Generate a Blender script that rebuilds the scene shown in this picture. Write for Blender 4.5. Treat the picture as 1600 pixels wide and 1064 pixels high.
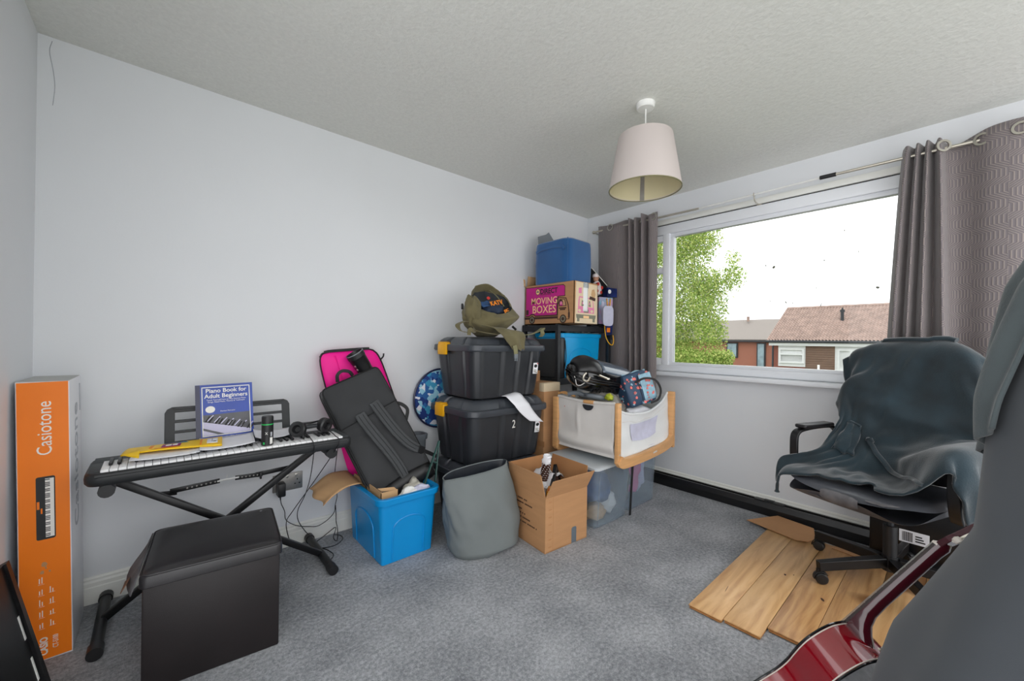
import bpy, bmesh, math, random
import numpy as np
from mathutils import Vector as V, Matrix as M, Euler, noise
random.seed(7)
R = math.radians
for o in list(bpy.data.objects): bpy.data.objects.remove(o)
sc = bpy.context.scene
COL = sc.collection

# ---------------------------------------------------------------- camera
cd = bpy.data.cameras.new('camera'); cam = bpy.data.objects.new('camera', cd); COL.objects.link(cam)
cd.sensor_width = 36.0; cd.lens = 626.81 / 1600 * 36.0; cd.clip_start = 0.02; cd.clip_end = 300
YAW, PITCH, ROLL = R(48.629), R(0.074), R(0.788)
_f = V((math.cos(PITCH) * math.cos(YAW), math.cos(PITCH) * math.sin(YAW), math.sin(PITCH)))
_r0 = V((math.sin(YAW), -math.cos(YAW), 0)); _u0 = _r0.cross(_f)
_r = _r0 * math.cos(ROLL) + _u0 * math.sin(ROLL); _u = _u0 * math.cos(ROLL) - _r0 * math.sin(ROLL)
cam.matrix_world = M(((_r.x, _u.x, -_f.x, 0), (_r.y, _u.y, -_f.y, 0), (_r.z, _u.z, -_f.z, 1.1675), (0, 0, 0, 1)))
sc.camera = cam

# ---------------------------------------------------------------- sky, light, exposure
world = bpy.data.worlds.new('sky'); sc.world = world; world.use_nodes = True
wn = world.node_tree.nodes; wn.clear()
bg = wn.new('ShaderNodeBackground'); wo = wn.new('ShaderNodeOutputWorld')
bg.inputs[0].default_value = (0.975, 0.985, 1.0, 1); bg.inputs[1].default_value = 1.0
world.node_tree.links.new(bg.outputs[0], wo.inputs[0])
vs = sc.view_settings
sc.display_settings.display_device = 'sRGB'
vs.view_transform = 'Standard'; vs.look = 'None'; vs.gamma = 1.0; vs.use_curve_mapping = False
vs.exposure = 1.36
sc.cycles.max_bounces = 10; sc.cycles.diffuse_bounces = 6; sc.cycles.transparent_max_bounces = 12
sc.cycles.caustics_reflective = False; sc.cycles.caustics_refractive = False
sc.cycles.use_denoising = True

# ---------------------------------------------------------------- materials
def lin(c):
    return tuple((x / 12.92 if x <= .04045 else ((x + .055) / 1.055) ** 2.4) for x in (v / 255 for v in c))

def mat(name, col, rough=.6, metal=0., var=.06, vscale=6., bump=0., bscale=60., spec=.5, coat=0., sheen=0.,
        col2=None, alpha=1., trans=0., stretch=None, detail=4, thin=0.):
    """procedural principled material: base colour mottled by noise, fine relief by a second noise"""
    m = bpy.data.materials.new(name); m.use_nodes = True
    nt = m.node_tree; N = nt.nodes; L = nt.links
    b = N['Principled BSDF']
    b.inputs['Roughness'].default_value = rough; b.inputs['Metallic'].default_value = metal
    b.inputs['Specular IOR Level'].default_value = spec
    b.inputs['Coat Weight'].default_value = coat; b.inputs['Coat Roughness'].default_value = .08
    b.inputs['Sheen Weight'].default_value = sheen
    b.inputs['Transmission Weight'].default_value = trans
    b.inputs['Alpha'].default_value = alpha
    tc = N.new('ShaderNodeTexCoord'); mp = N.new('ShaderNodeMapping')
    L.new(tc.outputs['Object'], mp.inputs[0])
    if stretch: mp.inputs['Scale'].default_value = stretch
    nz = N.new('ShaderNodeTexNoise'); nz.inputs['Scale'].default_value = vscale; nz.inputs['Detail'].default_value = detail
    L.new(mp.outputs[0], nz.inputs['Vector'])
    rp = N.new('ShaderNodeValToRGB'); L.new(nz.outputs['Fac'], rp.inputs[0])
    a = lin(col); bb = lin(col2) if col2 else tuple(min(1, x * (1 + var * 2)) for x in a)
    aa = a if col2 else tuple(x * (1 - var * 2) for x in a)
    rp.color_ramp.elements[0].position = .3; rp.color_ramp.elements[1].position = .7
    rp.color_ramp.elements[0].color = (*aa, 1); rp.color_ramp.elements[1].color = (*bb, 1)
    L.new(rp.outputs[0], b.inputs['Base Color'])
    if bump:
        n2 = N.new('ShaderNodeTexNoise'); n2.inputs['Scale'].default_value = bscale; n2.inputs['Detail'].default_value = 3
        L.new(mp.outputs[0], n2.inputs['Vector'])
        bp = N.new('ShaderNodeBump'); bp.inputs['Strength'].default_value = bump; bp.inputs['Distance'].default_value = .004
        L.new(n2.outputs['Fac'], bp.inputs['Height']); L.new(bp.outputs[0], b.inputs['Normal'])
    return m

# ---------------------------------------------------------------- geometry helpers
def cat(pts, n=6, closed=False):
    """Catmull-Rom through pts"""
    P = [V(p) for p in pts]; out = []
    m = len(P); rng = range(m if closed else m - 1)
    for i in rng:
        p0 = P[(i - 1) % m] if closed or i > 0 else P[0] * 2 - P[1]
        p1 = P[i]; p2 = P[(i + 1) % m]
        p3 = P[(i + 2) % m] if closed or i + 2 < m else P[-1] * 2 - P[-2]
        for k in range(n):
            t = k / n
            out.append(.5 * ((2 * p1) + (p2 - p0) * t + (2 * p0 - 5 * p1 + 4 * p2 - p3) * t * t + (3 * p1 - p0 - 3 * p2 + p3) * t ** 3))
    if not closed: out.append(P[-1])
    return out

def frames(pts, closed=False):
    n = len(pts); T = []
    for i in range(n):
        a = pts[(i - 1) % n] if (closed or i > 0) else pts[0]
        b = pts[(i + 1) % n] if (closed or i < n - 1) else pts[-1]
        t = (b - a); T.append(t.normalized() if t.length > 1e-9 else V((0, 0, 1)))
    up = V((0, 0, 1)) if abs(T[0].z) < .9 else V((1, 0, 0))
    x = T[0].cross(up).normalized(); F = []
    for t in T:
        x = (x - t * x.dot(t)); x = x.normalized() if x.length > 1e-6 else t.orthogonal().normalized()
        F.append((x, t.cross(x).normalized()))
    return F

class MB:
    def __init__(s): s.bm = bmesh.new()
    def _loft(s, rings, closed=True, cap0=True, cap1=True, loop=False):
        bm = s.bm; vs = [[bm.verts.new(p) for p in r] for r in rings]
        n = len(rings[0]); m = len(rings)
        for i in range(m if loop else m - 1):
            a = vs[i]; b = vs[(i + 1) % m]
            for j in range(n if closed else n - 1):
                k = (j + 1) % n
                try: bm.faces.new((a[j], a[k], b[k], b[j]))
                except ValueError: pass
        if closed and not loop:
            if cap0: bm.faces.new(tuple(reversed(vs[0])))
            if cap1: bm.faces.new(tuple(vs[-1]))
        return vs
    def loft(s, rings, *a, **k): s._loft(rings, *a, **k); return s
    def box(s, c, d, bev=0., rot=None, seg=2):
        t = bmesh.new(); bmesh.ops.create_cube(t, size=1)
        for v in t.verts: v.co = V((v.co.x * d[0], v.co.y * d[1], v.co.z * d[2]))
        if bev: bmesh.ops.bevel(t, geom=list(t.edges), offset=min(bev, min(d) * .49), segments=seg, profile=.5, affect='EDGES')
        mx = M.Translation(V(c))
        if rot is not None: mx = mx @ (rot.to_4x4() if isinstance(rot, M) else Euler(rot).to_matrix().to_4x4())
        t.transform(mx); s.add(t); return s
    def bx(s, x0, x1, y0, y1, z0, z1, bev=0., seg=2):
        return s.box(((x0 + x1) / 2, (y0 + y1) / 2, (z0 + z1) / 2), (abs(x1 - x0), abs(y1 - y0), abs(z1 - z0)), bev, None, seg)
    def add(s, t):
        me = bpy.data.meshes.new('t'); t.to_mesh(me); t.free(); s.bm.from_mesh(me); bpy.data.meshes.remove(me)
    def cyl(s, p0, p1, r0, r1=None, n=16, cap=True):
        return s.tube([p0, p1], [r0, r0 if r1 is None else r1], n, cap=cap)
    def tube(s, pts, r, n=8, closed=False, cap=True, flat=None):
        P = [V(p) for p in pts]; F = frames(P, closed); rings = []
        for i, p in enumerate(P):
            rr = r[i] if isinstance(r, (list, tuple)) else r
            x, y = F[i]; fl = flat or 1
            rings.append([p + x * math.cos(2 * math.pi * k / n) * rr + y * math.sin(2 * math.pi * k / n) * rr * fl for k in range(n)])
        s._loft(rings, True, cap, cap, loop=closed); return s
    def ribbon(s, pts, w, t, nrm):
        """flat strap through pts, width w across, thickness t along nrm (vector or list)"""
        P = [V(p) for p in pts]; F = frames(P); rings = []
        for i, p in enumerate(P):
            a = P[max(i - 1, 0)]; b = P[min(i + 1, len(P) - 1)]; T = (b - a).normalized()
            n = V(nrm[i]) if isinstance(nrm, list) else V(nrm)
            n = (n - T * n.dot(T)).normalized(); x = T.cross(n)
            ww = w[i] if isinstance(w, (list, tuple)) else w
            rings.append([p - x * ww / 2 - n * t / 2, p + x * ww / 2 - n * t / 2, p + x * ww / 2 + n * t / 2, p - x * ww / 2 + n * t / 2])
        s._loft(rings); return s
    def lathe(s, prof, c=(0, 0, 0), n=32, closed=False):
        rings = [[V((c[0] + r * math.cos(2 * math.pi * k / n), c[1] + r * math.sin(2 * math.pi * k / n), c[2] + z)) for k in range(n)] for r, z in prof]
        s._loft(rings, True, not closed, not closed, loop=closed); return s
    def prism(s, poly, fr, d0, d1):
        """polygon (x,y) in frame fr (4x4), from depth d0 to d1 along its normal"""
        a = [fr @ V((x, y, d0)) for x, y in poly]; b = [fr @ V((x, y, d1)) for x, y in poly]
        s._loft([a, b]); return s
    def grid(s, nu, nv, fn, cu=False, cv=False, uv=None):
        bm = s.bm; vs = [[bm.verts.new(fn(i / (nu if cu else nu - 1), j / (nv if cv else nv - 1))) for j in range(nv)] for i in range(nu)]
        lay = bm.loops.layers.uv.verify() if uv else None
        for i in range(nu if cu else nu - 1):
            for j in range(nv if cv else nv - 1):
                q = ((i, j), (i + 1, j), (i + 1, j + 1), (i, j + 1))
                f = bm.faces.new([vs[a % nu][b % nv] for a, b in q])
                if lay:
                    for lp, (a, b) in zip(f.loops, q): lp[lay].uv = (a / (nu - 1) * uv[0], b / (nv - 1) * uv[1])
        return s
    def warp(s, fn):
        for v in s.bm.verts: v.co = fn(v.co.copy())
        return s
    def xf(s, mx): s.bm.transform(mx); return s
    def sub(s, cuts=1):
        bmesh.ops.subdivide_edges(s.bm, edges=list(s.bm.edges), cuts=cuts, use_grid_fill=True); return s
    def ob(s, name, m, parent=None, smooth=35, local=False, solid=0., off=-1., subd=0, bev=0.):
        bmesh.ops.recalc_face_normals(s.bm, faces=list(s.bm.faces)) if not solid else None
        me = bpy.data.meshes.new(name); s.bm.to_mesh(me); s.bm.free()
        if parent is not None and not local: me.transform(WM[parent.name].inverted())
        if smooth:
            for p in me.polygons: p.use_smooth = True
            me.set_sharp_from_angle(angle=R(smooth))
        me.materials.append(m)
        o = bpy.data.objects.new(name, me); COL.objects.link(o)
        if parent is not None: o.parent = parent
        WM[o.name] = WM[parent.name] if parent is not None else M.Identity(4)
        if bev:
            d = o.modifiers.new('bevel', 'BEVEL'); d.width = bev; d.segments = 2; d.limit_method = 'ANGLE'
        if subd:
            d = o.modifiers.new('sub', 'SUBSURF'); d.levels = subd; d.render_levels = subd
        if solid:
            d = o.modifiers.new('solid', 'SOLIDIFY'); d.thickness = solid; d.offset = off
        return o
WM = {}
def tag(o, label=None, cat=None, group=None, kind=None):
    if label: o['label'] = label
    if cat: o['category'] = cat
    if group: o['group'] = group
    if kind: o['kind'] = kind
    return o
def thing(name, label, cat, loc=(0, 0, 0), rz=0., group=None, rot=None):
    o = bpy.data.objects.new(name, None); COL.objects.link(o); o.empty_display_size = .05
    o.location = loc; o.rotation_euler = rot or (0, 0, rz)
    WM[o.name] = M.Translation(V(loc)) @ Euler(rot or (0, 0, rz)).to_matrix().to_4x4()
    return tag(o, label, cat, group)
def rebase(o, loc):
    """give a single-mesh thing its origin at its base"""
    o.data.transform(M.Translation(-V(loc))); o.location = loc; WM[o.name] = M.Translation(V(loc)); return o
def struct(o): o['kind'] = 'structure'; return o
def share(src, parent, name=None, mx=None):
    c = src.copy(); COL.objects.link(c); c.parent = parent
    if mx is not None: c.matrix_local = mx
    WM[c.name] = WM[parent.name]; return c
def face(o, right, up):
    """frame whose x is right, y is up, z the outward normal"""
    r = V(right).normalized(); u = V(up).normalized(); n = r.cross(u)
    return M(((r.x, u.x, n.x, o[0]), (r.y, u.y, n.y, o[1]), (r.z, u.z, n.z, o[2]), (0, 0, 0, 1)))
def text(s, size, m, parent, fr, x, y, name='lettering', al='LEFT', depth=.0006, wide=1., bold=0., rot=0., lift=.0004, space=1.):
    cu = bpy.data.curves.new(name, 'FONT'); cu.body = s; cu.size = size; cu.extrude = depth; cu.align_x = al; cu.offset = bold
    cu.space_line = .95; cu.space_character = space; cu.resolution_u = 3
    o = bpy.data.objects.new(name, cu); COL.objects.link(o); cu.materials.append(m); o.parent = parent
    w = fr @ M.Translation(V((x, y, lift))) @ M.Rotation(rot, 4, 'Z') @ M.Diagonal((wide, 1, 1, 1))
    o.matrix_local = WM[parent.name].inverted() @ w
    WM[o.name] = w
    return o
def rrect(w, h, r, n=5):
    """rounded rectangle polygon centred on 0"""
    out = []
    for cx, cy, a0 in ((w / 2 - r, h / 2 - r, 0), (-w / 2 + r, h / 2 - r, 90), (-w / 2 + r, -h / 2 + r, 180), (w / 2 - r, -h / 2 + r, 270)):
        for k in range(n + 1):
            a = R(a0 + 90 * k / n); out.append((cx + r * math.cos(a), cy + r * math.sin(a)))
    return out
def ell(rx, ry, n=20, cx=0, cy=0): return [(cx + rx * math.cos(2 * math.pi * k / n), cy + ry * math.sin(2 * math.pi * k / n)) for k in range(n)]
def nz(p, s=1.): return noise.noise(V(p) * s)
# ---------------------------------------------------------------- the material shelf
K = {}
K['wall'] = mat('wall_paint', (224, 226, 229), .75, var=.012, vscale=1.2, bump=.05, bscale=120)
K['trim'] = mat('white_gloss_paint', (232, 232, 226), .35, var=.015, vscale=3)
K['upvc'] = mat('white_upvc', (236, 238, 242), .3, var=.01, vscale=2)
K['black_rail'] = mat('black_rail', (16, 16, 18), .35, var=.1)
K['black_pl'] = mat('black_plastic', (24, 24, 26), .42, var=.12, vscale=30, bump=.04, bscale=300)
K['black_metal'] = mat('black_metal', (20, 20, 22), .38, metal=.2, var=.1, vscale=20)
K['dark_metal'] = mat('charcoal_metal', (38, 40, 44), .45, metal=.3, var=.1, vscale=20)
K['chrome'] = mat('brushed_steel', (200, 198, 190), .28, metal=1., var=.05, vscale=40)
K['gold'] = mat('aged_nickel', (206, 200, 186), .3, metal=.8, var=.05)
K['white_pl'] = mat('white_plastic', (235, 235, 232), .4, var=.02)
K['white_paper'] = mat('white_paper', (236, 236, 240), .7, var=.015, vscale=8)
K['cardboard'] = mat('cardboard', (186, 139, 96), .85, var=.035, vscale=5, bump=.08, bscale=90, stretch=(1, 1, 6))
K['cardboard2'] = mat('pale_cardboard', (200, 160, 116), .85, var=.035, vscale=5, bump=.08, bscale=90, stretch=(1, 1, 6))
K['cardboard_in'] = mat('cardboard_inside', (180, 130, 86), .9, var=.04, vscale=5, bump=.06, bscale=80)
K['cream'] = mat('cream_card', (226, 205, 172), .8, var=.03, vscale=6)
K['pink_ink'] = mat('magenta_ink', (196, 26, 132), .7, var=.03, vscale=8)
K['pink_lt'] = mat('faded_pink_ink', (226, 130, 170), .7, var=.04)
K['brown_ink'] = mat('dark_brown_ink', (66, 40, 30), .75, var=.08)
K['grey_ink'] = mat('grey_green_ink', (128, 126, 108), .75, var=.06)
K['ink'] = mat('black_ink', (28, 26, 28), .7, var=.05)
K['white_ink'] = mat('white_ink', (240, 238, 232), .7, var=.02)
K['pale_ink'] = mat('pale_orange_ink', (250, 205, 150), .7, var=.02)
K['orange'] = mat('orange_print', (250, 128, 4), .45, var=.03, vscale=3)
K['box_white'] = mat('glossy_white_card', (226, 226, 230), .3, var=.02, vscale=3)
K['box_top'] = mat('grey_card_top', (176, 176, 172), .5, var=.05)
K['grey_ink2'] = mat('pale_grey_ink', (176, 178, 184), .5, var=.02)
K['leather'] = mat('black_faux_leather', (40, 38, 40), .34, var=.12, vscale=5, bump=.12, bscale=420, spec=.5)
K['seat_leather'] = mat('worn_blue_black_leather', (72, 74, 80), .36, var=.12, vscale=6, bump=.12, bscale=300)
K['leather_side'] = mat('dark_brown_faux_leather', (27, 21, 22), .5, var=.1, vscale=8, bump=.1, bscale=420)
K['leather_worn'] = mat('worn_grey_leather', (98, 96, 98), .75, var=.15, vscale=20, bump=.3, bscale=90)
K['worn_tan'] = mat('worn_tan_backing', (120, 88, 66), .8, var=.15, vscale=14)
K['key_w'] = mat('white_key', (238, 238, 238), .3, var=.01)
K['key_b'] = mat('black_key', (26, 26, 28), .4, var=.05)
K['kb'] = mat('keyboard_shell', (34, 36, 38), .5, var=.06, vscale=20, bump=.05, bscale=500)
K['grill'] = mat('keyboard_deck', (58, 62, 64), .6, var=.06, vscale=40)
K['yellow_pk'] = mat('yellow_print', (246, 200, 10), .4, var=.03)
K['orange_ink'] = mat('orange_ink', (240, 140, 20), .5, var=.03)
K['cyan_ink'] = mat('cyan_ink', (60, 160, 190), .5, var=.05)
K['purple_ink'] = mat('purple_ink', (150, 20, 110), .5, var=.08)
K['book_blue'] = mat('royal_blue_cover', (22, 62, 160), .28, var=.1, vscale=5)
K['book_navy'] = mat('navy_cover', (38, 40, 72), .3, var=.12, vscale=6)
K['book_grey'] = mat('dark_photo_grey', (74, 74, 80), .3, var=.15, vscale=9)
K['book_pale'] = mat('pale_photo_lilac', (196, 192, 220), .3, var=.05)
K['green'] = mat('neon_green', (30, 190, 90), .4, var=.1)
K['blue_tub'] = mat('turquoise_plastic', (6, 142, 210), .32, var=.03, vscale=3, spec=.5)
K['blue_tub2'] = mat('bright_blue_plastic', (10, 174, 238), .28, var=.03, vscale=3)
K['pink'] = mat('hot_pink_nylon', (252, 4, 150), .6, var=.03, vscale=4, bump=.12, bscale=30)
K['bag'] = mat('charcoal_nylon', (50, 51, 53), .8, var=.06, vscale=6, bump=.12, bscale=600, sheen=.15)
K['bag_pad'] = mat('charcoal_padding', (66, 68, 70), .85, var=.05, vscale=8, bump=.15, bscale=700, sheen=.2)
K['bag_pvc'] = mat('black_pvc', (30, 30, 32), .35, var=.1, vscale=6)
K['piping'] = mat('black_piping', (16, 16, 18), .6, var=.05)
K['zip'] = mat('black_zip_tape', (20, 18, 20), .6, var=.1)
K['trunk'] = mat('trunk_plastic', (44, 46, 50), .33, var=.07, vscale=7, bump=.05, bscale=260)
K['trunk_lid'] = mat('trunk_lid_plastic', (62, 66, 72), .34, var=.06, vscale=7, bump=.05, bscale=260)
K['yellow'] = mat('yellow_clip', (240, 176, 8), .4, var=.04)
K['olive'] = mat('olive_canvas', (104, 96, 66), .85, var=.09, vscale=8, bump=.15, bscale=400, sheen=.1)
K['olive_lt'] = mat('pale_olive_webbing', (130, 126, 92), .85, var=.08, vscale=20, bump=.2, bscale=400)
K['navy_cloth'] = mat('navy_cloth', (30, 44, 66), .8, var=.2, vscale=18)
K['steel_blue'] = mat('blue_grey_cloth', (44, 78, 122), .8, var=.2, vscale=14)
K['pouf'] = mat('blue_velvet', (24, 84, 140), .8, var=.06, vscale=5, bump=.1, bscale=500, sheen=.4)
K['sack'] = mat('grey_polyester', (112, 118, 118), .75, var=.045, vscale=3, bump=.12, bscale=420)
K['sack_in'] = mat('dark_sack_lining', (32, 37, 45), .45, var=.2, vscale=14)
K['wood'] = mat('beech', (216, 164, 110), .45, var=.05, vscale=7, stretch=(1, 1, 8))
K['cot'] = mat('off_white_canvas', (214, 210, 206), .9, var=.025, vscale=5, bump=.1, bscale=500)
K['cot_in'] = mat('white_canvas', (230, 232, 232), .9, var=.02, vscale=5, bump=.1, bscale=400)
K['mesh'] = mat('lavender_mesh', (204, 204, 224), .8, var=.03, vscale=30)
K['grey_cloth'] = mat('grey_knit', (140, 136, 130), .95, var=.1, vscale=14, bump=.3, bscale=300)
K['gloss_black'] = mat('gloss_black', (12, 12, 14), .12, var=.1, spec=.6, coat=.4)
K['gloss_rib'] = mat('black_vinyl', (18, 18, 20), .3, var=.15, vscale=10)
K['gloss_glass'] = mat('smoked_visor', (92, 104, 118), .12, var=.12, vscale=4, spec=.7, coat=.5)
K['tub_lid'] = mat('pale_grey_lid', (196, 202, 206), .4, var=.02)
K['screen'] = mat('monitor_black', (20, 20, 22), .3, var=.1)
K['plastic_bag'] = mat('crumpled_poly_bag', (190, 186, 174), .3, var=.12, vscale=16)
K['green_stick'] = mat('dark_green_plastic', (34, 74, 68), .4, var=.1)
K['curtain_eye'] = mat('polished_nickel', (190, 186, 176), .25, metal=1., var=.04)
K['shade'] = mat('taupe_shade', (196, 186, 182), .85, var=.012, vscale=3, bump=.05, bscale=500)
K['shade_in'] = mat('cream_shade_lining', (206, 196, 160), .8, var=.02)
K['robe'] = mat('teal_fleece', (26, 43, 51), .9, var=.24, vscale=7, bump=.25, bscale=160, sheen=.45)
K['cover'] = mat('charcoal_cover_fabric', (66, 70, 75), .9, var=.03, vscale=4, bump=.1, bscale=700, sheen=.12)
K['cover_lt'] = mat('grey_fleece', (70, 78, 80), .95, var=.06, vscale=6, bump=.25, bscale=140, sheen=.2)
K['red_gloss'] = mat('wine_red_lacquer', (128, 6, 22), .1, var=.05, vscale=2, coat=.8)
K['red_dark'] = mat('dark_mahogany_lacquer', (66, 12, 24), .14, var=.1, vscale=3, coat=.7)
K['ivory'] = mat('ivory_binding', (214, 206, 196), .4, var=.03)
K['rosewood'] = mat('rosewood', (52, 40, 38), .5, var=.15, vscale=20)
K['brown_frame'] = mat('honey_wood', (190, 120, 44), .5, var=.15, vscale=10)
K['brown_rope'] = mat('brown_beads', (72, 40, 28), .6, var=.15)
K['floral'] = mat('navy_oilcloth', (44, 70, 98), .5, var=.08, vscale=6)
K['coral'] = mat('coral_print', (232, 120, 112), .5, var=.12, vscale=30)
K['pale_print'] = mat('pale_blue_print', (150, 188, 206), .5, var=.1, vscale=30)
K['toy'] = mat('yellow_green_toy', (196, 196, 40), .5, var=.3, vscale=30, col2=(60, 120, 40))
K['toy_pink'] = mat('candy_card', (214, 150, 190), .4, var=.3, vscale=22, col2=(110, 190, 210))
K['toy_white'] = mat('white_toy_card', (228, 216, 214), .4, var=.06, vscale=14)
K['red_print'] = mat('red_print', (196, 50, 40), .5, var=.1)
K['skin'] = mat('doll_skin', (190, 140, 110), .5, var=.1)
K['toy_blue'] = mat('deep_blue_card', (24, 40, 96), .3, var=.3, vscale=16)
K['tan'] = mat('tan_straps', (190, 140, 84), .7, var=.1)
K['grey_tape'] = mat('grey_tape', (96, 106, 114), .5, var=.05)
K['steel_plate'] = mat('brushed_socket_plate', (150, 148, 144), .4, metal=.7, var=.05, vscale=30)
K['bin_grey'] = mat('grey_plastic', (110, 116, 122), .45, var=.05)

def nodes(name):
    m = bpy.data.materials.new(name); m.use_nodes = True
    N = m.node_tree.nodes; L = m.node_tree.links
    return m, N, L, N['Principled BSDF']
def ramp(N, L, src, stops):
    r = N.new('ShaderNodeValToRGB'); e = r.color_ramp.elements
    while len(e) < len(stops): e.new(.5)
    for k, (p, c) in enumerate(stops): e[k].position = p; e[k].color = (*lin(c), 1)
    L.new(src, r.inputs[0]); return r
def tex(N, L, kind, scale, vec, **kw):
    t = N.new(kind); t.inputs['Scale'].default_value = scale
    for k, v in kw.items(): t.inputs[k].default_value = v
    L.new(vec, t.inputs['Vector']); return t
def mth(N, L, op, a, b=None, c=None):
    n = N.new('ShaderNodeMath'); n.operation = op
    for i, v in enumerate((a, b, c)):
        if v is None: continue
        if isinstance(v, (int, float)): n.inputs[i].default_value = v
        else: L.new(v, n.inputs[i])
    return n.outputs[0]
def bumpn(N, L, h, strength, dist, bsdf):
    b = N.new('ShaderNodeBump'); b.inputs['Strength'].default_value = strength; b.inputs['Distance'].default_value = dist
    L.new(h, b.inputs['Height']); L.new(b.outputs[0], bsdf.inputs['Normal'])

# carpet: grey twist pile with soft footprints and mottling
m, N, L, b = nodes('grey_twist_carpet'); tc = N.new('ShaderNodeTexCoord'); o = tc.outputs['Object']
big = tex(N, L, 'ShaderNodeTexNoise', 3.2, o, Detail=4.0, Roughness=.6)
mid = tex(N, L, 'ShaderNodeTexNoise', 70., o, Detail=4.0, Roughness=.75)
fin = tex(N, L, 'ShaderNodeTexNoise', 260., o, Detail=3.0, Roughness=.7)
s = mth(N, L, 'ADD', mth(N, L, 'MULTIPLY', big.outputs['Fac'], .30), mth(N, L, 'ADD', mth(N, L, 'MULTIPLY', mid.outputs['Fac'], .52), mth(N, L, 'MULTIPLY', fin.outputs['Fac'], .26)))
r = ramp(N, L, s, [(.40, (104, 107, 112)), (.52, (156, 159, 164)), (.64, (204, 206, 210))])
L.new(r.outputs[0], b.inputs['Base Color']); b.inputs['Roughness'].default_value = .95; b.inputs['Sheen Weight'].default_value = .25
b.inputs['Specular IOR Level'].default_value = .1
bumpn(N, L, mth(N, L, 'ADD', mth(N, L, 'MULTIPLY', mid.outputs['Fac'], .9), fin.outputs['Fac']), .8, .012, b); K['carpet'] = m

# stippled ceiling
m, N, L, b = nodes('stippled_ceiling'); tc = N.new('ShaderNodeTexCoord'); o = tc.outputs['Object']
st = tex(N, L, 'ShaderNodeTexNoise', 62., o, Detail=5.0, Roughness=.55, Distortion=.6)
v2 = tex(N, L, 'ShaderNodeTexVoronoi', 34., o)
r = ramp(N, L, st.outputs['Fac'], [(.3, (216, 216, 210)), (.7, (226, 226, 220))])
L.new(r.outputs[0], b.inputs['Base Color']); b.inputs['Roughness'].default_value = .7
bumpn(N, L, mth(N, L, 'ADD', st.outputs['Fac'], mth(N, L, 'MULTIPLY', v2.outputs['Distance'], -.4)), .3, .008, b); K['ceiling'] = m

# window glass: clear pane, faint mirror
m = bpy.data.materials.new('window_glass'); m.use_nodes = True; N = m.node_tree.nodes; L = m.node_tree.links; N.clear()
tr = N.new('ShaderNodeBsdfTransparent'); tr.inputs[0].default_value = (.97, .985, .98, 1)
gl = N.new('ShaderNodeBsdfGlossy'); gl.inputs['Roughness'].default_value = .02
mx = N.new('ShaderNodeMixShader'); fr_ = N.new('ShaderNodeFresnel'); fr_.inputs[0].default_value = 1.25
L.new(fr_.outputs[0], mx.inputs[0]); L.new(tr.outputs[0], mx.inputs[1]); L.new(gl.outputs[0], mx.inputs[2])
ou = N.new('ShaderNodeOutputMaterial'); L.new(mx.outputs[0], ou.inputs[0]); K['glass'] = m

# translucent storage tub plastic
m = bpy.data.materials.new('frosted_clear_plastic'); m.use_nodes = True; N = m.node_tree.nodes; L = m.node_tree.links; N.clear()
tr = N.new('ShaderNodeBsdfTransparent'); tr.inputs[0].default_value = (.86, .9, .93, 1)
pr = N.new('ShaderNodeBsdfPrincipled'); pr.inputs['Base Color'].default_value = (.62, .68, .74, 1); pr.inputs['Roughness'].default_value = .25
tc = N.new('ShaderNodeTexCoord'); n1 = tex(N, L, 'ShaderNodeTexNoise', 5., tc.outputs['Object'])
mx = N.new('ShaderNodeMixShader'); L.new(mth(N, L, 'ADD', mth(N, L, 'MULTIPLY', n1.outputs['Fac'], .10), .09), mx.inputs[0])
L.new(tr.outputs[0], mx.inputs[1]); L.new(pr.outputs[0], mx.inputs[2])
ou = N.new('ShaderNodeOutputMaterial'); L.new(mx.outputs[0], ou.inputs[0]); K['clear'] = m

# curtains: taupe cloth with raised geometric line pattern, laid out in cloth coordinates (metres)
m, N, L, b = nodes('taupe_jacquard'); uvn = N.new('ShaderNodeUVMap'); sp = N.new('ShaderNodeSeparateXYZ'); L.new(uvn.outputs[0], sp.inputs[0])
u, v = sp.outputs[0], sp.outputs[1]
colw = .13
ci = mth(N, L, 'FLOOR', mth(N, L, 'DIVIDE', u, colw))                      # alternate columns lean the other way
sgn = mth(N, L, 'SUBTRACT', mth(N, L, 'MULTIPLY', mth(N, L, 'FLOORED_MODULO', ci, 2.), 2.), 1.)
vv = mth(N, L, 'ADD', v, mth(N, L, 'MULTIPLY', ci, .047))
t = mth(N, L, 'PINGPONG', vv, .075)                                         # 0..075
tcl = mth(N, L, 'MINIMUM', mth(N, L, 'MAXIMUM', mth(N, L, 'SUBTRACT', t, .02), 0.), .036)
ph = mth(N, L, 'ADD', u, mth(N, L, 'MULTIPLY', mth(N, L, 'MULTIPLY', tcl, sgn), 1.35))
st_ = mth(N, L, 'FRACT', mth(N, L, 'DIVIDE', ph, .0148))
ln = mth(N, L, 'LESS_THAN', mth(N, L, 'ABSOLUTE', mth(N, L, 'SUBTRACT', st_, .5)), .13)
rib = mth(N, L, 'PINGPONG', st_, .5)
mixc = N.new('ShaderNodeMix'); mixc.data_type = 'RGBA'; L.new(mth(N, L, 'MULTIPLY', ln, .7), mixc.inputs[0])
mixc.inputs[6].default_value = (*lin((112, 104, 106)), 1); mixc.inputs[7].default_value = (*lin((158, 146, 138)), 1)
L.new(mixc.outputs[2], b.inputs['Base Color']); b.inputs['Roughness'].default_value = .7; b.inputs['Sheen Weight'].default_value = .3
bumpn(N, L, rib, .5, .004, b); K['curtain'] = m

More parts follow.
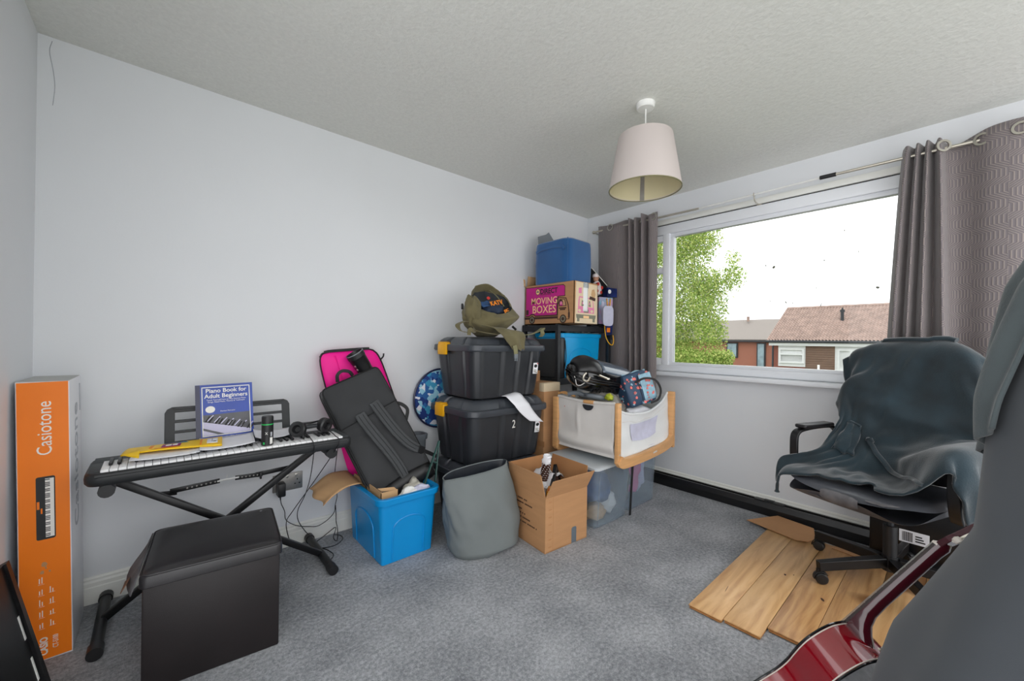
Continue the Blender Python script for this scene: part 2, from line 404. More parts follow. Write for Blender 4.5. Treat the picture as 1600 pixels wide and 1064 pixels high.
# oak planks
m, N, L, b = nodes('oak_boards'); tc = N.new('ShaderNodeTexCoord'); mp = N.new('ShaderNodeMapping'); mp.inputs['Scale'].default_value = (1.1, 9., 9.)
oi = N.new('ShaderNodeObjectInfo'); addv = N.new('ShaderNodeVectorMath'); addv.operation = 'ADD'
cmb = N.new('ShaderNodeCombineXYZ'); L.new(mth(N, L, 'MULTIPLY', oi.outputs['Random'], 40.), cmb.inputs[0]); L.new(mth(N, L, 'MULTIPLY', oi.outputs['Random'], 17.), cmb.inputs[1])
L.new(tc.outputs['Object'], addv.inputs[0]); L.new(cmb.outputs[0], addv.inputs[1]); L.new(addv.outputs[0], mp.inputs[0])
g = tex(N, L, 'ShaderNodeTexNoise', 2.1, mp.outputs[0], Detail=5.0, Roughness=.62, Distortion=1.2)
wv = N.new('ShaderNodeTexWave'); wv.inputs['Scale'].default_value = 2.2; wv.inputs['Distortion'].default_value = 9.; wv.inputs['Detail'].default_value = 3; wv.bands_direction = 'Y'
mp2 = N.new('ShaderNodeMapping'); mp2.inputs['Scale'].default_value = (.5, 3.2, 3.2); L.new(addv.outputs[0], mp2.inputs[0]); L.new(mp2.outputs[0], wv.inputs['Vector'])
kn = tex(N, L, 'ShaderNodeTexNoise', 2.4, addv.outputs[0], Detail=1.0)
s = mth(N, L, 'ADD', mth(N, L, 'MULTIPLY', g.outputs['Fac'], .6), mth(N, L, 'MULTIPLY', wv.outputs['Fac'], .1))
s = mth(N, L, 'ADD', s, mth(N, L, 'MULTIPLY', mth(N, L, 'SUBTRACT', oi.outputs['Random'], .5), .22))
r = ramp(N, L, s, [(.12, (158, 112, 70)), (.26, (196, 148, 98)), (.42, (220, 176, 122)), (.6, (228, 190, 138))])
dk = ramp(N, L, kn.outputs['Fac'], [(.0, (96, 70, 48)), (.27, (120, 88, 60)), (.33, (255, 255, 255)), (1., (255, 255, 255))])
mm = N.new('ShaderNodeMix'); mm.data_type = 'RGBA'; mm.blend_type = 'MULTIPLY'; mm.inputs[0].default_value = .7
L.new(r.outputs[0], mm.inputs[6]); L.new(dk.outputs[0], mm.inputs[7]); L.new(mm.outputs[2], b.inputs['Base Color'])
b.inputs['Roughness'].default_value = .32; bumpn(N, L, g.outputs['Fac'], .1, .002, b); K['oak'] = m
K['oak_edge'] = mat('oak_ply_edge', (166, 116, 66), .8, var=.15, vscale=40)

# geometric triangle fabric (blue, white) on the round cushion behind the trunks
m, N, L, b = nodes('triangle_print'); tc = N.new('ShaderNodeTexCoord')
vo = tex(N, L, 'ShaderNodeTexVoronoi', 27., tc.outputs['Object']); vo.feature = 'F1'; vo.distance = 'MANHATTAN'
sv = N.new('ShaderNodeSeparateColor'); L.new(vo.outputs['Color'], sv.inputs[0])
r = ramp(N, L, sv.outputs[0], [(0, (24, 54, 122)), (.25, (60, 150, 190)), (.42, (225, 228, 236)), (.6, (40, 96, 160)), (.75, (150, 200, 220))])
r.color_ramp.interpolation = 'CONSTANT'; L.new(r.outputs[0], b.inputs['Base Color']); b.inputs['Roughness'].default_value = .8; K['tri'] = m

# outdoor materials
K['brick'] = mat('red_brick', (146, 88, 74), .9, var=.1, vscale=9, stretch=(1, 3, 12))
K['brick2'] = mat('orange_brick', (150, 98, 80), .9, var=.08, vscale=9, stretch=(1, 3, 12))
K['tile'] = mat('weathered_clay_tiles', (150, 128, 118), .85, var=.1, vscale=3, bump=.1)
K['tile_grey'] = mat('grey_brown_tiles', (132, 124, 118), .9, var=.08, vscale=6, stretch=(4, 1, 12))
K['board'] = mat('brown_weatherboard', (108, 84, 70), .8, var=.08, vscale=5)
K['far_white'] = mat('weathered_white_paint', (206, 206, 206), .6, var=.02)
K['grass'] = mat('garden_grass', (96, 104, 76), .95, var=.2, vscale=2)
K['blind'] = mat('pale_vertical_blind', (214, 222, 214), .8, var=.06, vscale=10, stretch=(1, 12, 1))
K['farglass'] = mat('far_window_glass', (118, 140, 148), .1, var=.2, vscale=2)
K['bark'] = mat('birch_bark', (170, 164, 154), .9, var=.25, vscale=6)
m, N, L, b = nodes('birch_leaf'); N.remove(b); gi = N.new('ShaderNodeNewGeometry')
r = ramp(N, L, gi.outputs['Random Per Island'], [(0, (106, 136, 62)), (.5, (158, 180, 96)), (1, (206, 206, 134))])
d = N.new('ShaderNodeBsdfDiffuse'); t_ = N.new('ShaderNodeBsdfTranslucent'); mx = N.new('ShaderNodeMixShader'); mx.inputs[0].default_value = .45
L.new(r.outputs[0], d.inputs[0]); L.new(r.outputs[0], t_.inputs[0]); L.new(d.outputs[0], mx.inputs[1]); L.new(t_.outputs[0], mx.inputs[2])
L.new(mx.outputs[0], N['Material Output'].inputs[0]); K['leaf'] = m
# ================================================================ the room
XW, YB, XL, YR, ZC = 3.21, 2.52, -.385, -.85, 2.4
struct(MB().bx(XL - .1, XW + .2, YR, YB + .1, -.12, 0).ob('floor', K['carpet'], smooth=0))
struct(MB().bx(XL - .1, XW + .2, YR, YB + .1, ZC, ZC + .12).ob('ceiling', K['ceiling'], smooth=0))
struct(MB().bx(XL - .1, XW + .2, YB, YB + .1, 0, ZC).ob('wall_back', K['wall'], smooth=0))
struct(MB().bx(XL - .1, XL, 1.05, YB, 0, ZC).ob('wall_left', K['wall'], smooth=0))
WY0, WY1, WZ0, WZ1 = -.35, 2.16, .935, 2.16
w = MB()
w.bx(XW, XW + .2, YR, YB, 0, WZ0).bx(XW, XW + .2, YR, YB, WZ1, ZC).bx(XW, XW + .2, YR, WY0, WZ0, WZ1).bx(XW, XW + .2, WY1, YB, WZ0, WZ1)
struct(w.ob('wall_right', K['wall'], smooth=0))
# hairline crack in the plaster near the corner
ck = MB().tube(cat([(-.345, 2.519, 2.385), (-.352, 2.519, 2.34), (-.342, 2.519, 2.27), (-.336, 2.519, 2.2), (-.341, 2.519, 2.12)], 4), .0011, 4)
struct(ck.ob('plaster_crack', K['grey_ink2'], bpy.data.objects['wall_back']))

# skirting boards, moulded
prof = [(0, 0), (.018, 0), (.018, .07), (.015, .074), (.015, .09), (.010, .098), (.010, .106), (.006, .114), (0, .114)]
sk = MB(); sk.loft([[V((x, YB - d, z)) for d, z in prof] for x in (XL, XW)]); struct(sk.ob('baseboard_back', K['trim'], smooth=0))
sk = MB(); sk.loft([[V((XW - d, y, z)) for d, z in prof] for y in (YR, YB)]); struct(sk.ob('baseboard_right', K['trim'], smooth=0))
sk = MB(); sk.loft([[V((XL + d, y, z)) for d, z in prof] for y in (1.05, YB)]); struct(sk.ob('baseboard_left', K['trim'], smooth=0))

# window: frame, mullion, left casement, big fixed pane
win = struct(thing('window_1', None, None, (XW, .9, WZ0)))
xf0, xf1 = XW - .012, XW + .075
f = MB()
f.bx(xf0, xf1, WY0, WY1, WZ1 - .075, WZ1, .004).bx(xf0, xf1, WY0, WY1, WZ0, WZ0 + .052, .004)
f.bx(xf0, xf1, WY0, WY0 + .06, WZ0 + .05, WZ1 - .07, .004).bx(xf0, xf1, WY1 - .06, WY1, WZ0 + .05, WZ1 - .07, .004)
struct(f.ob('window_frame', K['upvc'], win))
struct(MB().bx(xf0, xf1, 1.655, 1.712, WZ0 + .05, WZ1 - .07, .004).ob('mullion', K['upvc'], win))
g = MB()                                                     # glazing bead, stepped inward
for a in ((-.29, 1.655),):
    y0, y1 = a; z0, z1 = WZ0 + .052, WZ1 - .075
    g.bx(XW + .002, XW + .05, y0, y1, z0, z0 + .022, .003).bx(XW + .002, XW + .05, y0, y1, z1 - .03, z1, .003)
    g.bx(XW + .002, XW + .05, y1 - .03, y1, z0 + .02, z1 - .03, .003).bx(XW + .002, XW + .05, y0, y0 + .03, z0 + .02, z1 - .03, .003)
struct(g.ob('glazing_bead', K['upvc'], win))
c = MB(); y0, y1, z0, z1 = 1.696, 2.09, WZ0 + .055, WZ1 - .08
c.bx(XW - .004, XW + .05, y0, y1, z0, z0 + .05, .004).bx(XW - .004, XW + .05, y0, y1, z1 - .05, z1, .004)
c.bx(XW - .004, XW + .05, y0, y0 + .018, z0, z1, .004).bx(XW - .004, XW + .05, y1 - .05, y1, z0, z1, .004).bx(XW - .002, XW + .05, y0, y1, 1.76, 1.81, .004)
struct(c.ob('casement_sash', K['upvc'], win))
struct(MB().bx(XW + .026, XW + .032, -.27, 1.64, WZ0 + .07, WZ1 - .1).ob('glass_pane', K['glass'], win, smooth=0))
struct(MB().bx(XW + .026, XW + .032, 1.715, 2.06, WZ0 + .09, WZ1 - .11).ob('glass_pane', K['glass'], win, smooth=0))
sp = MB()                                                    # bird marks and dirt on the outside of the pane
for y, z, ry, rz, a in ((.955, 1.73, .004, .011, .5), (.905, 1.712, .01, .014, -.5), (.62, 1.72, .005, .006, 0), (.925, 1.475, .004, .004, 0), (.83, 1.46, .004, .012, .5), (.79, 1.452, .003, .008, .5), (.66, 1.545, .002, .014, -.2), (.635, 1.43, .003, .016, -.3), (.36, 1.52, .012, .009, -.4), (.52, 1.895, .004, .006, 0), (.45, 1.75, .002, .012, -.1)):
    fr = face((XW + .034, y, z), (0, -math.cos(a), math.sin(a)), (0, math.sin(a), math.cos(a)))
    sp.prism([(px * (1 + .3 * nz((px * 90, py * 90, y))), py) for px, py in ell(ry * .8, rz * .8, 10)], fr, -.0015, .0015)
o = sp.ob('bird_marks', K['grey_ink'], win); o['kind'] = 'stuff'
# sill board and head trim
struct(MB().bx(3.125, XW + .01, WY0 - .05, WY1 + .05, .9, .932, .006).ob('window_sill', K['upvc'], win))
struct(MB().bx(XW - .003, XW + .01, WY0, WY1, WZ1 + .001, WZ1 + .007).ob('shadow_gap', K['ink'], win, smooth=0))
struct(MB().bx(XW - .016, XW + .01, WY0 - .05, WY1 + .05, WZ1 + .008, WZ1 + .05, .004).ob('trim_1', K['trim']))

# ================================================================ outside, seen through the window
GZ = -2.9
struct(MB().bx(XW + .6, 90, -40, 60, GZ - .2, GZ).ob('ground', K['grass'], smooth=0))
h = thing('terraced_house', 'house across the way with pale pantile roof, brown boarding and white windows', 'house', (28, 2.5, GZ))
HX, H0, H1 = 26., -5., 7.45
MB().bx(HX + .25, HX + 7.5, H0, H1 - .12, GZ, 1.35).ob('brick_wall', K['brick'], h, smooth=0)
rows, per = 20, .142
def roofpt(u, v):
    y = H1 + .08 - u * (H1 - H0)
    k = v * rows; fk = k - math.floor(k + 1e-6)
    x = HX - .12 + v * 3.75; z = 1.40 + v * 2.02
    wv_ = .03 * math.cos(2 * math.pi * y / per)
    return V((x, y, z + wv_ + .035 * (1 - fk)))
rt = MB(); ny = int((H1 - H0) / per * 5)
vv_ = []
for k in range(rows): vv_ += [k / rows + 1e-5, (k + .999) / rows]
bmv = [[rt.bm.verts.new(roofpt(i / ny, v)) for v in vv_] for i in range(ny + 1)]
for i in range(ny):
    for j in range(len(vv_) - 1): rt.bm.faces.new((bmv[i][j], bmv[i + 1][j], bmv[i + 1][j + 1], bmv[i][j + 1]))
o = rt.ob('roof_tiles', K['tile'], h, smooth=50); o['kind'] = 'stuff'
MB().bx(HX - .1, HX + 3.7, H0, H1, 1.3, 1.36).warp(lambda p: V((p.x, p.y, p.z + (p.x - HX + .1) / 3.8 * 1.98 - .01))).ob('roof_deck', K['board'], h, smooth=0)
rr_ = MB().tube([(HX + 3.65, H1 + .05, 3.43), (HX + 3.65, H0, 3.43)], .1, 10).ob('ridge_tiles', K['tile'], h)
MB().bx(HX + 3.6, HX + 7.5, H0, H1, 1.3, 1.36).warp(lambda p: V((p.x, p.y, p.z + (HX + 7.5 - p.x) / 3.9 * 2.02))).ob('rear_roof', K['tile'], h, smooth=0)
MB().tube([(HX - .16, H1 + .1, 1.34), (HX - .16, H0, 1.34)], .065, 8).ob('gutter', K['dark_metal'], h)
MB().bx(HX - .08, HX + .2, H0, H1 - .02, 1.12, 1.32).ob('fascia', K['far_white'], h, smooth=0)
MB().tube([(HX + .1, 7.28, 1.25), (HX + .1, 7.28, GZ)], .05, 8).ob('downpipe', K['dark_metal'], h)
vp = MB().cyl((HX + 2.0, 4.53, 2.4), (HX + 2.0, 4.53, 3.0), .075, n=10); vp.cyl((HX + 2.0, 4.53, 3.0), (HX + 2.0, 4.53, 3.12), .11, n=10); vp.cyl((HX + 2.0, 4.53, 3.12), (HX + 2.0, 4.53, 3.24), .06, .03, n=10)
vp.ob('vent_pipe', K['dark_metal'], h)
def farwin(y0, y1, z0, z1, rails, panes, x=HX + .15):
    fw = MB(); t = .09
    fw.bx(x - .06, x + .08, y0, y1, z0, z0 + t).bx(x - .06, x + .08, y0, y1, z1 - t, z1).bx(x - .06, x + .08, y0, y0 + t, z0 + t, z1 - t).bx(x - .06, x + .08, y1 - t, y1, z0 + t, z1 - t)
    for kind, a in rails:
        if kind == 'h': fw.bx(x - .06, x + .08, y0 + t, y1 - t, a - .05, a + .05)
        else: fw.bx(x - .06, x + .08, a - .05, a + .05, z0 + t, z1 - t)
    wf = fw.ob('window', K['far_white'], h, smooth=0)
    for (a, b_, c_, d_), mt in panes: MB().bx(x + .02, x + .05, a, b_, c_, d_).ob('pane', K[mt], wf, smooth=0)
MB().bx(HX + .12, HX + .3, 5.76, 7.02, -.02, 1.14).ob('infill_panel', K['far_white'], h, smooth=0)
farwin(5.8, 6.98, .16, .98, [('h', .66)], [((5.86, 6.92, .22, .62), 'farglass'), ((5.86, 6.92, .7, .92), 'farglass')], HX + .1)
wb = MB()
for k in range(16): wb.bx(HX + .16 - .03, HX + .3, 4.5, 5.76, -.75 + k * .118, -.75 + k * .118 + .108)
o = wb.ob('weatherboards', K['board'], h, smooth=0); o['kind'] = 'stuff'
MB().bx(HX + .12, HX + .3, .4, 4.5, -.8, 1.14).ob('infill_panel', K['far_white'], h, smooth=0)
farwin(.9, 4.4, -.1, .98, [('v', 3.86), ('v', 2.2)], [((3.92, 4.31, 0, .9), 'blind'), ((2.26, 3.8, 0, .66), 'blind'), ((2.26, 3.8, .72, .9), 'farglass'), ((1., 2.15, 0, .9), 'blind')], HX + .1)
h2 = thing('brick_house', 'farther orange brick house with plain grey brown roof', 'house', (40, 12, GZ))
MB().bx(37.3, 45, 8.9, 22, GZ, 1.5).ob('wall', K['brick2'], h2, smooth=0)
rf = MB(); rf.loft([[V((37.0, y, 1.45)), V((40.2, y, 3.3)), V((40.2, y, 3.4)), V((36.95, y, 1.57))] for y in (8.6, 22)]); rf.ob('roof', K['tile_grey'], h2, smooth=0)
rf = MB(); rf.loft([[V((45.3, y, 1.45)), V((40.2, y, 3.3)), V((40.2, y, 3.4)), V((45.3, y, 1.57))] for y in (8.6, 22)]); rf.ob('roof', K['tile_grey'], h2, smooth=0)
MB().bx(36.9, 37.1, 8.6, 22, 1.36, 1.5).ob('gutter', K['dark_metal'], h2, smooth=0)
for y0, y1, z0, z1 in ((10.9, 11.55, -.75, 1.3), (13.0, 13.9, .0, 1.3), (10.9, 11.8, -2.4, -1.1)):
    wf = MB().bx(37.2, 37.4, y0, y1, z0, z1).ob('window', K['dark_metal'], h2, smooth=0)
    MB().bx(37.15, 37.25, y0 + .1, y1 - .1, z0 + .1, z1 - .1).ob('pane', K['farglass'], wf, smooth=0)
MB().tube([(39.6, 13.0, 3.2), (39.6, 13.0, 3.65)], .12, 8).ob('flue', K['tile'], h2)
pst = MB().cyl((25.3, 5.02, GZ), (25.3, 5.02, .16), .05, .05, n=8)
tag(rebase(pst.ob('garden_post', K['white_pl']), (25.3, 5.02, GZ)), 'thin white post standing before the brown boarding of the house', 'post')

def leafcloud(blobs, n, size, droop):
    rng = np.random.default_rng(5); B = np.array(blobs); wts = (B[:, 3] * B[:, 4] * B[:, 5]) ** .7; ks = rng.choice(len(B), n, p=wts / wts.sum())
    unit = lambda x: x / np.linalg.norm(x, axis=1, keepdims=True)
    P = B[ks, :3] + unit(rng.normal(size=(n, 3))) * rng.random((n, 1)) ** .4 * B[ks, 3:]
    P[:, 2] -= droop * rng.random(n) ** 2
    S = (size * (.6 + .8 * rng.random(n)))[:, None]; A = unit(rng.normal(size=(n, 3)) * (1, 1, 1.3)); C2 = unit(np.cross(A, rng.normal(size=(n, 3))))
    vs_ = np.stack([P - A * S, P + C2 * S * .55, P + A * S, P - C2 * S * .55], 1).reshape(-1, 3)
    me = bpy.data.meshes.new('foliage'); me.from_pydata(vs_.tolist(), [], np.arange(4 * n).reshape(-1, 4).tolist()); return me
def tree(name, label, base, trunk, blobs, n, size, droop):
    t = thing(name, label, 'tree', base)
    me = leafcloud(blobs, n, size, droop); me.materials.append(K['leaf']); me.transform(WM[t.name].inverted())
    o = bpy.data.objects.new('foliage', me); COL.objects.link(o); o.parent = t; o['kind'] = 'stuff'
    tk = MB()
    for pts, r0, r1 in trunk:
        P = cat(pts, 5); tk.tube(P, [r0 + (r1 - r0) * i / (len(P) - 1) for i in range(len(P))], 8)
    tk.ob('trunk', K['bark'], t)
    return t
bl = [(13.4, 7.6, 5.0, 1.4, 1.5, 1.3), (13.2, 6.4, 4.3, 1.2, 1.0, .9), (13.2, 5.75, 4.75, .9, .62, .55), (13.3, 6.2, 3.1, 1.2, .95, .9), (13.2, 5.3, 3.25, .8, .72, .34), (13.2, 4.7, 3.42, .4, .34, .16),
      (13.1, 5.5, 2.5, 1.0, .55, .7), (13.3, 6.6, 1.9, 1.2, 1.0, 1.0), (13.1, 5.35, 1.65, .9, .42, .55), (13.5, 8.2, 2.6, 1.6, 1.5, 1.6), (13.8, 9.4, 4.2, 1.6, 1.6, 1.9), (13.5, 7.4, .7, 1.5, 1.4, 1.2), (13.1, 4.75, 3.85, .3, .22, .22), (13.8, 9.8, 1.2, 1.6, 1.6, 1.5), (13.3, 6.1, 5.6, 1.1, 1.0, .7)]
tree('birch_tree', 'tall bright green birch filling the left side of the window', (13.9, 7.9, GZ),
     [([(13.9, 7.9, GZ), (13.8, 7.8, 0), (13.6, 7.6, 3), (13.5, 7.4, 6)], .16, .04), ([(13.7, 7.7, 1.5), (13.4, 6.7, 2.8), (13.2, 5.4, 3.3)], .06, .015), ([(13.6, 7.6, 2.8), (13.4, 6.7, 3.9), (13.2, 5.8, 4.8)], .06, .015), ([(13.8, 7.8, 1), (13.8, 8.9, 2.8), (13.8, 9.6, 4.5)], .06, .02), ([(13.8, 7.8, .2), (13.4, 6.8, 1.2), (13.2, 5.6, 1.9)], .05, .015)], bl, 110000, .034, .45)
bl = [(12.6, 5.9, .55, .8, .8, .55), (12.5, 5.1, .6, .7, .55, .42), (12.5, 4.75, .82, .4, .3, .22), (12.6, 6.9, .4, .8, .8, .5), (12.6, 5.6, -.6, .9, 1.0, 1.0)]
tree('garden_bush', 'low yellow green bush in front of the birch, touching the window bottom', (12.6, 5.6, GZ), [([(12.6, 5.6, GZ), (12.6, 5.5, -1), (12.6, 5.4, .5)], .08, .03)], bl, 26000, .034, .1)
# ================================================================ curtains, rod, pendant
RX, RZ = 3.1, 2.212
rod = thing('curtain_rod', 'steel telescopic curtain rod with a white middle length above the window', 'curtain rod', (RX, .95, RZ))
MB().cyl((RX, 2.34, RZ), (RX, 1.37, RZ - .008), .0085, n=12).ob('steel_tube', K['gold'], rod)
MB().cyl((RX, 1.38, RZ - .008), (RX, .57, RZ + .004), .0065, n=12).ob('white_tube', K['white_pl'], rod)
MB().cyl((RX, .60, RZ + .004), (RX, -.45, RZ), .0085, n=12).ob('steel_tube', K['gold'], rod)
MB().cyl((RX, .62, RZ + .004), (RX, .54, RZ + .004), .0125, n=12).ob('black_sleeve', K['black_pl'], rod)
MB().lathe([(.001, 0), (.012, .002), (.017, .012), (.014, .024), (.008, .03), (.008, .038), (.001, .04)], n=16).xf(M.Translation((RX, 2.375, RZ)) @ M.Rotation(R(90), 4, 'X')).ob('finial', K['gold'], rod)
bk = MB().tube(cat([(RX, .99, RZ - .016), (RX + .012, .99, RZ - .04), (RX + .05, .99, RZ - .05), (XW, .99, RZ - .045)], 5), .004, 8); bk.bx(XW - .004, XW, .975, 1.005, RZ - .075, RZ - .015); bk.tube(cat([(RX - .01, .99, RZ + .008), (RX - .012, .99, RZ - .008), (RX, .99, RZ - .018), (RX + .012, .99, RZ - .006)], 5), .003, 6)
bk.ob('wall_bracket', K['gold'], rod)
bk = MB().tube([(RX, 2.345, RZ - .012), (XW, 2.345, RZ - .012)], .005, 8); bk.bx(XW - .004, XW, 2.33, 2.36, RZ - .05, RZ + .02)
bk.ob('wall_bracket', K['gold'], rod)

def curtain(label, prof, zt, zb, eyes, flare, sag):
    """prof: plan points (y, x) at the header; folds get softer and spread by `flare` towards the hem"""
    P = [V((y, x, 0)) for y, x in prof]; C = cat(P, 8); ln = [0]
    for a, b_ in zip(C, C[1:]): ln.append(ln[-1] + (b_ - a).length)
    n = len(C); yc = sum(p.x for p in C) / n
    t = thing('curtain', label, 'curtain', (RX, yc, zb), 0, 'curtains at the window')
    g_ = MB(); nv = 40; lay = g_.bm.loops.layers.uv.verify(); rows_ = []
    for i, p in enumerate(C):
        r_ = []
        for j in range(nv):
            v = j / (nv - 1); z = zt + (zb - zt) * v - sag(i / (n - 1)) * (1 - v) ** 3
            y = p.x + flare(i / (n - 1)) * v ** .8; x = RX + (p.y - RX) * (1 - .25 * v) + .012 * nz((p.x * 6, z * 2.5, 3)) * v
            r_.append(g_.bm.verts.new((x, y, z)))
        rows_.append(r_)
    for i in range(n - 1):
        for j in range(nv - 1):
            f_ = g_.bm.faces.new((rows_[i][j], rows_[i + 1][j], rows_[i + 1][j + 1], rows_[i][j + 1]))
            for lp, (a, b_) in zip(f_.loops, ((i, j), (i + 1, j), (i + 1, j + 1), (i, j + 1))): lp[lay].uv = (ln[a], (zt - zb) * b_ / (nv - 1))
    g_.ob('cloth', K['curtain'], t, smooth=60, solid=.004, off=0)
    for y, x, yaw in eyes:
        e = MB(); fr = M.Translation((x, y, RZ)) @ M.Rotation(yaw, 4, 'Z') @ M.Rotation(R(90), 4, 'Y')
        e.lathe([(.021, -.004), (.031, -.004), (.032, 0), (.031, .004), (.021, .004), (.0195, 0)], n=24, closed=True); e.xf(fr)
        e.ob('eyelet', K['curtain_eye'], t)
    return t
# left: a flat sweep by the corner, then tight folds
pl_ = [(2.33, 3.13), (2.27, 3.10), (2.18, 3.075), (2.09, 3.075), (2.03, 3.10), (1.985, 3.14), (1.955, 3.05), (1.925, 3.145), (1.895, 3.045), (1.865, 3.15), (1.83, 3.045), (1.80, 3.14), (1.77, 3.06), (1.735, 3.055), (1.705, 3.09)]
curtain('taupe patterned curtain hanging in the corner left of the window', pl_, 2.262, .72, [(2.155, 3.068, 0.), (1.72, 3.052, -.25)], lambda u: .03 * (u - .5) - .02, lambda u: .028 * math.sin(u * 9) ** 2)
pr_ = [(.245, 3.11), (.225, 3.055), (.20, 3.13), (.185, 3.05), (.163, 3.135), (.148, 3.045), (.125, 3.135), (.105, 3.04), (.085, 3.11), (.05, 3.135), (0, 3.12), (-.06, 3.075), (-.12, 3.06), (-.18, 3.065), (-.25, 3.10), (-.31, 3.13), (-.37, 3.09), (-.42, 3.06), (-.5, 3.06)]
curtain('taupe patterned curtain right of the window behind the desk chair', pr_, 2.262, .5, [(.09, 3.045, .6), (-.04, 3.085, -.3), (-.16, 3.056, 0.), (-.4, 3.06, 0)], lambda u: (.085 * (1 - u) ** 2.2 - .06 * math.exp(-((u - .42) / .12) ** 2)), lambda u: .03 * math.exp(-((u - .5) / .08) ** 2))

la = thing('pendant_lamp', 'taupe drum pendant lampshade hanging from a white ceiling rose', 'lamp', (1.86, 1.10, 1.95))
lx, ly = 1.86, 1.10
MB().lathe([(.001, 0), (.04, 0), (.045, .004), (.046, .028), (.001, .028)], (lx + .01, ly + .006, ZC - .028), 28).ob('ceiling_rose', K['white_pl'], la)
MB().cyl((lx + .008, ly + .004, ZC - .03), (lx, ly, 2.2), .0035, n=8).ob('cord', K['white_pl'], la)
sh = MB().lathe([(.176, 0), (.178, .004), (.134, .268), (.132, .272), (.1305, .268), (.1745, .003)], (lx, ly, 1.952), 64, closed=True); s_ = sh.ob('lampshade', K['shade'], la)
li = MB().lathe([(.1738, .006), (.1298, .268), (.1292, .268), (.173, .006)], (lx, ly, 1.952), 64, closed=True); li.ob('lining', K['shade_in'], s_)
ed = MB().lathe([(.1745, -.001), (.179, -.001), (.179, .003), (.1745, .003)], (lx, ly, 1.952), 64, closed=True); ed.ob('hem', K['olive_lt'], s_)
fi = MB().lathe([(.016, 0), (.02, .004), (.02, .06), (.014, .07), (.014, 0)], (lx, ly, 2.13), 16, closed=True)
for k in range(3):
    a = R(30 + 120 * k); fi.tube([(lx + .02 * math.cos(a), ly + .02 * math.sin(a), 2.19), (lx + .128 * math.cos(a), ly + .128 * math.sin(a), 2.205)], .0022, 6)
fi.ob('lamp_holder', K['white_pl'], la)
sm_ = MB(); sa = R(35); sm_.prism([(-.012, 0), (.012, 0), (.009, .262), (-.009, .262)], face((lx + .172 * math.cos(sa), ly + .172 * math.sin(sa), 1.955), (math.sin(sa), -math.cos(sa), 0), (-.16 * math.cos(sa), -.16 * math.sin(sa), 1)), 0, .0012); sm_.ob('seam_tape', K['grey_cloth'], s_)

# black rail lying along the skirting under the window
rl = thing('black_rail', 'long black metal rail lying against the skirting below the window', 'rail', (3.15, .9, 0))
rb = MB(); pf = [(3.125, 0), (3.188, 0), (3.188, .088), (3.175, .088), (3.175, .07), (3.15, .066), (3.15, .085), (3.136, .085), (3.125, .05)]
rb.loft([[V((x, y, z)) for x, z in pf] for y in (-.6, 2.0)]); rb.ob('rail_channel', K['black_rail'], rl, smooth=0)
ca = MB().bx(3.135, 3.185, .80, .98, .085, .093, .003); ca.bx(3.145, 3.175, .86, .92, .093, .099, .002); ca.ob('clip', K['black_metal'], rl)

# ================================================================ left side: keyboard box, panel, keyboard on its stand, stool
cb = thing('keyboard_carton', 'tall orange and white keyboard carton standing in the left corner', 'box', (-.3, 2.31, 0))
bx0, bx1, by0, by1, bh = -.372, -.244, 2.175, 2.455, 1.0
lean = lambda p: V((p.x + .02 * (1 - p.z / bh), p.y, p.z))
MB().bx(bx0, bx1, by0, by1, 0, bh, .003).warp(lean).ob('carton_body', K['box_white'], cb)
fo = face((bx0, by0, 0), (1, 0, .02), (-.02, 0, 1)); fo.translation = V((bx0 + .02, by0, 0))
MB().prism([(.003, .004), (.125, .004), (.125, bh - .003), (.003, bh - .003)], fo, -.001, .0012).ob('front_print', K['orange'], cb, smooth=0)
MB().bx(bx0 + .002, bx1 - .002, by0 + .002, by1 - .002, bh - .002, bh + .001).ob('top_print', K['box_top'], cb, smooth=0)
tl = .0018
text('Casiotone', .052, K['white_ink'], cb, fo, .083, .735, rot=R(90), lift=tl, wide=.9)
text('CASIO', .026, K['white_ink'], cb, fo, .066, .02, rot=R(90), lift=tl, bold=.0008, wide=.85)
text('CT-S100', .0195, K['white_ink'], cb, fo, .092, .035, rot=R(90), lift=tl, wide=.68)
pk = MB().prism([(x + .067, y + .547) for x, y in rrect(.046, .225, .006)], fo, 0, tl).ob('keyboard_picture', K['kb'], cb, smooth=0)
MB().prism([(.066, .442), (.087, .442), (.087, .652), (.066, .652)], fo, 0, tl + .0006).ob('printed_keys', K['white_ink'], pk, smooth=0)
pb = MB()
for k in range(36):
    if k % 7 not in (2, 6): pb.prism([(.066, .4455 + k * .00575), (.0775, .4455 + k * .00575), (.0775, .4485 + k * .00575), (.066, .4485 + k * .00575)], fo, tl, tl + .001)
o = pb.ob('printed_black_keys', K['ink'], pk, smooth=0); o['kind'] = 'stuff'
po = MB().prism([(.046, .545), (.052, .545), (.052, .572), (.046, .572)], fo, 0, tl + .0006); po.prism([(.055, .528), (.059, .528), (.059, .547), (.055, .547)], fo, 0, tl + .0006); po.ob('printed_knobs', K['orange'], pk, smooth=0)
rows4 = MB()
for q in range(5):
    rows4.prism([(.046, .115 + q * .04), (.0605, .115 + q * .04), (.0605, .1157 + q * .04), (.046, .1157 + q * .04)], fo, 0, tl)
    if q < 4: rows4.prism([(.071, .12 + q * .04), (.086, .12 + q * .04), (.086, .1207 + q * .04), (.071, .1207 + q * .04)], fo, 0, tl)
for q in range(18):
    x = (.048, .054, .0735, .0795)[q % 4]; y = .119 + (q // 4) * .04
    rows4.prism([(x, y), (x + .0022, y), (x + .0022, y + .014 + .008 * ((q * 7) % 3) / 2), (x, y + .014 + .008 * ((q * 7) % 3) / 2)], fo, 0, tl)
o = rows4.ob('small_print', K['white_ink'], cb, smooth=0); o['kind'] = 'stuff'
tn = MB()
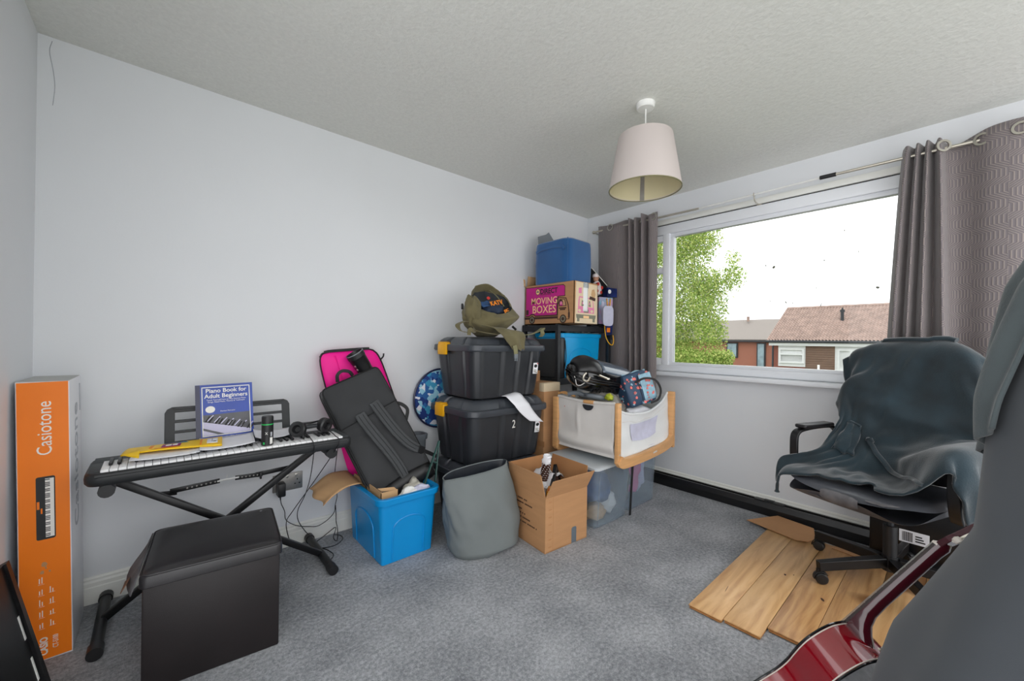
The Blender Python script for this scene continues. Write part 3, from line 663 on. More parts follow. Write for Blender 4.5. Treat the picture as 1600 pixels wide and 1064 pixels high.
for x, y, s_ in ((.062, .345, .012), (.056, .318, .009), (.074, .318, .005), (.065, .332, .005)):
    tn.prism([(x + s_ * (math.cos(a) * (.7 + .5 * nz((a, y * 50, 1)))) * .7, y + s_ * math.sin(a) * (.8 + .5 * nz((a, x * 50, 2)))) for a in [k * .524 for k in range(12)]], fo, 0, tl)
tn.ob('torn_patch', K['cardboard'], cb, smooth=0)
fs_ = face((bx1 + .02, by0, 0), (0, 1, 0), (-.02, 0, 1))
text('Casiotone', .13, K['grey_ink2'], cb, fs_, .17, .42, rot=R(90), lift=.0008, depth=.0004, wide=.9)
MB().prism([(.235, .86), (.25, .86), (.25, .97), (.235, .97)], fs_, 0, .0012).ob('side_label', K['grey_ink2'], cb, smooth=0)

# black slotted panel leaning by the left wall, nearest the camera
pn = thing('slotted_panel', 'black slotted metal panel leaning at the bottom left corner', 'panel', (-.28, 1.5, 0))
pc, pd = V((-.372, 2.1, .405)), V((-.19, 1.5, .29))
A_, B_ = V((-.366, 2.085, .42)), V((-.165, 1.64, .0))       # upper and lower ends of the right-hand edge
al_ = (B_ - A_); wd = V((-.02, -1, .03)).normalized(); nn = al_.normalized().cross(wd).normalized()
if nn.x < 0: nn = -nn
frp = M(((wd.x, -al_.normalized().x, nn.x, A_.x), (wd.y, -al_.normalized().y, nn.y, A_.y), (wd.z, -al_.normalized().z, nn.z, A_.z), (0, 0, 0, 1)))
Lp = al_.length
pm = MB()
def bar(x0, x1, y0, y1, d0=0., d1=.02): pm.prism([(x0, -y1 * Lp), (x1, -y1 * Lp), (x1, -y0 * Lp), (x0, -y0 * Lp)], frp, d0 - .02, d1 - .02)
bar(0, .03, 0, 1, 0, .024); bar(.06, .3, 0, 1, .004, .016)
ys = [0, .17, .3, .37, .47, .62, .74, .86, 1]
for a, b_ in ((0, 1),): bar(.03, .06, a, b_, .004, .016)
pm.ob('panel_sheet', K['black_metal'], pn, smooth=0)
MB().prism([(.034, -.95 * Lp), (.058, -.95 * Lp), (.058, -.1 * Lp), (.034, -.1 * Lp)], frp, -.023, -.021).ob('backing_strip', K['white_pl'], pn, smooth=0)
for x0, y0, y1 in ((.040, .28, .40), (.043, .49, .60), (.06, .86, .95)): MB().prism([(x0, -y1 * Lp), (x0 + .011, -y1 * Lp), (x0 + .011, -y0 * Lp), (x0, -y0 * Lp)], frp, -.012, -.0025).ob('slot', K['white_pl'], pn, smooth=0)

# stand
st = thing('keyboard_stand', 'black folding cross-leg keyboard stand in front of the back wall', 'stand', (.25, 2.27, 0))
def rodleg(x0, z0, x1, z1, y, nm):
    d = V((x1 - x0, 0, z1 - z0)); a = math.atan2(d.z, d.x)
    MB().box(((x0 + x1) / 2, y, (z0 + z1) / 2), (d.length, .028, .028), .003, (0, -a, 0)).ob(nm, K['black_metal'], st)
rodleg(-.13, .59, .655, .03, 2.25, 'cross_leg'); rodleg(.64, .59, -.155, .03, 2.285, 'cross_leg')
for x in (-.16, .66):
    b_ = MB().cyl((x, 2.09, .024), (x, 2.475, .024), .019, n=14).ob('foot_bar', K['black_metal'], st)
    for y0, y1 in ((2.055, 2.105), (2.462, 2.498)): MB().cyl((x, y0, .0235), (x, y1, .0235), .0235, n=14).ob('rubber_cap', K['black_pl'], b_)
for x in (-.135, .64):
    b_ = MB().cyl((x, 2.07, .607), (x, 2.36, .607), .02, n=14).ob('support_bar', K['dark_metal'], st)
    MB().cyl((x, 2.04, .607), (x, 2.085, .607), .0235, n=14).ob('rubber_cap', K['black_pl'], b_)
br = MB()
def flat(x0, x1, z0, z1, y=2.34, h_=.022): br.box(((x0 + x1) / 2, y, (z0 + z1) / 2), (math.hypot(x1 - x0, z1 - z0), .004, h_), .001, (0, -math.atan2(z1 - z0, x1 - x0), 0))
flat(-.02, .07, .474, .468); flat(.045, .225, .478, .487, 2.336); flat(.285, .40, .487, .482, 2.336); flat(.37, .55, .484, .492)
br.box((.39, 2.33, .478), (.008, .02, .03), .001); br.ob('locking_strap', K['black_metal'], st)
hl = MB()
for k in range(7): hl.cyl((.105 + k * .017, 2.3335, .4808 + k * .0009), (.105 + k * .017, 2.3325, .4808 + k * .0009), .0036, n=8)
for k in range(6): hl.cyl((.297 + k * .016, 2.3335, .4868 - k * .0007), (.297 + k * .016, 2.3325, .4868 - k * .0007), .0036, n=8)
o = hl.ob('strap_holes', K['steel_plate'], st); o['kind'] = 'stuff'
cl = MB().tube(cat([(.215, 2.335, .486), (.25, 2.332, .489), (.3, 2.335, .488)], 4), .0042, 6); cl.tube([(.25, 2.332, .49), (.253, 2.33, .51)], .0016, 5); cl.ob('cable_tie', K['white_pl'], st)

# keyboard
kx0, kx1, ky0, ky1, kz = -.195, .738, 2.03, 2.295, .678
kb = thing('digital_piano_keyboard', 'black portable keyboard with white keys on the folding stand', 'keyboard', ((kx0 + kx1) / 2, 2.16, .627))
body = MB()
rings = []
for z, ins in ((.627, .014), (.629, .008), (.64, .001), (.655, 0), (.668, .002), (.675, .008)):
    rings.append([V(((kx0 + kx1) / 2 + x, (ky0 + ky1) / 2 + y, z)) for x, y in rrect(kx1 - kx0 - 2 * ins, ky1 - ky0 - 2 * ins, .04 - ins * .5, 6)])
body.loft(rings); body.ob('case', K['kb'], kb)
dk_ = MB(); dk_.bx(kx0 + .012, kx1 - .012, 2.19, ky1 - .012, .672, kz + .001, .003); dk_.bx(kx0 + .012, -.152, ky0 + .03, 2.19, .672, kz + .001, .003); dk_.bx(.692, kx1 - .012, ky0 + .03, 2.19, .672, kz + .001, .003)
dk_.ob('deck', K['grill'], kb)
MB().cyl((kx0 + .03, ky0 + .012, .664), (kx1 - .03, ky0 + .012, .664), .012, n=10).ob('front_lip', K['kb'], kb)
kw = .844 / 36
wk = MB().bx(0, kw - .0014, 0, .145, -.012, .008, .0016).ob('white_key', K['key_w'], kb, local=True); wk.data.transform(M.Identity(4))
for k in range(36):
    o = wk if k == 0 else wk.copy()
    if k: COL.objects.link(o); WM[o.name] = WM[kb.name]
    o.parent = kb; o.matrix_local = WM[kb.name].inverted() @ M.Translation((-.152 + k * kw, 2.045, .676))
bk_ = MB().bx(-.0055, .0055, 0, .09, 0, .011, .0025).warp(lambda p: V((p.x, p.y + (.006 if p.z < .003 and p.y < .01 else 0) - .004 * (p.y < .02) * (p.z < .004), p.z))).ob('black_key', K['key_b'], kb, local=True)
first = True
for k in range(35):
    if k % 7 in (2, 6): continue
    o = bk_ if first else bk_.copy()
    if not first: COL.objects.link(o); WM[o.name] = WM[kb.name]
    first = False
    o.parent = kb; o.matrix_local = WM[kb.name].inverted() @ M.Translation((-.152 + (k + 1) * kw - .0007, 2.1, .684))
# music rest: slotted panel leaning back
mr = face((.268, 2.293, .672), (1, 0, 0), (0, .24, 1))
W2, H2 = .49, .185
rest = MB()
def mb_(x0, x1, y0, y1): rest.prism([(x0, y0), (x1, y0), (x1, y1), (x0, y1)], mr, -.004, .004)
out = rrect(W2, H2 * 2, .03, 6)
top = [(x, y) for x, y in out if y > .01]
mb_(-W2 / 2, W2 / 2, 0, .035)
for a in (0, 1, 2): mb_(-W2 / 2 + .03, W2 / 2 - .03, .035 + .033 + a * .046, .035 + .033 + a * .046 + .013)
rest.prism([(-W2 / 2, .03), (-W2 / 2 + .035, .03), (-W2 / 2 + .035, H2), (-W2 / 2 + .025, H2), (-W2 / 2 + .008, H2 - .009), (-W2 / 2, H2 - .025)], mr, -.004, .004)
rest.prism([(W2 / 2 - .035, .03), (W2 / 2, .03), (W2 / 2, H2 - .025), (W2 / 2 - .008, H2 - .009), (W2 / 2 - .025, H2), (W2 / 2 - .035, H2)], mr, -.004, .004)
mb_(-W2 / 2 + .025, W2 / 2 - .025, H2 - .013, H2)
rest.ob('music_rest', K['kb'], kb, smooth=0, bev=.002)

# piano book on the rest
bo = thing('piano_book', 'blue piano tutor book propped up on the music rest', 'book', (.26, 2.28, .69))
bw, bh_ = .218, .256
fb = face((.133, 2.276, .692), (1, .01, .018), (-.02, .2, 1))
MB().prism([(0, 0), (bw, 0), (bw, bh_), (0, bh_)], fb, -.011, -.001).ob('page_block', K['white_paper'], bo, smooth=0)
MB().prism([(-.002, -.002), (bw + .001, -.002), (bw + .001, bh_ + .001), (-.002, bh_ + .001)], fb, -.0015, 0).ob('cover', K['book_blue'], bo, smooth=0)
MB().prism([(-.002, -.002), (.016, -.002), (.016, bh_), (-.002, bh_)], fb, 0, .0005).ob('spine_band', K['book_navy'], bo, smooth=0)
ph_ = MB().prism([(.024, .026), (.206, .026), (.206, .118), (.024, .118)], fb, 0, .0006).ob('cover_photo', K['book_grey'], bo, smooth=0)
MB().prism([(.024, .026), (.206, .026), (.206, .036), (.024, .088)], fb, 0, .0012).ob('photo_keys', K['book_pale'], ph_, smooth=0)
MB().prism([(.024, .060), (.103, .026), (.078, .026), (.024, .05)], fb, 0, .0016).ob('photo_shadow', K['book_grey'], ph_, smooth=0)
pk_ = MB()
for k in range(15):
    if k % 7 in (2, 5): continue
    x = .03 + k * .0122; y = .0875 - k * .0037
    pk_.prism([(x, y - .0008), (x + .006, y - .0022), (x + .022, y + .022), (x + .017, y + .0245)], fb, .0008, .0017)
o = pk_.ob('photo_black_keys', K['ink'], ph_, smooth=0); o['kind'] = 'stuff'
wks = MB()
for k in range(7):
    x = .032 + k * .0256; y = .0895 - k * .0078
    wks.prism([(x + .005, y), (x + .009, y - .001), (x + .033, y + .024), (x + .029, y + .026)], fb, .0009, .0014)
wks.ob('photo_white_keys', K['book_pale'], ph_, smooth=0)
bd = MB()
for x0, x1, y0, y1 in ((.021, .208, .021, .025), (.021, .208, .242, .246), (.021, .0245, .021, .246), (.2045, .208, .021, .246)): bd.prism([(x0, y0), (x1, y0), (x1, y1), (x0, y1)], fb, 0, .0018)
bd.ob('cover_border', K['white_ink'], bo, smooth=0)
text('Piano Book for', .0265, K['white_ink'], bo, fb, .115, .219, al='CENTER', wide=.98, bold=.0004)
text('Adult Beginners', .0265, K['white_ink'], bo, fb, .115, .1945, al='CENTER', wide=.98, bold=.0004)
text('Teach Yourself How to Play Famous Piano', .0088, K['white_ink'], bo, fb, .115, .182, al='CENTER')
text('Songs, Read Music, Theory & Technique', .0088, K['white_ink'], bo, fb, .115, .173, al='CENTER')
text('Damon Ferrante', .0085, K['white_ink'], bo, fb, .118, .128, al='CENTER')
text('Book & Streaming Video Lessons', .0092, K['white_ink'], bo, fb, .115, .008, al='CENTER', bold=.0002)
MB().prism(ell(.018, .0155, 24, .052, .142), fb, 0, .001).ob('cover_badge', K['white_ink'], bo, smooth=0)

# papers, yellow packet, deodorant, headphones
def sheet(name, label, pts, z, m=K['white_paper'], cat_='paper', cur=0.01, group=None):
    a, b_, c_, d_ = [V((x, y, z)) for x, y in pts]; ce = (a + b_ + c_ + d_) / 4
    g_ = MB().grid(10, 8, lambda u, v: (a * (1 - u) + b_ * u) * (1 - v) + (d_ * (1 - u) + c_ * u) * v + V((0, 0, cur * (abs(2 * u - 1) ** 3 * .5 + .5 * v * v))))
    o = g_.ob(name, m, None, smooth=60, solid=.0008, off=0); rebase(o, (ce.x, ce.y, z)); return tag(o, label, cat_, group or ('sheets of music on the keys' if name == 'sheet_music' else None))
KT = .6965
sheet('sheet_music', 'white sheet lying on the keys under the yellow packet', [(-.08, 2.055), (.13, 2.045), (.15, 2.24), (-.06, 2.24)], KT + .001)
sheet('sheet_music', 'white sheet on the keys between yellow packet and deodorant can', [(.13, 2.05), (.325, 2.075), (.345, 2.27), (.14, 2.255)], KT + .004, cur=.014)
p3 = sheet('sheet_music', 'white paper propped behind the deodorant can beside the headphones', [(.335, 2.14), (.50, 2.15), (.56, 2.27), (.345, 2.27)], KT + .002, cur=.03)
ye = thing('yellow_packet', 'yellow printed packet with white address label on the keys', 'packet', (.05, 2.14, KT + .012))
ya, yb_, yc_, yd = V((-.105, 2.14, KT + .012)), V((.208, 2.10, KT + .012)), V((.222, 2.235, KT + .02)), V((-.085, 2.235, KT + .016))
def ypt(u, v, w=0): return (ya * (1 - u) + yb_ * u) * (1 - v) + (yd * (1 - u) + yc_ * u) * v + V((0, 0, .016 * math.sin(u * 2.4) * (1 - v) ** 2 * (1 - u) + .004 * math.sin(v * 3.1) + w))
MB().grid(24, 10, lambda u, v: ypt(u, v)).ob('packet_body', K['yellow_pk'], ye, smooth=60, solid=.005)
MB().grid(6, 4, lambda u, v: V((-.105, 2.14, KT + .014)) * (1 - u) + V((-.052, 2.085, KT + .003)) * u * (1 - v) + V((-.05, 2.14, KT + .028)) * u * v).ob('torn_flap', K['yellow_pk'], ye, smooth=60, solid=.001)
def ypatch(u0, u1, v0, v1, nm, m, l=.002): MB().grid(6, 6, lambda u, v: ypt(u0 + (u1 - u0) * u, v0 + (v1 - v0) * v, l)).ob(nm, m, ye, smooth=60, solid=.0006)
ypatch(.83, .95, .2, .78, 'address_label', K['white_paper'])
ypatch(.36, .55, .22, .62, 'pink_logo', K['purple_ink']); ypatch(.4, .46, .28, .5, 'logo_lettering', K['white_ink'], .0035); ypatch(.47, .52, .3, .52, 'logo_lettering', K['white_ink'], .0035)
ypatch(.36, .6, .78, .86, 'print_stroke', K['book_blue']); ypatch(.5, .62, .68, .74, 'print_stroke', K['cyan_ink']); ypatch(.3, .52, .08, .14, 'print_line', K['orange_ink']); ypatch(.24, .27, .25, .7, 'print_line', K['orange_ink']); ypatch(.755, .775, .12, .85, 'print_line', K['orange_ink']); ypatch(.885, .889, .3, .7, 'label_print', K['ink'], .0034); ypatch(.9, .935, .3, .38, 'label_print', K['grey_ink'], .0034)
de = thing('deodorant_can', 'black deodorant can with neon green ring standing on the keys', 'can', (.372, 2.08, KT - .011))
dc = (.372, 2.08, KT - .011)
MB().lathe([(.001, 0), (.021, 0), (.0235, .002), (.0235, .092), (.001, .092)], dc, 28).ob('can_body', K['black_pl'], de)
MB().lathe([(.02, .092), (.0238, .092), (.0238, .0965), (.02, .0965)], dc, 28, closed=True).ob('green_ring', K['green'], de)
MB().lathe([(.001, .0965), (.0235, .0965), (.0235, .124), (.021, .13), (.001, .131)], dc, 28).ob('cap', K['black_pl'], de)
fd = face((dc[0] + .004, dc[1] - .0238, dc[2]), (1, 0, 0), (0, 0, 1))
def canpatch(a0, a1, z0, z1, nm, m):
    MB().grid(8, 2, lambda u, v: V((dc[0] + .0238 * math.cos(R(a0 + (a1 - a0) * u)), dc[1] + .0238 * math.sin(R(a0 + (a1 - a0) * u)), dc[2] + z0 + (z1 - z0) * v))).ob(nm, m, de, smooth=60, solid=.0004)
canpatch(285, 318, .006, .036, 'bar_code', K['white_ink']); canpatch(290, 312, .04, .06, 'printed_panel', K['grey_ink2']); canpatch(215, 235, .006, .016, 'green_print', K['green'])
for s_, x, z in (('X', .0, .05),): text(s_, .016, K['white_ink'], de, face((dc[0] - .0125, dc[1] - .0206, dc[2]), (.86, -.5, 0), (0, 0, 1)), 0, z, depth=.0004)
hp = thing('headphones', 'black over-ear headphones lying on the right end of the keys', 'headphones', (.56, 2.15, KT))
def cup(c, tilt, rz_):
    fr = M.Translation(c) @ M.Rotation(rz_, 4, 'Z') @ M.Rotation(tilt, 4, 'X')
    MB().lathe([(.001, -.018), (.026, -.017), (.034, -.01), (.036, 0), (.033, .008), (.001, .008)], n=28).xf(fr).ob('ear_cup', K['black_pl'], hp)
    MB().lathe([(.012, .008), (.026, .007), (.036, .012), (.037, .02), (.031, .026), (.02, .025), (.014, .014)], n=28, closed=True).xf(fr).ob('ear_cushion', K['bag_pvc'], hp)
cup((.505, 2.105, KT + .035), R(75), R(-35)); cup((.625, 2.13, KT + .039), R(100), R(25))
MB().ribbon(cat([(.505, 2.13, KT + .055), (.515, 2.2, KT + .05), (.55, 2.245, KT + .035), (.6, 2.24, KT + .035), (.635, 2.2, KT + .048), (.63, 2.155, KT + .055)], 6), .024, .008, (0, 0, 1)).ob('headband', K['black_pl'], hp)
MB().tube([(.533, 2.118, KT + .04), (.59, 2.118, KT + .042)], .011, 10).ob('hinge', K['dark_metal'], hp)

# socket with plug and the loose cables
so = thing('wall_socket', 'brushed steel double wall socket above the skirting', 'socket', (.553, 2.517, .36))
MB().bx(.478, .628, 2.511, YB, .312, .408, .004).ob('face_plate', K['steel_plate'], so)
for x in (.592, .612, .6): pass
for nm, x, z, sx, sz in (('switch', .594, .392, .012, .018), ('pin_hole', .6, .368, .005, .009), ('pin_hole', .589, .345, .008, .006), ('pin_hole', .611, .345, .008, .006), ('switch', .548, .392, .012, .018)):
    MB().bx(x - sx / 2, x + sx / 2, 2.509, 2.513, z - sz / 2, z + sz / 2, .001).ob(nm, K['chrome'] if nm == 'switch' else K['ink'], so)
pg = thing('plug_adaptor', 'black mains adaptor plugged into the steel socket', 'plug', (.512, 2.49, .34))
MB().bx(.494, .532, 2.455, 2.511, .300, .372, .006).ob('adaptor_body', K['black_pl'], pg); MB().cyl((.51, 2.48, .302), (.51, 2.478, .28), .004, .003, n=8).ob('strain_relief', K['black_pl'], pg)
def cable(label, pts, r=.0022):
    t = MB().tube(cat(pts, 7), r, 6); o = t.ob('cable', K['black_pl'], None); rebase(o, pts[-1]); return tag(o, label, 'cable', 'loose black leads under the keyboard')
cable('black power lead curling from the adaptor along the skirting', [(.51, 2.478, .285), (.513, 2.47, .26), (.527, 2.46, .22), (.535, 2.46, .17), (.585, 2.462, .125), (.65, 2.46, .1), (.7, 2.455, .092), (.755, 2.455, .115), (.785, 2.45, .15), (.79, 2.45, .19), (.80, 2.45, .245), (.785, 2.445, .3), (.775, 2.42, .38), (.772, 2.38, .5), (.765, 2.32, .61)])
cable('thin black headphone lead hanging from the left ear cup to the carpet', [(.53, 2.1, KT + .02), (.545, 2.04, KT - .005), (.55, 2.012, KT - .04), (.56, 2.1, .5), (.575, 2.25, .36), (.57, 2.36, .25), (.585, 2.42, .17), (.62, 2.43, .1), (.655, 2.42, .05), (.68, 2.38, .008), (.71, 2.32, .004), (.72, 2.25, .004), (.69, 2.2, .004)])
cable('thin black headphone lead hanging from the right ear cup to the carpet', [(.64, 2.12, KT + .015), (.655, 2.05, KT - .005), (.66, 2.012, KT - .04), (.61, 2.15, .48), (.545, 2.36, .25), (.53, 2.43, .17), (.545, 2.45, .08), (.57, 2.44, .012)])
cable('black lead looped in a flat coil on the carpet beside the blue tub', [(.79, 2.445, .19), (.792, 2.44, .14), (.79, 2.43, .1), (.795, 2.42, .06), (.79, 2.4, .02), (.78, 2.39, .004), (.77, 2.41, .02), (.785, 2.42, .07), (.75, 2.46, .03), (.7, 2.46, .004), (.65, 2.42, .004), (.69, 2.36, .004), (.76, 2.345, .004), (.815, 2.39, .004), (.82, 2.44, .004), (.79, 2.465, .01)])

# folding storage stool
ss = thing('storage_stool', 'black faux leather cube stool in front of the keyboard stand', 'stool', (.18, 1.932, 0), R(-5.5))
b_ = MB(); n_ = 10
b_.bx(-.195, .195, -.19, .19, 0, .355, .006)
b_.ob('stool_body', K['leather_side'], ss, local=True)
lid = thing_lid = MB()
rings = []
for z, ins, r_ in ((.335, -.004, .02), (.337, -.006, .02), (.366, -.006, .022), (.376, -.002, .022), (.382, .006, .03), (.387, .03, .04), (.389, .07, .04), (.390, .12, .03)):
    rings.append([V((x * 1.03, y, z + .011 + .004 * nz((x * 7, y * 7, 2)) * (z > .38))) for x, y in rrect(.384 - 2 * ins, .384 - 2 * ins, max(r_ - ins * .1, .01), 6)])
lid.loft(rings, cap0=True); lo = lid.ob('lid', K['leather'], ss, local=True)
MB().tube([V((x * 1.03, y, .3875)) for x, y in rrect(.389, .389, .024, 6)], .0032, 6, closed=True).ob('piping', K['leather'], lo, local=True)
MB().grid(8, 4, lambda u, v: V((-.205 - .045 * math.sin(.35 + u * 2.5) * (1 - v), -.19 + .37 * u, .332 + .053 * v))).ob('lid_skirt', K['leather_worn'], lo, local=True, solid=.003, smooth=60)
MB().grid(6, 4, lambda u, v: V((-.235 - .012 * (1 - v), -.17 + .08 * u, .34 + .022 * v * (1 - .5 * u)))).ob('worn_patch', K['worn_tan'], lo, local=True, solid=.002, smooth=60)
MB().lathe([(.001, 0), (.005, .001), (.001, .002)], n=10).xf(M.Translation((.155, .145, .3995)) @ M.Diagonal((1, .6, 1, 1))).ob('white_speck', K['white_paper'], lo, local=True)
# ================================================================ blue tub with its contents, bags leaning on the back wall
def plastic_tub(t, x0, x1, y0, y1, z0, h_, tap, m, arch=True, rim=.018, wall=.006, inner=True):
    cx, cy = (x0 + x1) / 2, (y0 + y1) / 2; w, d = x1 - x0, y1 - y0
    def rg(z, e, r=.035): return [V((cx + x, cy + y, z)) for x, y in rrect(w + 2 * e, d + 2 * e, max(r + e, .008), 6)]
    b_ = MB()
    R_ = [rg(z0, -tap - .004), rg(z0 + .004, -tap), rg(z0 + h_ - .034, -.002), rg(z0 + h_ - .033, rim * .75), rg(z0 + h_ - .004, rim), rg(z0 + h_, rim - .003), rg(z0 + h_, -wall)]
    if inner: R_ += [rg(z0 + h_ - .03, -wall - .002), rg(z0 + .012, -tap - wall)]
    b_.loft(R_); o = b_.ob('tub_body', m, t)
    if arch:
        def wallx(z, sgn, e=0): return (z - z0) / (h_) * tap - tap + e
        for fc in ('f', 'l'):
            pts = []; hw = (w if fc == 'f' else d) * .27; hh = h_ * .66
            for k in range(15):
                a = math.pi * k / 14; pts.append((-hw * math.cos(a), z0 + hh - hw * .55 + hw * .55 * math.sin(a)))
            pts = [(-hw, z0 + .015)] + pts + [(hw, z0 + .015)]
            P3 = []
            for q, z in pts:
                e = wallx(z, 1)
                P3.append(V((cx + q, y0 - e - .001, z)) if fc == 'f' else V((x0 - e - .001, cy + q, z)))
            MB().tube(P3, .0042, 6).ob('moulded_arch', m, o)
    return o
bt = thing('blue_storage_tub', 'bright turquoise open storage tub on the carpet holding bags and carton', 'tub', (1.01, 2.18, 0))
plastic_tub(bt, .848, 1.182, 1.952, 2.415, 0, .352, .022, K['blue_tub'])
# carton inside the tub with its torn flap folded out over the left rim
ct = thing('flattened_carton', 'brown carton standing in the turquoise tub with one flap bent outwards', 'box', (.93, 2.2, .1))
c_ = MB(); c_.bx(.872, .876, 2.0, 2.38, .06, .375).bx(.872, .965, 2.0, 2.004, .1, .37).bx(.872, .965, 2.376, 2.38, .06, .37)
c_.ob('carton_wall', K['cardboard2'], ct, smooth=0)
F_ = [V((.848, 2.20, .374)), V((.848, 2.42, .388)), V((.625, 2.38, .341)), V((.645, 2.19, .304))]
MB().grid(12, 10, lambda u, v: (F_[0] * (1 - u) + F_[1] * u) * (1 - v) + (F_[3] * (1 - u) + F_[2] * u) * v + V((.012 * math.sin(u * 9) * v * v, .02 * v * (1 - v) * (u - .5), .03 * math.sin(v * 3.1) + .006 * nz((u * 3, v * 3, 1))))).ob('bent_flap', K['cardboard2'], ct, solid=.004, smooth=60)
MB().grid(6, 4, lambda u, v: V((.965 - .02 * v, 2.005 + .0 * v, .365 + .02 * v)) + V((-.09 * u, .0, .012 * u))).ob('short_flap', K['cardboard2'], ct, solid=.004, smooth=60)
# plastic bags and oddments in the tub
def crumple(name, label, c, r, m, cat_='plastic bag', s=5., seed=0., parent=None):
    t = bmesh.new(); bmesh.ops.create_icosphere(t, subdivisions=4, radius=1)
    for v in t.verts:
        d = v.co.normalized(); k = 1 + .28 * nz(d * 1.7 + V((seed, 0, 0))) + .16 * abs(nz(d * s + V((seed, 2, 0)))) - .08
        v.co = V((c[0] + d.x * r[0] * k, c[1] + d.y * r[1] * k, c[2] + d.z * r[2] * k))
    b_ = MB(); b_.add(t); o = b_.ob(name, m, parent, smooth=50)
    if parent is None: rebase(o, (c[0], c[1], c[2] - r[2])); tag(o, label, cat_)
    return o
crumple('crumpled_poly_bag', 'crumpled clear plastic bag poking from the turquoise tub under the sticks', (1.10, 2.07, .30), (.07, .09, .075), K['plastic_bag'], seed=1)
crumple('white_poly_bag', 'small white plastic bag corner by the turquoise tub front rim', (1.035, 2.0, .315), (.07, .035, .05), K['white_pl'], seed=4)
crumple('striped_wrapper', 'white and lilac striped wrapper lying at the front of the turquoise tub', (1.10, 2.0, .335), (.06, .03, .03), K['mesh'], cat_='wrapper', seed=31)
crumple('clear_wrapper', 'pale blue wrapper standing in the back right of the turquoise tub', (1.15, 2.14, .35), (.025, .03, .075), K['pale_print'], cat_='wrapper', seed=6)
crumple('blue_wrapper', 'bright blue scrap of wrapper in the turquoise tub', (1.12, 2.15, .345), (.05, .04, .03), K['blue_tub2'], cat_='wrapper', seed=8)
stk = thing('plant_stakes', 'pair of dark green plastic sticks joined at the tip standing in the tub', 'sticks', (1.19, 2.06, .2))
for a in (V((1.09, 2.03, .22)), V((1.2, 2.03, .22))):
    MB().tube([a, V((1.275, 2.1, .56))], .0075, 8, flat=.6).ob('stick', K['green_stick'], stk)
MB().tube([(1.21, 2.075, .455), (1.243, 2.075, .44)], .005, 6).ob('cross_piece', K['green_stick'], stk)

# pink bag flat against the wall
pb_ = thing('pink_bag', 'hot pink flat bag with black zip leaning on the back wall', 'bag', (1.0, 2.46, .3))
TL, TR, BR, BL = V((.675, 2.455, 1.085)), V((1.03, 2.455, 1.11)), V((1.31, 2.43, .34)), V((.87, 2.43, .31))
def bil(u, v): return (TL * (1 - u) + TR * u) * (1 - v) + (BL * (1 - u) + BR * u) * v
def rcorner(u, v, n_=9.):
    # pull the square's corners into round ones
    x, y = 2 * u - 1, 2 * v - 1; l = (abs(x) ** n_ + abs(y) ** n_) ** (1 / n_); mx_ = max(abs(x), abs(y))
    k = mx_ / l if l > 1e-6 else 1
    return (x * k + 1) / 2, (y * k + 1) / 2
def pillow(thk, nrm, seed, both=True):
    def fn(u, v, sgn):
        a, b_ = rcorner(u, v); e = (1 - abs(2 * u - 1) ** 4) * (1 - abs(2 * v - 1) ** 6)
        return bil(a, b_) + nrm * (sgn * thk * max(e, 0) ** .5 + .008 * nz((u * 4, v * 7, seed)) * e)
    return fn
nrm = V((0, -1, .06)).normalized(); pf_ = pillow(.03, nrm, 2.)
g_ = MB().grid(26, 40, lambda u, v: pf_(u, v, 1)); g_.grid(26, 40, lambda u, v: pf_(u, v, -.6)); g_.ob('bag_body', K['pink'], pb_, smooth=70)
edge = [bil(*rcorner(u, v)) for u, v in [(k / 14, 0) for k in range(14)] + [(1, k / 30) for k in range(31)]]
MB().tube(edge, .006, 6).ob('zip_edge', K['zip'], pb_)
MB().tube([bil(*rcorner(0, k / 12 * .5)) + nrm * .005 for k in range(13)], .004, 6).ob('left_piping', K['zip'], pb_)
MB().ribbon([bil(*rcorner(k / 10 * .75 + .1, .0)) + nrm * .012 + V((0, 0, .004)) for k in range(11)], .016, .003, nrm).ob('zip_tape', K['zip'], pb_)
MB().tube(cat([bil(.97, .1), bil(1.06, .07), bil(1.09, .045)], 4), .005, 6).ob('zip_pull', K['zip'], pb_)
MB().tube([bil(.25 + .0 * k, k / 10 * .34 + .03) + nrm * (.028) for k in range(11)], .003, 5).ob('fold_seam', K['pink'], pb_)
MB().tube(cat([bil(.22, .37) + nrm * .03, bil(.27, .355) + nrm * .036, bil(.28, .375) + nrm * .034], 4), .005, 6).ob('red_tab', K['red_print'], pb_)

# black tube between the bags
tb = thing('black_tube', 'black ribbed open tube sticking up in front of the pink bag', 'tube', (.93, 2.34, .95))
a0, a1 = V((.865, 2.385, 1.085)), V((1.05, 2.385, .80)); ax = (a1 - a0).normalized()
fr = M.Translation(a0) @ ax.to_track_quat('Z', 'Y').to_matrix().to_4x4()
MB().lathe([(.041, .012), (.047, 0), (.052, .004), (.052, .03), (.049, .034), (.046, .1), (.0445, .104), (.0445, .3), (.04, .3), (.039, .03)], n=32, closed=True).xf(fr).ob('tube_shell', K['black_pl'], tb)
MB().lathe([(.001, .02), (.04, .02), (.04, .026), (.001, .026)], n=28).xf(fr).ob('inner_cap', K['screen'], tb)
MB().lathe([(.0475, -.001), (.0515, -.0005), (.0525, .004), (.049, .004)], n=32, closed=True).xf(fr).ob('pale_rim', K['bin_grey'], tb)
for k, (z, l) in enumerate(((.045, .012), (.06, .02), (.085, .022), (.112, .012))):
    MB().grid(5, 2, lambda u, v: fr @ V((.0476 * math.cos(R(-118 + 20 * u)), .0476 * math.sin(R(-118 + 20 * u)), z + l * v))).ob('printed_mark', K['chrome'], tb, solid=.0006)

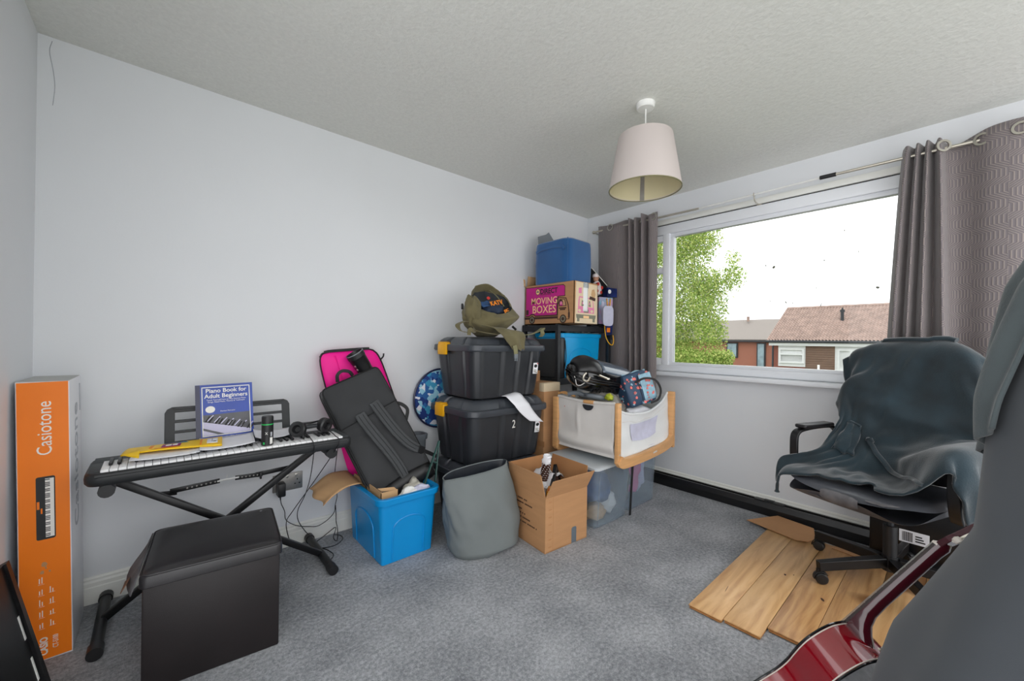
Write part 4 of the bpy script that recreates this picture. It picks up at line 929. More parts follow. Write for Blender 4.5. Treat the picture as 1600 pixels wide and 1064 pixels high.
# black gig bag / rucksack leaning from the tub
gb = thing('black_gig_bag', 'large flat charcoal backpack with two padded straps leaning out of the tub', 'backpack', (1.0, 2.2, .2))
TL, TR, BR, BL = V((.665, 2.335, .880)), V((.985, 2.335, 1.008)), V((1.26, 2.11, .36)), V((.92, 2.11, .235))
gn = (TR - TL).cross(BL - TL).normalized()
if gn.y > 0: gn = -gn
def gfn(u, v, s):
    a, b_ = rcorner(u, v, 18.); e = (1 - abs(2 * u - 1) ** 8) * (1 - abs(2 * v - 1) ** 12)
    crease = -.010 * math.exp(-((v - (.33 - .02 * u)) / .018) ** 2) - .006 * math.exp(-((v - .42 - .05 * math.sin(u * 3.1)) / .015) ** 2)
    return bil(a, b_) + gn * ((.012 * max(e, 0) ** .5 + crease * e + .004 * nz((u * 5, v * 8, 3)) * e) if s > 0 else -.075)
gm = MB(); NU, NV = 30, 60
front = [[gm.bm.verts.new(gfn(i / (NU - 1), j / (NV - 1), 1)) for j in range(NV)] for i in range(NU)]
back = [[gm.bm.verts.new(gfn(i / (NU - 1), j / (NV - 1), -1)) for j in range(NV)] for i in range(NU)]
for A, fl in ((front, 0), (back, 1)):
    for i in range(NU - 1):
        for j in range(NV - 1):
            q = (A[i][j], A[i + 1][j], A[i + 1][j + 1], A[i][j + 1]); gm.bm.faces.new(q[::-1] if fl else q)
bd_ = [(i, 0) for i in range(NU)] + [(NU - 1, j) for j in range(1, NV)] + [(i, NV - 1) for i in range(NU - 2, -1, -1)] + [(0, j) for j in range(NV - 2, 0, -1)]
for k in range(len(bd_)):
    (i, j), (p_, q_) = bd_[k], bd_[(k + 1) % len(bd_)]; gm.bm.faces.new((front[i][j], front[p_][q_], back[p_][q_], back[i][j]))
gbo = gm.ob('bag_shell', K['bag'], gb, smooth=60)
for off in (.0, -.075):
    MB().tube([bil(*rcorner(i / (NU - 1), j / (NV - 1), 18.)) + gn * off for i, j in bd_], .0045, 6, closed=True).ob('edge_piping', K['piping'], gb)
MB().tube([bil(*rcorner(0, .05 + .9 * k / 30)) + gn * -.036 - (TR - TL).normalized() * .003 for k in range(31)], .006, 6).ob('side_zip', K['zip'], gb)
def gp(u, v, l=.0): return bil(u, v) + gn * (.014 + l)
for (us, vs_) in (((.355, .36, .40, .455, .50, .525, .535), (.285, .35, .47, .6, .72, .82, .88)), ((.64, .655, .69, .745, .82, .885, .93), (.25, .33, .45, .57, .67, .72, .745))):
    P = cat([gp(u, v, .004 + .018 * math.sin(math.pi * k / 6)) for k, (u, v) in enumerate(zip(us, vs_))], 8)
    s_ = MB().ribbon(P, [.058 - .012 * (k / (len(P) - 1)) ** 2 for k in range(len(P))], .012, gn).ob('padded_strap', K['bag_pad'], gb, smooth=50, bev=.003)
    for o_ in (-.012, .012):
        MB().tube([p + gn * .008 + (BR - BL).normalized() * o_ for p in P[2:-2]], .0014, 5).ob('strap_stitch', K['piping'], s_)
    e = P[-1]; d = (P[-1] - P[-4]).normalized()
    MB().ribbon([e - d * .01, e + d * .03, e + d * .05], .045, .008, gn).ob('strap_buckle', K['bag_pvc'], s_, bev=.002)
    MB().ribbon(cat([e + d * .04, e + d * .09 + gn * .004, e + d * .16 - gn * .004], 4), .022, .003, gn).ob('webbing_tail', K['piping'], s_)
MB().ribbon(cat([gp(.30, -.01, -.02), gp(.33, -.055, .0), gp(.42, -.07, .005), gp(.52, -.045, .0), gp(.56, -.01, -.02)], 6), .018, .008, gn).ob('grab_handle', K['piping'], gb, smooth=50)
MB().ribbon(cat([bil(1.0, .33) - gn * .03, bil(1.08, .37) - gn * .02, bil(1.12, .43) - gn * .02, bil(1.02, .5) - gn * .03], 6), .02, .006, gn).ob('side_handle', K['piping'], gb, smooth=50)
MB().grid(10, 6, lambda u, v: gp(.02 + .96 * u, .88 + .115 * v - .02 * math.sin(u * 3.1), .002 + .012 * math.sin(v * 3.1))).ob('lower_panel', K['bag_pvc'], gb, smooth=60, solid=.003)
MB().tube([gp(k / 12, .335 - .02 * k / 12 , .0) for k in range(13)], .0025, 5).ob('panel_seam', K['piping'], gb)

# round cushion with triangle print wedged behind the trunks
rc = thing('round_cushion', 'round cushion in blue and white triangle print wedged behind the trunks', 'cushion', (1.51, 2.48, .55))
fr = face((1.515, 2.492, .755), (1, 0, 0), (0, 0, 1))
MB().lathe([(.001, .022), (.12, .022), (.185, .016), (.205, 0), (.185, -.016), (.12, -.02), (.001, -.02)], n=48).xf(fr).ob('cushion_cover', K['tri'], rc)
MB().tube([fr @ V((.206 * math.cos(k * .1309), .206 * math.sin(k * .1309), .004)) for k in range(48)], .007, 6, closed=True).ob('edge_piping', K['book_navy'], rc)
gbx = thing('grey_crate', 'grey plastic crate low behind the backpack and trunks', 'crate', (1.34, 2.44, 0))
plastic_tub(gbx, 1.2, 1.36, 2.38, 2.49, 0, .54, .01, K['bin_grey'], arch=False, rim=.01)

# ================================================================ stacked black trunks
def trunk(label, z0, h_, x0=1.405, x1=2.045, y0=1.935, y1=2.44, digit=None, clip=True):
    t = thing('lidded_crate', label, 'trunk', ((x0 + x1) / 2, (y0 + y1) / 2, z0), group='black trunks in a stack')
    cx, cy = (x0 + x1) / 2, (y0 + y1) / 2; w, d = x1 - x0, y1 - y0
    n1, n2, nc = 48, 36, 8
    def base_ring(r):
        pts = []
        def seg(a, b_, n_): return [(a[0] + (b_[0] - a[0]) * k / n_, a[1] + (b_[1] - a[1]) * k / n_) for k in range(n_)]
        hw, hd = w / 2, d / 2
        pts += seg((-hw + r, -hd), (hw - r, -hd), n1)
        for k in range(nc): a = R(-90 + 90 * k / nc); pts.append((hw - r + r * math.cos(a), -hd + r + r * math.sin(a)))
        pts += seg((hw, -hd + r), (hw, hd - r), n2)
        for k in range(nc): a = R(90 * k / nc); pts.append((hw - r + r * math.cos(a), hd - r + r * math.sin(a)))
        pts += seg((hw - r, hd), (-hw + r, hd), n1)
        for k in range(nc): a = R(90 + 90 * k / nc); pts.append((-hw + r + r * math.cos(a), hd - r + r * math.sin(a)))
        pts += seg((-hw, hd - r), (-hw, -hd + r), n2)
        for k in range(nc): a = R(180 + 90 * k / nc); pts.append((-hw + r + r * math.cos(a), -hd + r + r * math.sin(a)))
        return pts
    def groove(x, y):
        """depth of the moulded channels at this place on the outline"""
        s = 0.
        for c, hw_ in ((-.09, .022), (.055, .022), (.185, .018)):
            s = max(s, min(1, max(0, (hw_ - abs(x / w * .64 - c)) / .008)) if abs(abs(y) - d / 2) < .03 else 0)
        for c, hw_ in ((.07, .03), (-.12, .012)):
            s = max(s, min(1, max(0, (hw_ - abs(y - c)) / .008)) if abs(abs(x) - w / 2) < .03 else 0)
        return s
    def ring(z, k, g=0., r=.075):
        out = []
        for x, y in base_ring(r):
            gd = groove(x, y) * g; l = math.hypot(x, y)
            nx = (1 if x > 0 else -1) if abs(abs(x) - w / 2) < .02 else 0; ny = (1 if y > 0 else -1) if abs(abs(y) - d / 2) < .02 else 0
            out.append(V((cx + (x - nx * gd) * (1 - k / w * 2), cy + (y - ny * gd) * (1 - k / d * 2), z)))
        return out
    zr = z0 + h_ * .775                                       # rim height
    b_ = MB(); b_.loft([ring(z0, .07, 0), ring(z0 + .012, .052, .004), ring(z0 + .05, .046, .012), ring(zr - .03, .022, .014), ring(zr, .020, .014)])
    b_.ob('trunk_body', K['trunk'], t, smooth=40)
    l_ = MB(); l_.loft([ring(zr - .002, .016), ring(zr - .002, .001), ring(zr + .006, -.004), ring(zr + .036, -.002), ring(zr + .04, .004), ring(zr + .04, .016, .004), ring(zr + .047, .022, .012),
                        ring(zr + .066, .03, .018), ring(z0 + h_ - .008, .048, .02), ring(z0 + h_ - .001, .066, .02), ring(z0 + h_, .10, .014), ring(z0 + h_, .16, .004)])
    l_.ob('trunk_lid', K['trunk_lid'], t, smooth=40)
    yc_ = cy + .09
    c_ = MB()
    if clip:
        c_.bx(x0 - .014, x0 + .002, yc_ - .052, yc_ + .052, zr - .028, zr + .04, .006); c_.bx(x0 - .012, x0 + .04, yc_ - .05, yc_ + .05, zr + .034, zr + .05, .006); c_.bx(x0 - .01, x0 + .055, yc_ - .02, yc_ + .05, zr + .046, zr + .056, .004)
        c_.ob('yellow_clip', K['yellow'], t)
    c_ = MB(); c_.bx(x1 - .002, x1 + .014, cy - .08, cy + .08, zr - .028, zr + .04, .006); c_.bx(x1 - .04, x1 + .012, cy - .08, cy + .08, zr + .034, zr + .05, .006); c_.ob('yellow_clip', K['yellow'], t)
    e = lambda z: (.046 + (z - z0 - .05) / (zr - .03 - z0 - .05) * (-.024)) if True else 0
    fl = face((x1 - .105, y0 + .0225, zr - .12), (1, 0, 0), (0, -.11, 1))
    st_ = MB().prism([(-.022, -.035), (.022, -.035), (.022, .04), (-.022, .04)], fl, 0, .002).ob('paper_label', K['white_paper'], t, smooth=0)
    MB().prism([(-.014, .012), (.0, .006), (.014, .012), (.014, .024), (0, .03), (-.014, .024)], fl, .001, .003).ob('label_picture', K['ink'], st_, smooth=0)
    MB().prism([(.012, .03), (.021, .03), (.021, .039), (.012, .039)], fl, .001, .003).ob('label_corner', K['red_print'], st_, smooth=0)
    lp = MB()
    for k in range(4): lp.prism([(-.016, -.01 - k * .006), (.008 + .006 * (k % 2), -.01 - k * .006), (.008 + .006 * (k % 2), -.007 - k * .006), (-.016, -.007 - k * .006)], fl, .001, .003)
    lp.prism([(.004, -.031), (.017, -.031), (.017, -.024), (.004, -.024)], fl, .001, .003)
    o = lp.ob('label_lettering', K['grey_ink'], st_, smooth=0); o['kind'] = 'stuff'
    if digit: text(digit, .075, K['white_ink'], t, face((cx + .0, y0 + .0235, zr - .098), (1, 0, 0), (0, -.08, 1)), 0, 0, name='chalk_number', wide=.8)
    lt = MB().bx(cx + .055, cx + .085, y0 - .006, y0 + .004, zr - .004, zr + .02, .002).ob('front_latch', K['trunk'], t)
    return t
trunk('black lidded storage trunk at the bottom of the stack, mostly hidden behind the grey sack', 0, .385, clip=False)
trunk('black storage trunk marked with a white 2, middle of the stack', .385, .41, x0=1.385, x1=2.055, y0=1.92, y1=2.44, digit='2')
trunk('topmost black storage trunk, under the olive rucksack', .795, .395)
sheet('loose_sheet', 'white sheet of paper hanging over the edge of the trunk marked 2', [(1.68, 1.95), (1.8, 1.94), (1.8, 1.99), (1.68, 1.99)], .8, cur=0)
pp = bpy.data.objects[[o.name for o in bpy.data.objects if o.name.startswith('loose_sheet')][0]]
g_ = MB().grid(6, 16, lambda u, v: V((1.66 + .125 * u + .16 * v * v, 1.985 - .085 * min(v * 2.2, 1) - .022 * v, .812 - .21 * max(0, v - .22) * 1.0 + .02 * u * (1 - v) - .02 * u * v)))
bpy.data.objects.remove(pp)
o = g_.ob('loose_sheet', K['white_paper'], None, smooth=60, solid=.0008, off=0); rebase(o, (1.75, 1.95, .8)); tag(o, 'white sheet of paper hanging over the edge of the trunk marked 2', 'paper')

# olive rucksack slumped open on the top trunk
rk = thing('olive_rucksack', 'open olive canvas rucksack slumped on the topmost black trunk', 'rucksack', (1.68, 2.15, 1.19))
RC = V((1.665, 2.16, 1.33))
def ruck(th, ph_):
    """closed slumped sack: th around vertical, ph from bottom (0) to mouth (1)"""
    z = ph_
    rx = .20 * (math.sin(math.pi * min(.5, .1 + z * .62)) if z < .65 else 1 - .25 * ((z - .65) / .35) ** 1.5)
    ry = .15 * (math.sin(math.pi * min(.5, .12 + z * .7)) if z < .6 else 1 - .3 * ((z - .6) / .4) ** 1.5)
    x = rx * math.cos(th) ; y = ry * math.sin(th)
    # the mouth is tipped towards the camera and right: front edge low, rear edge high
    zz = .0 + .235 * z + z ** 2 * (.085 * math.sin(th) + .02 * math.cos(th))
    n1 = nz((math.cos(th) * 1.6, math.sin(th) * 1.6, z * 2.2)) * .035 + nz((math.cos(th) * 4, math.sin(th) * 4, z * 5 + 4)) * .014
    s = 1 + n1 / .17
    return V((1.655 + .03 * z + x * s - .01 * math.sin(3 * th) * z, 2.145 - .02 * z + y * s, 1.192 + zz + n1 * .3 * z))
g_ = MB().grid(64, 26, lambda u, v: ruck(2 * math.pi * u, v), cu=True)
vs0 = [v for v in g_.bm.verts if v.co.z < 1.1925 + .012]
g_.ob('sack_body', K['olive'], rk, smooth=60, solid=.004)
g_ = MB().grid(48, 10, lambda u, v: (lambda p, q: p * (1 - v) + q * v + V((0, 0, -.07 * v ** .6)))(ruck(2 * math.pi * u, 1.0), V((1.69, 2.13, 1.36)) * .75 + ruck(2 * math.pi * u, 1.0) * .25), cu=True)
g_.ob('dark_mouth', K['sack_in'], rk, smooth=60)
crumple('side_pocket', None, (1.515, 2.11, 1.36), (.055, .06, .10), K['olive'], parent=rk, seed=5)
crumple('navy_bundle', None, (1.665, 2.10, 1.375), (.095, .07, .05), K['navy_cloth'], parent=rk, seed=3)
g_ = MB().grid(10, 6, lambda u, v: V((1.56 + .08 * u, 2.055 + .06 * v, 1.385 + .03 * v + .02 * u + .006 * nz((u * 4, v * 4, 1))))); g_.ob('blue_fold', K['steel_blue'], rk, solid=.004, smooth=60)
bfr = face((1.60, 2.025, 1.392), (1, -.1, .22), (-.1, .5, 1)); text('KATV', .044, K['orange_ink'], rk, bfr, 0, 0, name='bold_lettering', bold=.0006, depth=.002, wide=.85)
bfr = face((1.71, 2.025, 1.365), (.9, -.1, .4), (-.3, .4, 1)); text('JSC', .026, K['orange_ink'], rk, bfr, 0, -.012, name='bold_lettering', bold=.0006, depth=.002)
MB().prism(ell(.013, .011, 10), face((1.615, 2.075, 1.445), (1, 0, .1), (0, .4, 1)), 0, .004).ob('red_badge', K['red_print'], rk)
# rear hood of cloth above the mouth
g_ = MB().grid(22, 8, lambda u, v: (lambda th: ruck(th, 1.0) * (1 - v) + (ruck(th, 1.0) + V((-.01, -.035 * math.sin(math.pi * u), .045 * math.sin(math.pi * u)))) * v)(R(12 + 160 * u)))
g_.ob('mouth_hood', K['olive'], rk, smooth=60, solid=.004)
# front flap with buckle hanging over the trunk lid
g_ = MB().grid(14, 16, lambda u, v: V((1.50 + .30 * u + .09 * v + (.5 - u) * .20 * v, 1.995 - .085 * math.sin(min(v, .55) / .55 * 1.57) + .012 * nz((u * 3, v * 3, 5)), 1.262 - .05 * v - .145 * max(0, v - .3) - .03 * u * (1 - v) + .012 * nz((u * 4, v * 4, 7)))))
g_.ob('front_flap', K['olive'], rk, smooth=60, solid=.004)
MB().ribbon(cat([(1.70, 1.905, 1.14), (1.708, 1.902, 1.105), (1.712, 1.904, 1.085)], 3), .032, .004, (0, -1, 0)).ob('buckle_webbing', K['olive_lt'], rk)
bkl = MB().bx(1.697, 1.727, 1.899, 1.909, 1.055, 1.085, .003); bkl.bx(1.702, 1.708, 1.9, 1.908, 1.04, 1.058); bkl.bx(1.716, 1.722, 1.9, 1.908, 1.04, 1.058); bkl.ob('buckle', K['bin_grey'], rk)
def rstrap(pts, w_, nm='strap', m='olive_lt', n=(0, 0, 1)): MB().ribbon(cat(pts, 6), w_, .004, n).ob(nm, K[m], rk, smooth=50)
rstrap([(1.49, 2.12, 1.29), (1.43, 2.08, 1.285), (1.37, 2.06, 1.262), (1.375, 2.03, 1.225), (1.42, 2.0, 1.214)], .03, m='olive')
rstrap([(1.50, 2.06, 1.24), (1.45, 2.0, 1.226), (1.41, 1.985, 1.232), (1.405, 1.99, 1.20)], .026, m='olive', n=(0, -1, .3))
rstrap([(1.47, 2.02, 1.23), (1.53, 1.975, 1.215), (1.60, 1.96, 1.208), (1.63, 1.955, 1.222)], .035, m='olive')
rstrap([(1.84, 2.06, 1.21), (1.92, 2.0, 1.214), (1.98, 1.985, 1.235), (2.04, 1.99, 1.262), (2.05, 2.0, 1.25)], .032)
rstrap([(2.03, 1.99, 1.25), (2.025, 1.975, 1.22), (2.0, 1.97, 1.20)], .03)
MB().tube(cat([(1.73, 2.23, 1.53), (1.735, 2.16, 1.49), (1.74, 2.10, 1.44), (1.73, 2.05, 1.40)], 5), .0028, 6).ob('drawcord', K['olive_lt'], rk)
MB().tube(cat([(1.80, 2.2, 1.52), (1.81, 2.12, 1.46), (1.79, 2.06, 1.42)], 5), .0028, 6).ob('drawcord', K['olive_lt'], rk)
MB().tube([(1.47, 2.16, 1.40), (1.45, 2.13, 1.37)], .008, 6).ob('toggle', K['black_pl'], rk)
MB().tube([(1.85, 2.1, 1.27), (1.87, 2.08, 1.245)], .009, 6).ob('toggle', K['black_pl'], rk)

# ================================================================ shelf unit in the corner and what is on it
sx0, sx1, sy0, sy1 = 2.325, 3.02, 2.1, 2.505
sh_ = thing('metal_shelf_unit', 'black metal shelf unit in the corner by the left curtain', 'shelf', ((sx0 + sx1) / 2, (sy0 + sy1) / 2, 0))
for x in (sx0, sx1 - .03):
    for y in (sy0, sy1 - .03): MB().bx(x, x + .032, y, y + .032, 0, 1.305, .003).ob('post', K['dark_metal'], sh_)
for z in (1.29, .87, .2):
    s_ = MB().bx(sx0 + .002, sx1 - .002, sy0 + .002, sy1 - .002, z - .004, z + .006).bx(sx0, sx1, sy0 - .002, sy0 + .006, z - .04, z + .008, .002).bx(sx0, sx1, sy1 - .006, sy1 + .002, z - .04, z + .008).bx(sx0 - .002, sx0 + .006, sy0, sy1, z - .04, z + .008).bx(sx1 - .006, sx1 + .002, sy0, sy1, z - .04, z + .008)
    s_.ob('shelf_board', K['dark_metal'], sh_, smooth=0)
t2 = thing('blue_shelf_tub', 'bright blue lidless tub on the middle shelf under the moving box', 'tub', (2.68, 2.31, .876))
plastic_tub(t2, 2.43, 2.955, 2.155, 2.465, .876, .362, .02, K['blue_tub2'], rim=.014)
bb = thing('black_case', 'black fabric case standing on the middle shelf left of the blue tub', 'bag', (2.40, 2.3, .876))
MB().bx(2.365, 2.405, 2.145, 2.455, .877, 1.19, .014).ob('case_body', K['bag'], bb); MB().bx(2.36, 2.44, 2.12, 2.15, .877, 1.2, .012).ob('front_pocket', K['bag_pvc'], bb)
MB().tube(cat([(2.428, 2.117, 1.18), (2.436, 2.113, 1.05), (2.428, 2.117, .95)], 5), .004, 6).ob('zip', K['zip'], bb)
cl_ = thing('crumpled_wrap', 'clear wrapping crumpled on the blue tub under the top shelf', 'plastic wrap', (2.7, 2.2, 1.236)); 
MB().grid(20, 6, lambda u, v: V((2.50 + .32 * u, 2.17 + .05 * v, 1.236 + .012 + .012 * nz((u * 8, v * 3, 1))))).ob('wrap_sheet', K['white_pl'], cl_, solid=.001, smooth=60)

mb2 = thing('moving_box', 'moving box printed with a pink lorry, on top of the shelf unit', 'box', (2.5, 2.22, 1.308))
mx0, mx1, my0, my1, mz0, mz1 = 2.35, 2.64, 1.965, 2.505, 1.308, 1.632
q = MB().bx(mx0, mx0 + .005, my0, my1, mz0, mz1).bx(mx1 - .005, mx1, my0, my1, mz0, mz1).bx(mx0, mx1, my0, my0 + .005, mz0, mz1).bx(mx0, mx1, my1 - .005, my1, mz0, mz1).bx(mx0, mx1, my0, my1, mz0, mz0 + .005).bx(mx0 + .005, mx1 - .005, my0 + .005, my1 - .15, mz1 - .006, mz1)
q.ob('box_body', K['cardboard'], mb2, smooth=0)
MB().grid(4, 4, lambda u, v: V((mx0 + .02 + .12 * u, my1 - .15 * v * .2 - .005, mz1 + .085 * v)) + V((-.02 * v, .0, 0))).ob('raised_flap', K['cardboard2'], mb2, solid=.004)
MB().prism([(-.16, 0), (0, 0), (0, .06), (-.05, .085), (-.165, .10)], face((mx0 + .004, my1, mz1), (0, -1, 0), (-.15, 0, 1)), 0, .004).ob('side_flap', K['cardboard2'], mb2, smooth=0)
# side with the lorry: x to the right along -y, y up
fm = face((mx0, my1, mz0), (0, -1, 0), (0, 0, 1)); w_ = my1 - my0; hgt = mz1 - mz0
def P(x, y): return (x * w_, y * hgt)
def deco(poly, nm, m, l=.001, par=None, fr=fm): return MB().prism([P(*p) if fr is fm else p for p in poly], fr, -.001, l).ob(nm, K[m], par or mb2, smooth=0)
deco([(.02, .195), (.105, .195), (.135, .235), (.20, .235), (.235, .195), (.69, .195), (.69, .63), (.71, .655), (.835, .655), (.835, .9), (.80, .945), (.02, .965)], 'lorry_outline', 'brown_ink', .0007)
van = deco([(.03, .225), (.1, .225), (.135, .27), (.205, .27), (.24, .225), (.675, .225), (.675, .64), (.70, .675), (.825, .675), (.825, .89), (.795, .925), (.03, .945)], 'lorry_body', 'pink_ink', .0013)
deco([(.0, .13), (.70, .13), (.70, .185), (.0, .185)], 'chassis_band', 'brown_ink')
deco([(.69, .1), (.915, .1), (.925, .2), (.90, .45), (.855, .62), (.70, .645), (.69, .6)], 'cab_outline', 'brown_ink', .0007)
deco([(.70, .115), (.90, .115), (.905, .2), (.885, .44), (.845, .6), (.71, .62)], 'cab', 'cardboard', .0013)
deco([(.715, .42), (.862, .42), (.835, .585), (.725, .595)], 'cab_window', 'brown_ink', .0018)
deco([(.728, .435), (.845, .435), (.824, .57), (.735, .58)], 'cab_window_light', 'cardboard2', .0022)
deco([(.755 + .045 * math.cos(a), .50 + .085 * math.sin(a)) for a in [k * .628 for k in range(10)]], 'driver_hair', 'brown_ink', .0026); deco([(.762 + .026 * math.cos(a), .49 + .05 * math.sin(a)) for a in [k * .628 for k in range(10)]], 'driver_face', 'pink_lt', .003); deco([(.73, .435), (.80, .435), (.79, .46), (.74, .46)], 'driver_shirt', 'pink_ink', .0031)
for yy, x0, x1 in ((.36, .72, .86), (.325, .74, .84)): deco([(x0, yy), (x1, yy), (x1, yy + .03), (x0, yy + .03)], 'cab_print', 'brown_ink', .0018)
for cxw in (.165, .80):
    c4 = [(cxw + .062 * math.cos(k * .2618), .115 + .062 * w_ / hgt * math.sin(k * .2618)) for k in range(24)]; wh = deco(c4, 'wheel', 'brown_ink', .002)
    deco([(cxw + (x - cxw) * .72, .115 + (y - .115) * .72) for x, y in c4], 'wheel_rim', 'grey_ink', .0026, wh); deco([(cxw + (x - cxw) * .42, .115 + (y - .115) * .42) for x, y in c4], 'hub', 'brown_ink', .003, wh)
deco([(.895, .14), (.925, .14), (.925, .26), (.895, .26)], 'wing_mirror', 'brown_ink', .002)
text('DIRECT', .056, K['ink'], mb2, fm, .335 * w_, .765 * hgt, bold=.0016, lift=.0012)
text('MOVING', .075, K['pale_ink'], mb2, fm, .415 * w_, .51 * hgt, bold=.0004, lift=.0012, al='CENTER')
text('BOXES', .088, K['pale_ink'], mb2, fm, .415 * w_, .285 * hgt, bold=.0006, lift=.0012, al='CENTER')
em = deco([(.285 + .048 * math.cos(k * .2618), .825 + .085 * math.sin(k * .2618)) for k in range(24)], 'round_emblem', 'brown_ink', .0018); deco([(.285 + .038 * math.cos(k * .2618), .825 + .068 * math.sin(k * .2618)) for k in range(24)], 'emblem_disc', 'pale_ink', .0022, em); deco([(.26, .80), (.31, .80), (.31, .83), (.285, .87), (.26, .83)], 'emblem_box', 'grey_ink', .0026, em)
deco([(.335, .735), (.56, .735), (.56, .748), (.335, .748)], 'tiny_print', 'brown_ink', .0018); deco([(.035, .25), (.085, .25), (.085, .38), (.035, .38)], 'square_print', 'brown_ink', .0018)
# end with the lorry front, patched in cream
fe = face((mx0, my0, mz0), (1, 0, 0), (0, 0, 1)); W3 = mx1 - mx0
MB().prism([(.012, .004), (W3 - .004, .004), (W3 - .006, hgt - .012), (.02, hgt - .004)], fe, -.001, .0008).ob('end_panel', K['cream'], mb2, smooth=0)
def d2(poly, nm, m, l=.0014): return MB().prism([(x * W3, y * hgt) for x, y in poly], fe, -.001, l).ob(nm, K[m], mb2, smooth=0)
d2([(.15, .26), (.84, .26), (.84, .38), (.80, .55), (.78, .63), (.2, .65), (.17, .55)], 'lorry_front', 'pink_lt', .0014)
d2([(.21, .42), (.79, .40), (.765, .60), (.225, .62)], 'windscreen', 'cream', .002)
for x in (.34, .64):
    d2([(x - .05, .42), (x + .05, .42), (x + .045, .47), (x + .02, .55), (x - .03, .56), (x - .045, .48)], 'passenger', 'grey_ink', .0026); d2([(x - .02, .46), (x + .02, .46), (x + .02, .52), (x - .02, .52)], 'passenger_face', 'pink_lt', .003)
for x in (.22, .74): d2([(x + .06 * math.cos(k * .628), .31 + .035 * math.sin(k * .628)) for k in range(10)], 'headlight', 'cream', .002)
d2([(.40, .27), (.60, .27), (.60, .35), (.40, .35)], 'grille', 'grey_ink', .002); d2([(.1, .13), (.9, .13), (.92, .22), (.08, .22)], 'bumper', 'grey_ink', .0014); d2([(.38, .135), (.62, .135), (.62, .195), (.38, .195)], 'number_plate', 'pale_ink', .002)
for x in (.12, .78): d2([(x, .05), (x + .1, .05), (x + .1, .13), (x, .13)], 'tyre', 'grey_ink', .0014)
MB().grid(6, 14, lambda u, v: V((mx0 + W3 * (.36 + .2 * u), my0 - .0025 - .001 * abs(nz((u * 5, v * 9, 1))), mz0 + hgt * (.3 + .69 * v)))).ob('clear_tape', K['white_pl'], mb2, solid=.0004, smooth=60)
tg = MB()
for k in range(5): tg.prism([(W3 * (.36 + .05 * k), hgt * .88), (W3 * (.375 + .05 * k), hgt * .86), (W3 * (.385 + .05 * k), hgt * .99), (W3 * (.37 + .05 * k), hgt * (.97 + .03 * (k % 2)))], fe, .003, .005)
tg.ob('torn_tape', K['grey_tape'], mb2, smooth=0)
d2([(.62, .60), (.88, .57), (.9, .64), (.66, .68)], 'torn_hole', 'brown_ink', .002); d2([(.7, .72), (.74, .66), (.86, .63), (.9, .74), (.84, .86), (.74, .84)], 'round_print', 'cardboard2', .0012); d2([(.18, .72), (.3, .72), (.3, .86), (.18, .84)], 'faded_lettering', 'pink_lt', .0012)

# blue cube pouf on the moving box, grey card on it
pf2 = thing('blue_pouf', 'blue fabric cube pouf sitting on top of the moving box', 'pouf', (2.50, 2.2, 1.632))
pc_ = (2.495, 2.21); pr2 = MB(); rr2 = []
for z, w3, r_ in ((1.634, .31, .05), (1.64, .322, .055), (1.80, .33, .06), (1.93, .325, .06), (1.965, .318, .06), (1.975, .30, .06), (1.98, .24, .05)):
    rr2.append([V((pc_[0] + x * .98, pc_[1] + y * 1.18, z + .006 * nz((x * 6, y * 6, z)))) for x, y in rrect(w3, w3, r_, 6)])
pr2.loft(rr2); pr2.ob('pouf_body', K['pouf'], pf2)
hd = MB().ribbon(cat([(2.332, 2.05, 1.885), (2.325, 2.08, 1.905), (2.325, 2.17, 1.915), (2.327, 2.3, 1.91), (2.333, 2.36, 1.895)], 5), .02, .006, (-1, 0, 0)); hd.ob('fabric_handle', K['pouf'], pf2)
MB().tube([(2.334, 2.022, 1.64), (2.331, 2.02, 1.8), (2.334, 2.022, 1.968)], .0035, 6).ob('corner_seam', K['pouf'], pf2)
gc = thing('grey_card', 'grey folded card standing on the blue pouf near the ceiling', 'card', (2.46, 2.36, 1.98))
MB().prism([(-.06, 0), (.07, 0), (.07, .05), (.035, .115), (.01, .095), (-.06, .075)], face((2.45, 2.37, 1.978), (.75, -.66, 0), (-.05, .05, 1)), -.002, .002).ob('card_front', K['bin_grey'], gc, smooth=0)
MB().prism([(.0, 0), (.05, 0), (.045, .04), (0, .115)], face((2.477, 2.347, 1.978), (.95, -.2, 0), (0, .1, 1)), -.002, .002).ob('card_side', K['grey_ink'], gc, smooth=0)

# toy packs hanging at the right of the moving box
dl = thing('doll_pack', 'boxed doll in a black and white card pack behind the moving box', 'toy', (2.9, 2.15, 1.306))
fdl = face((2.80, 2.15, 1.306), (.97, -.24, 0), (0, 0, 1))
MB().prism([(0, 0), (.17, 0), (.17, .36), (.0, .50)], fdl, -.06, 0).ob('pack_card', K['screen'], dl, smooth=0)
MB().prism([(.0, .505), (.17, .365), (.17, .36), (.0, .497)], fdl, -.06, .004).ob('white_edge', K['white_ink'], dl, smooth=0)
MB().lathe([(.001, -.03), (.02, -.024), (.028, 0), (.024, .022), (.001, .032)], n=18).xf(M.Translation(fdl @ V((.035, .415, .012)))).ob('doll_head', K['skin'], dl)
MB().lathe([(.022, -.002), (.0295, .0), (.026, .022), (.001, .036), (.001, .033)], n=18).xf(M.Translation(fdl @ V((.032, .422, .01)))).ob('doll_hood', K['toy_white'], dl)
MB().lathe([(.001, -.075), (.042, -.06), (.045, -.01), (.03, .04), (.012, .06), (.001, .06)], n=18).xf(M.Translation(fdl @ V((.045, .335, .012)))).ob('doll_body', K['toy_white'], dl)
for a, b_ in ((.03, .36), (.07, .33), (.02, .30), (.06, .29)): MB().prism(ell(.010, .014, 8, a, b_), fdl, .03, .058).ob('red_heart', K['red_print'], dl)
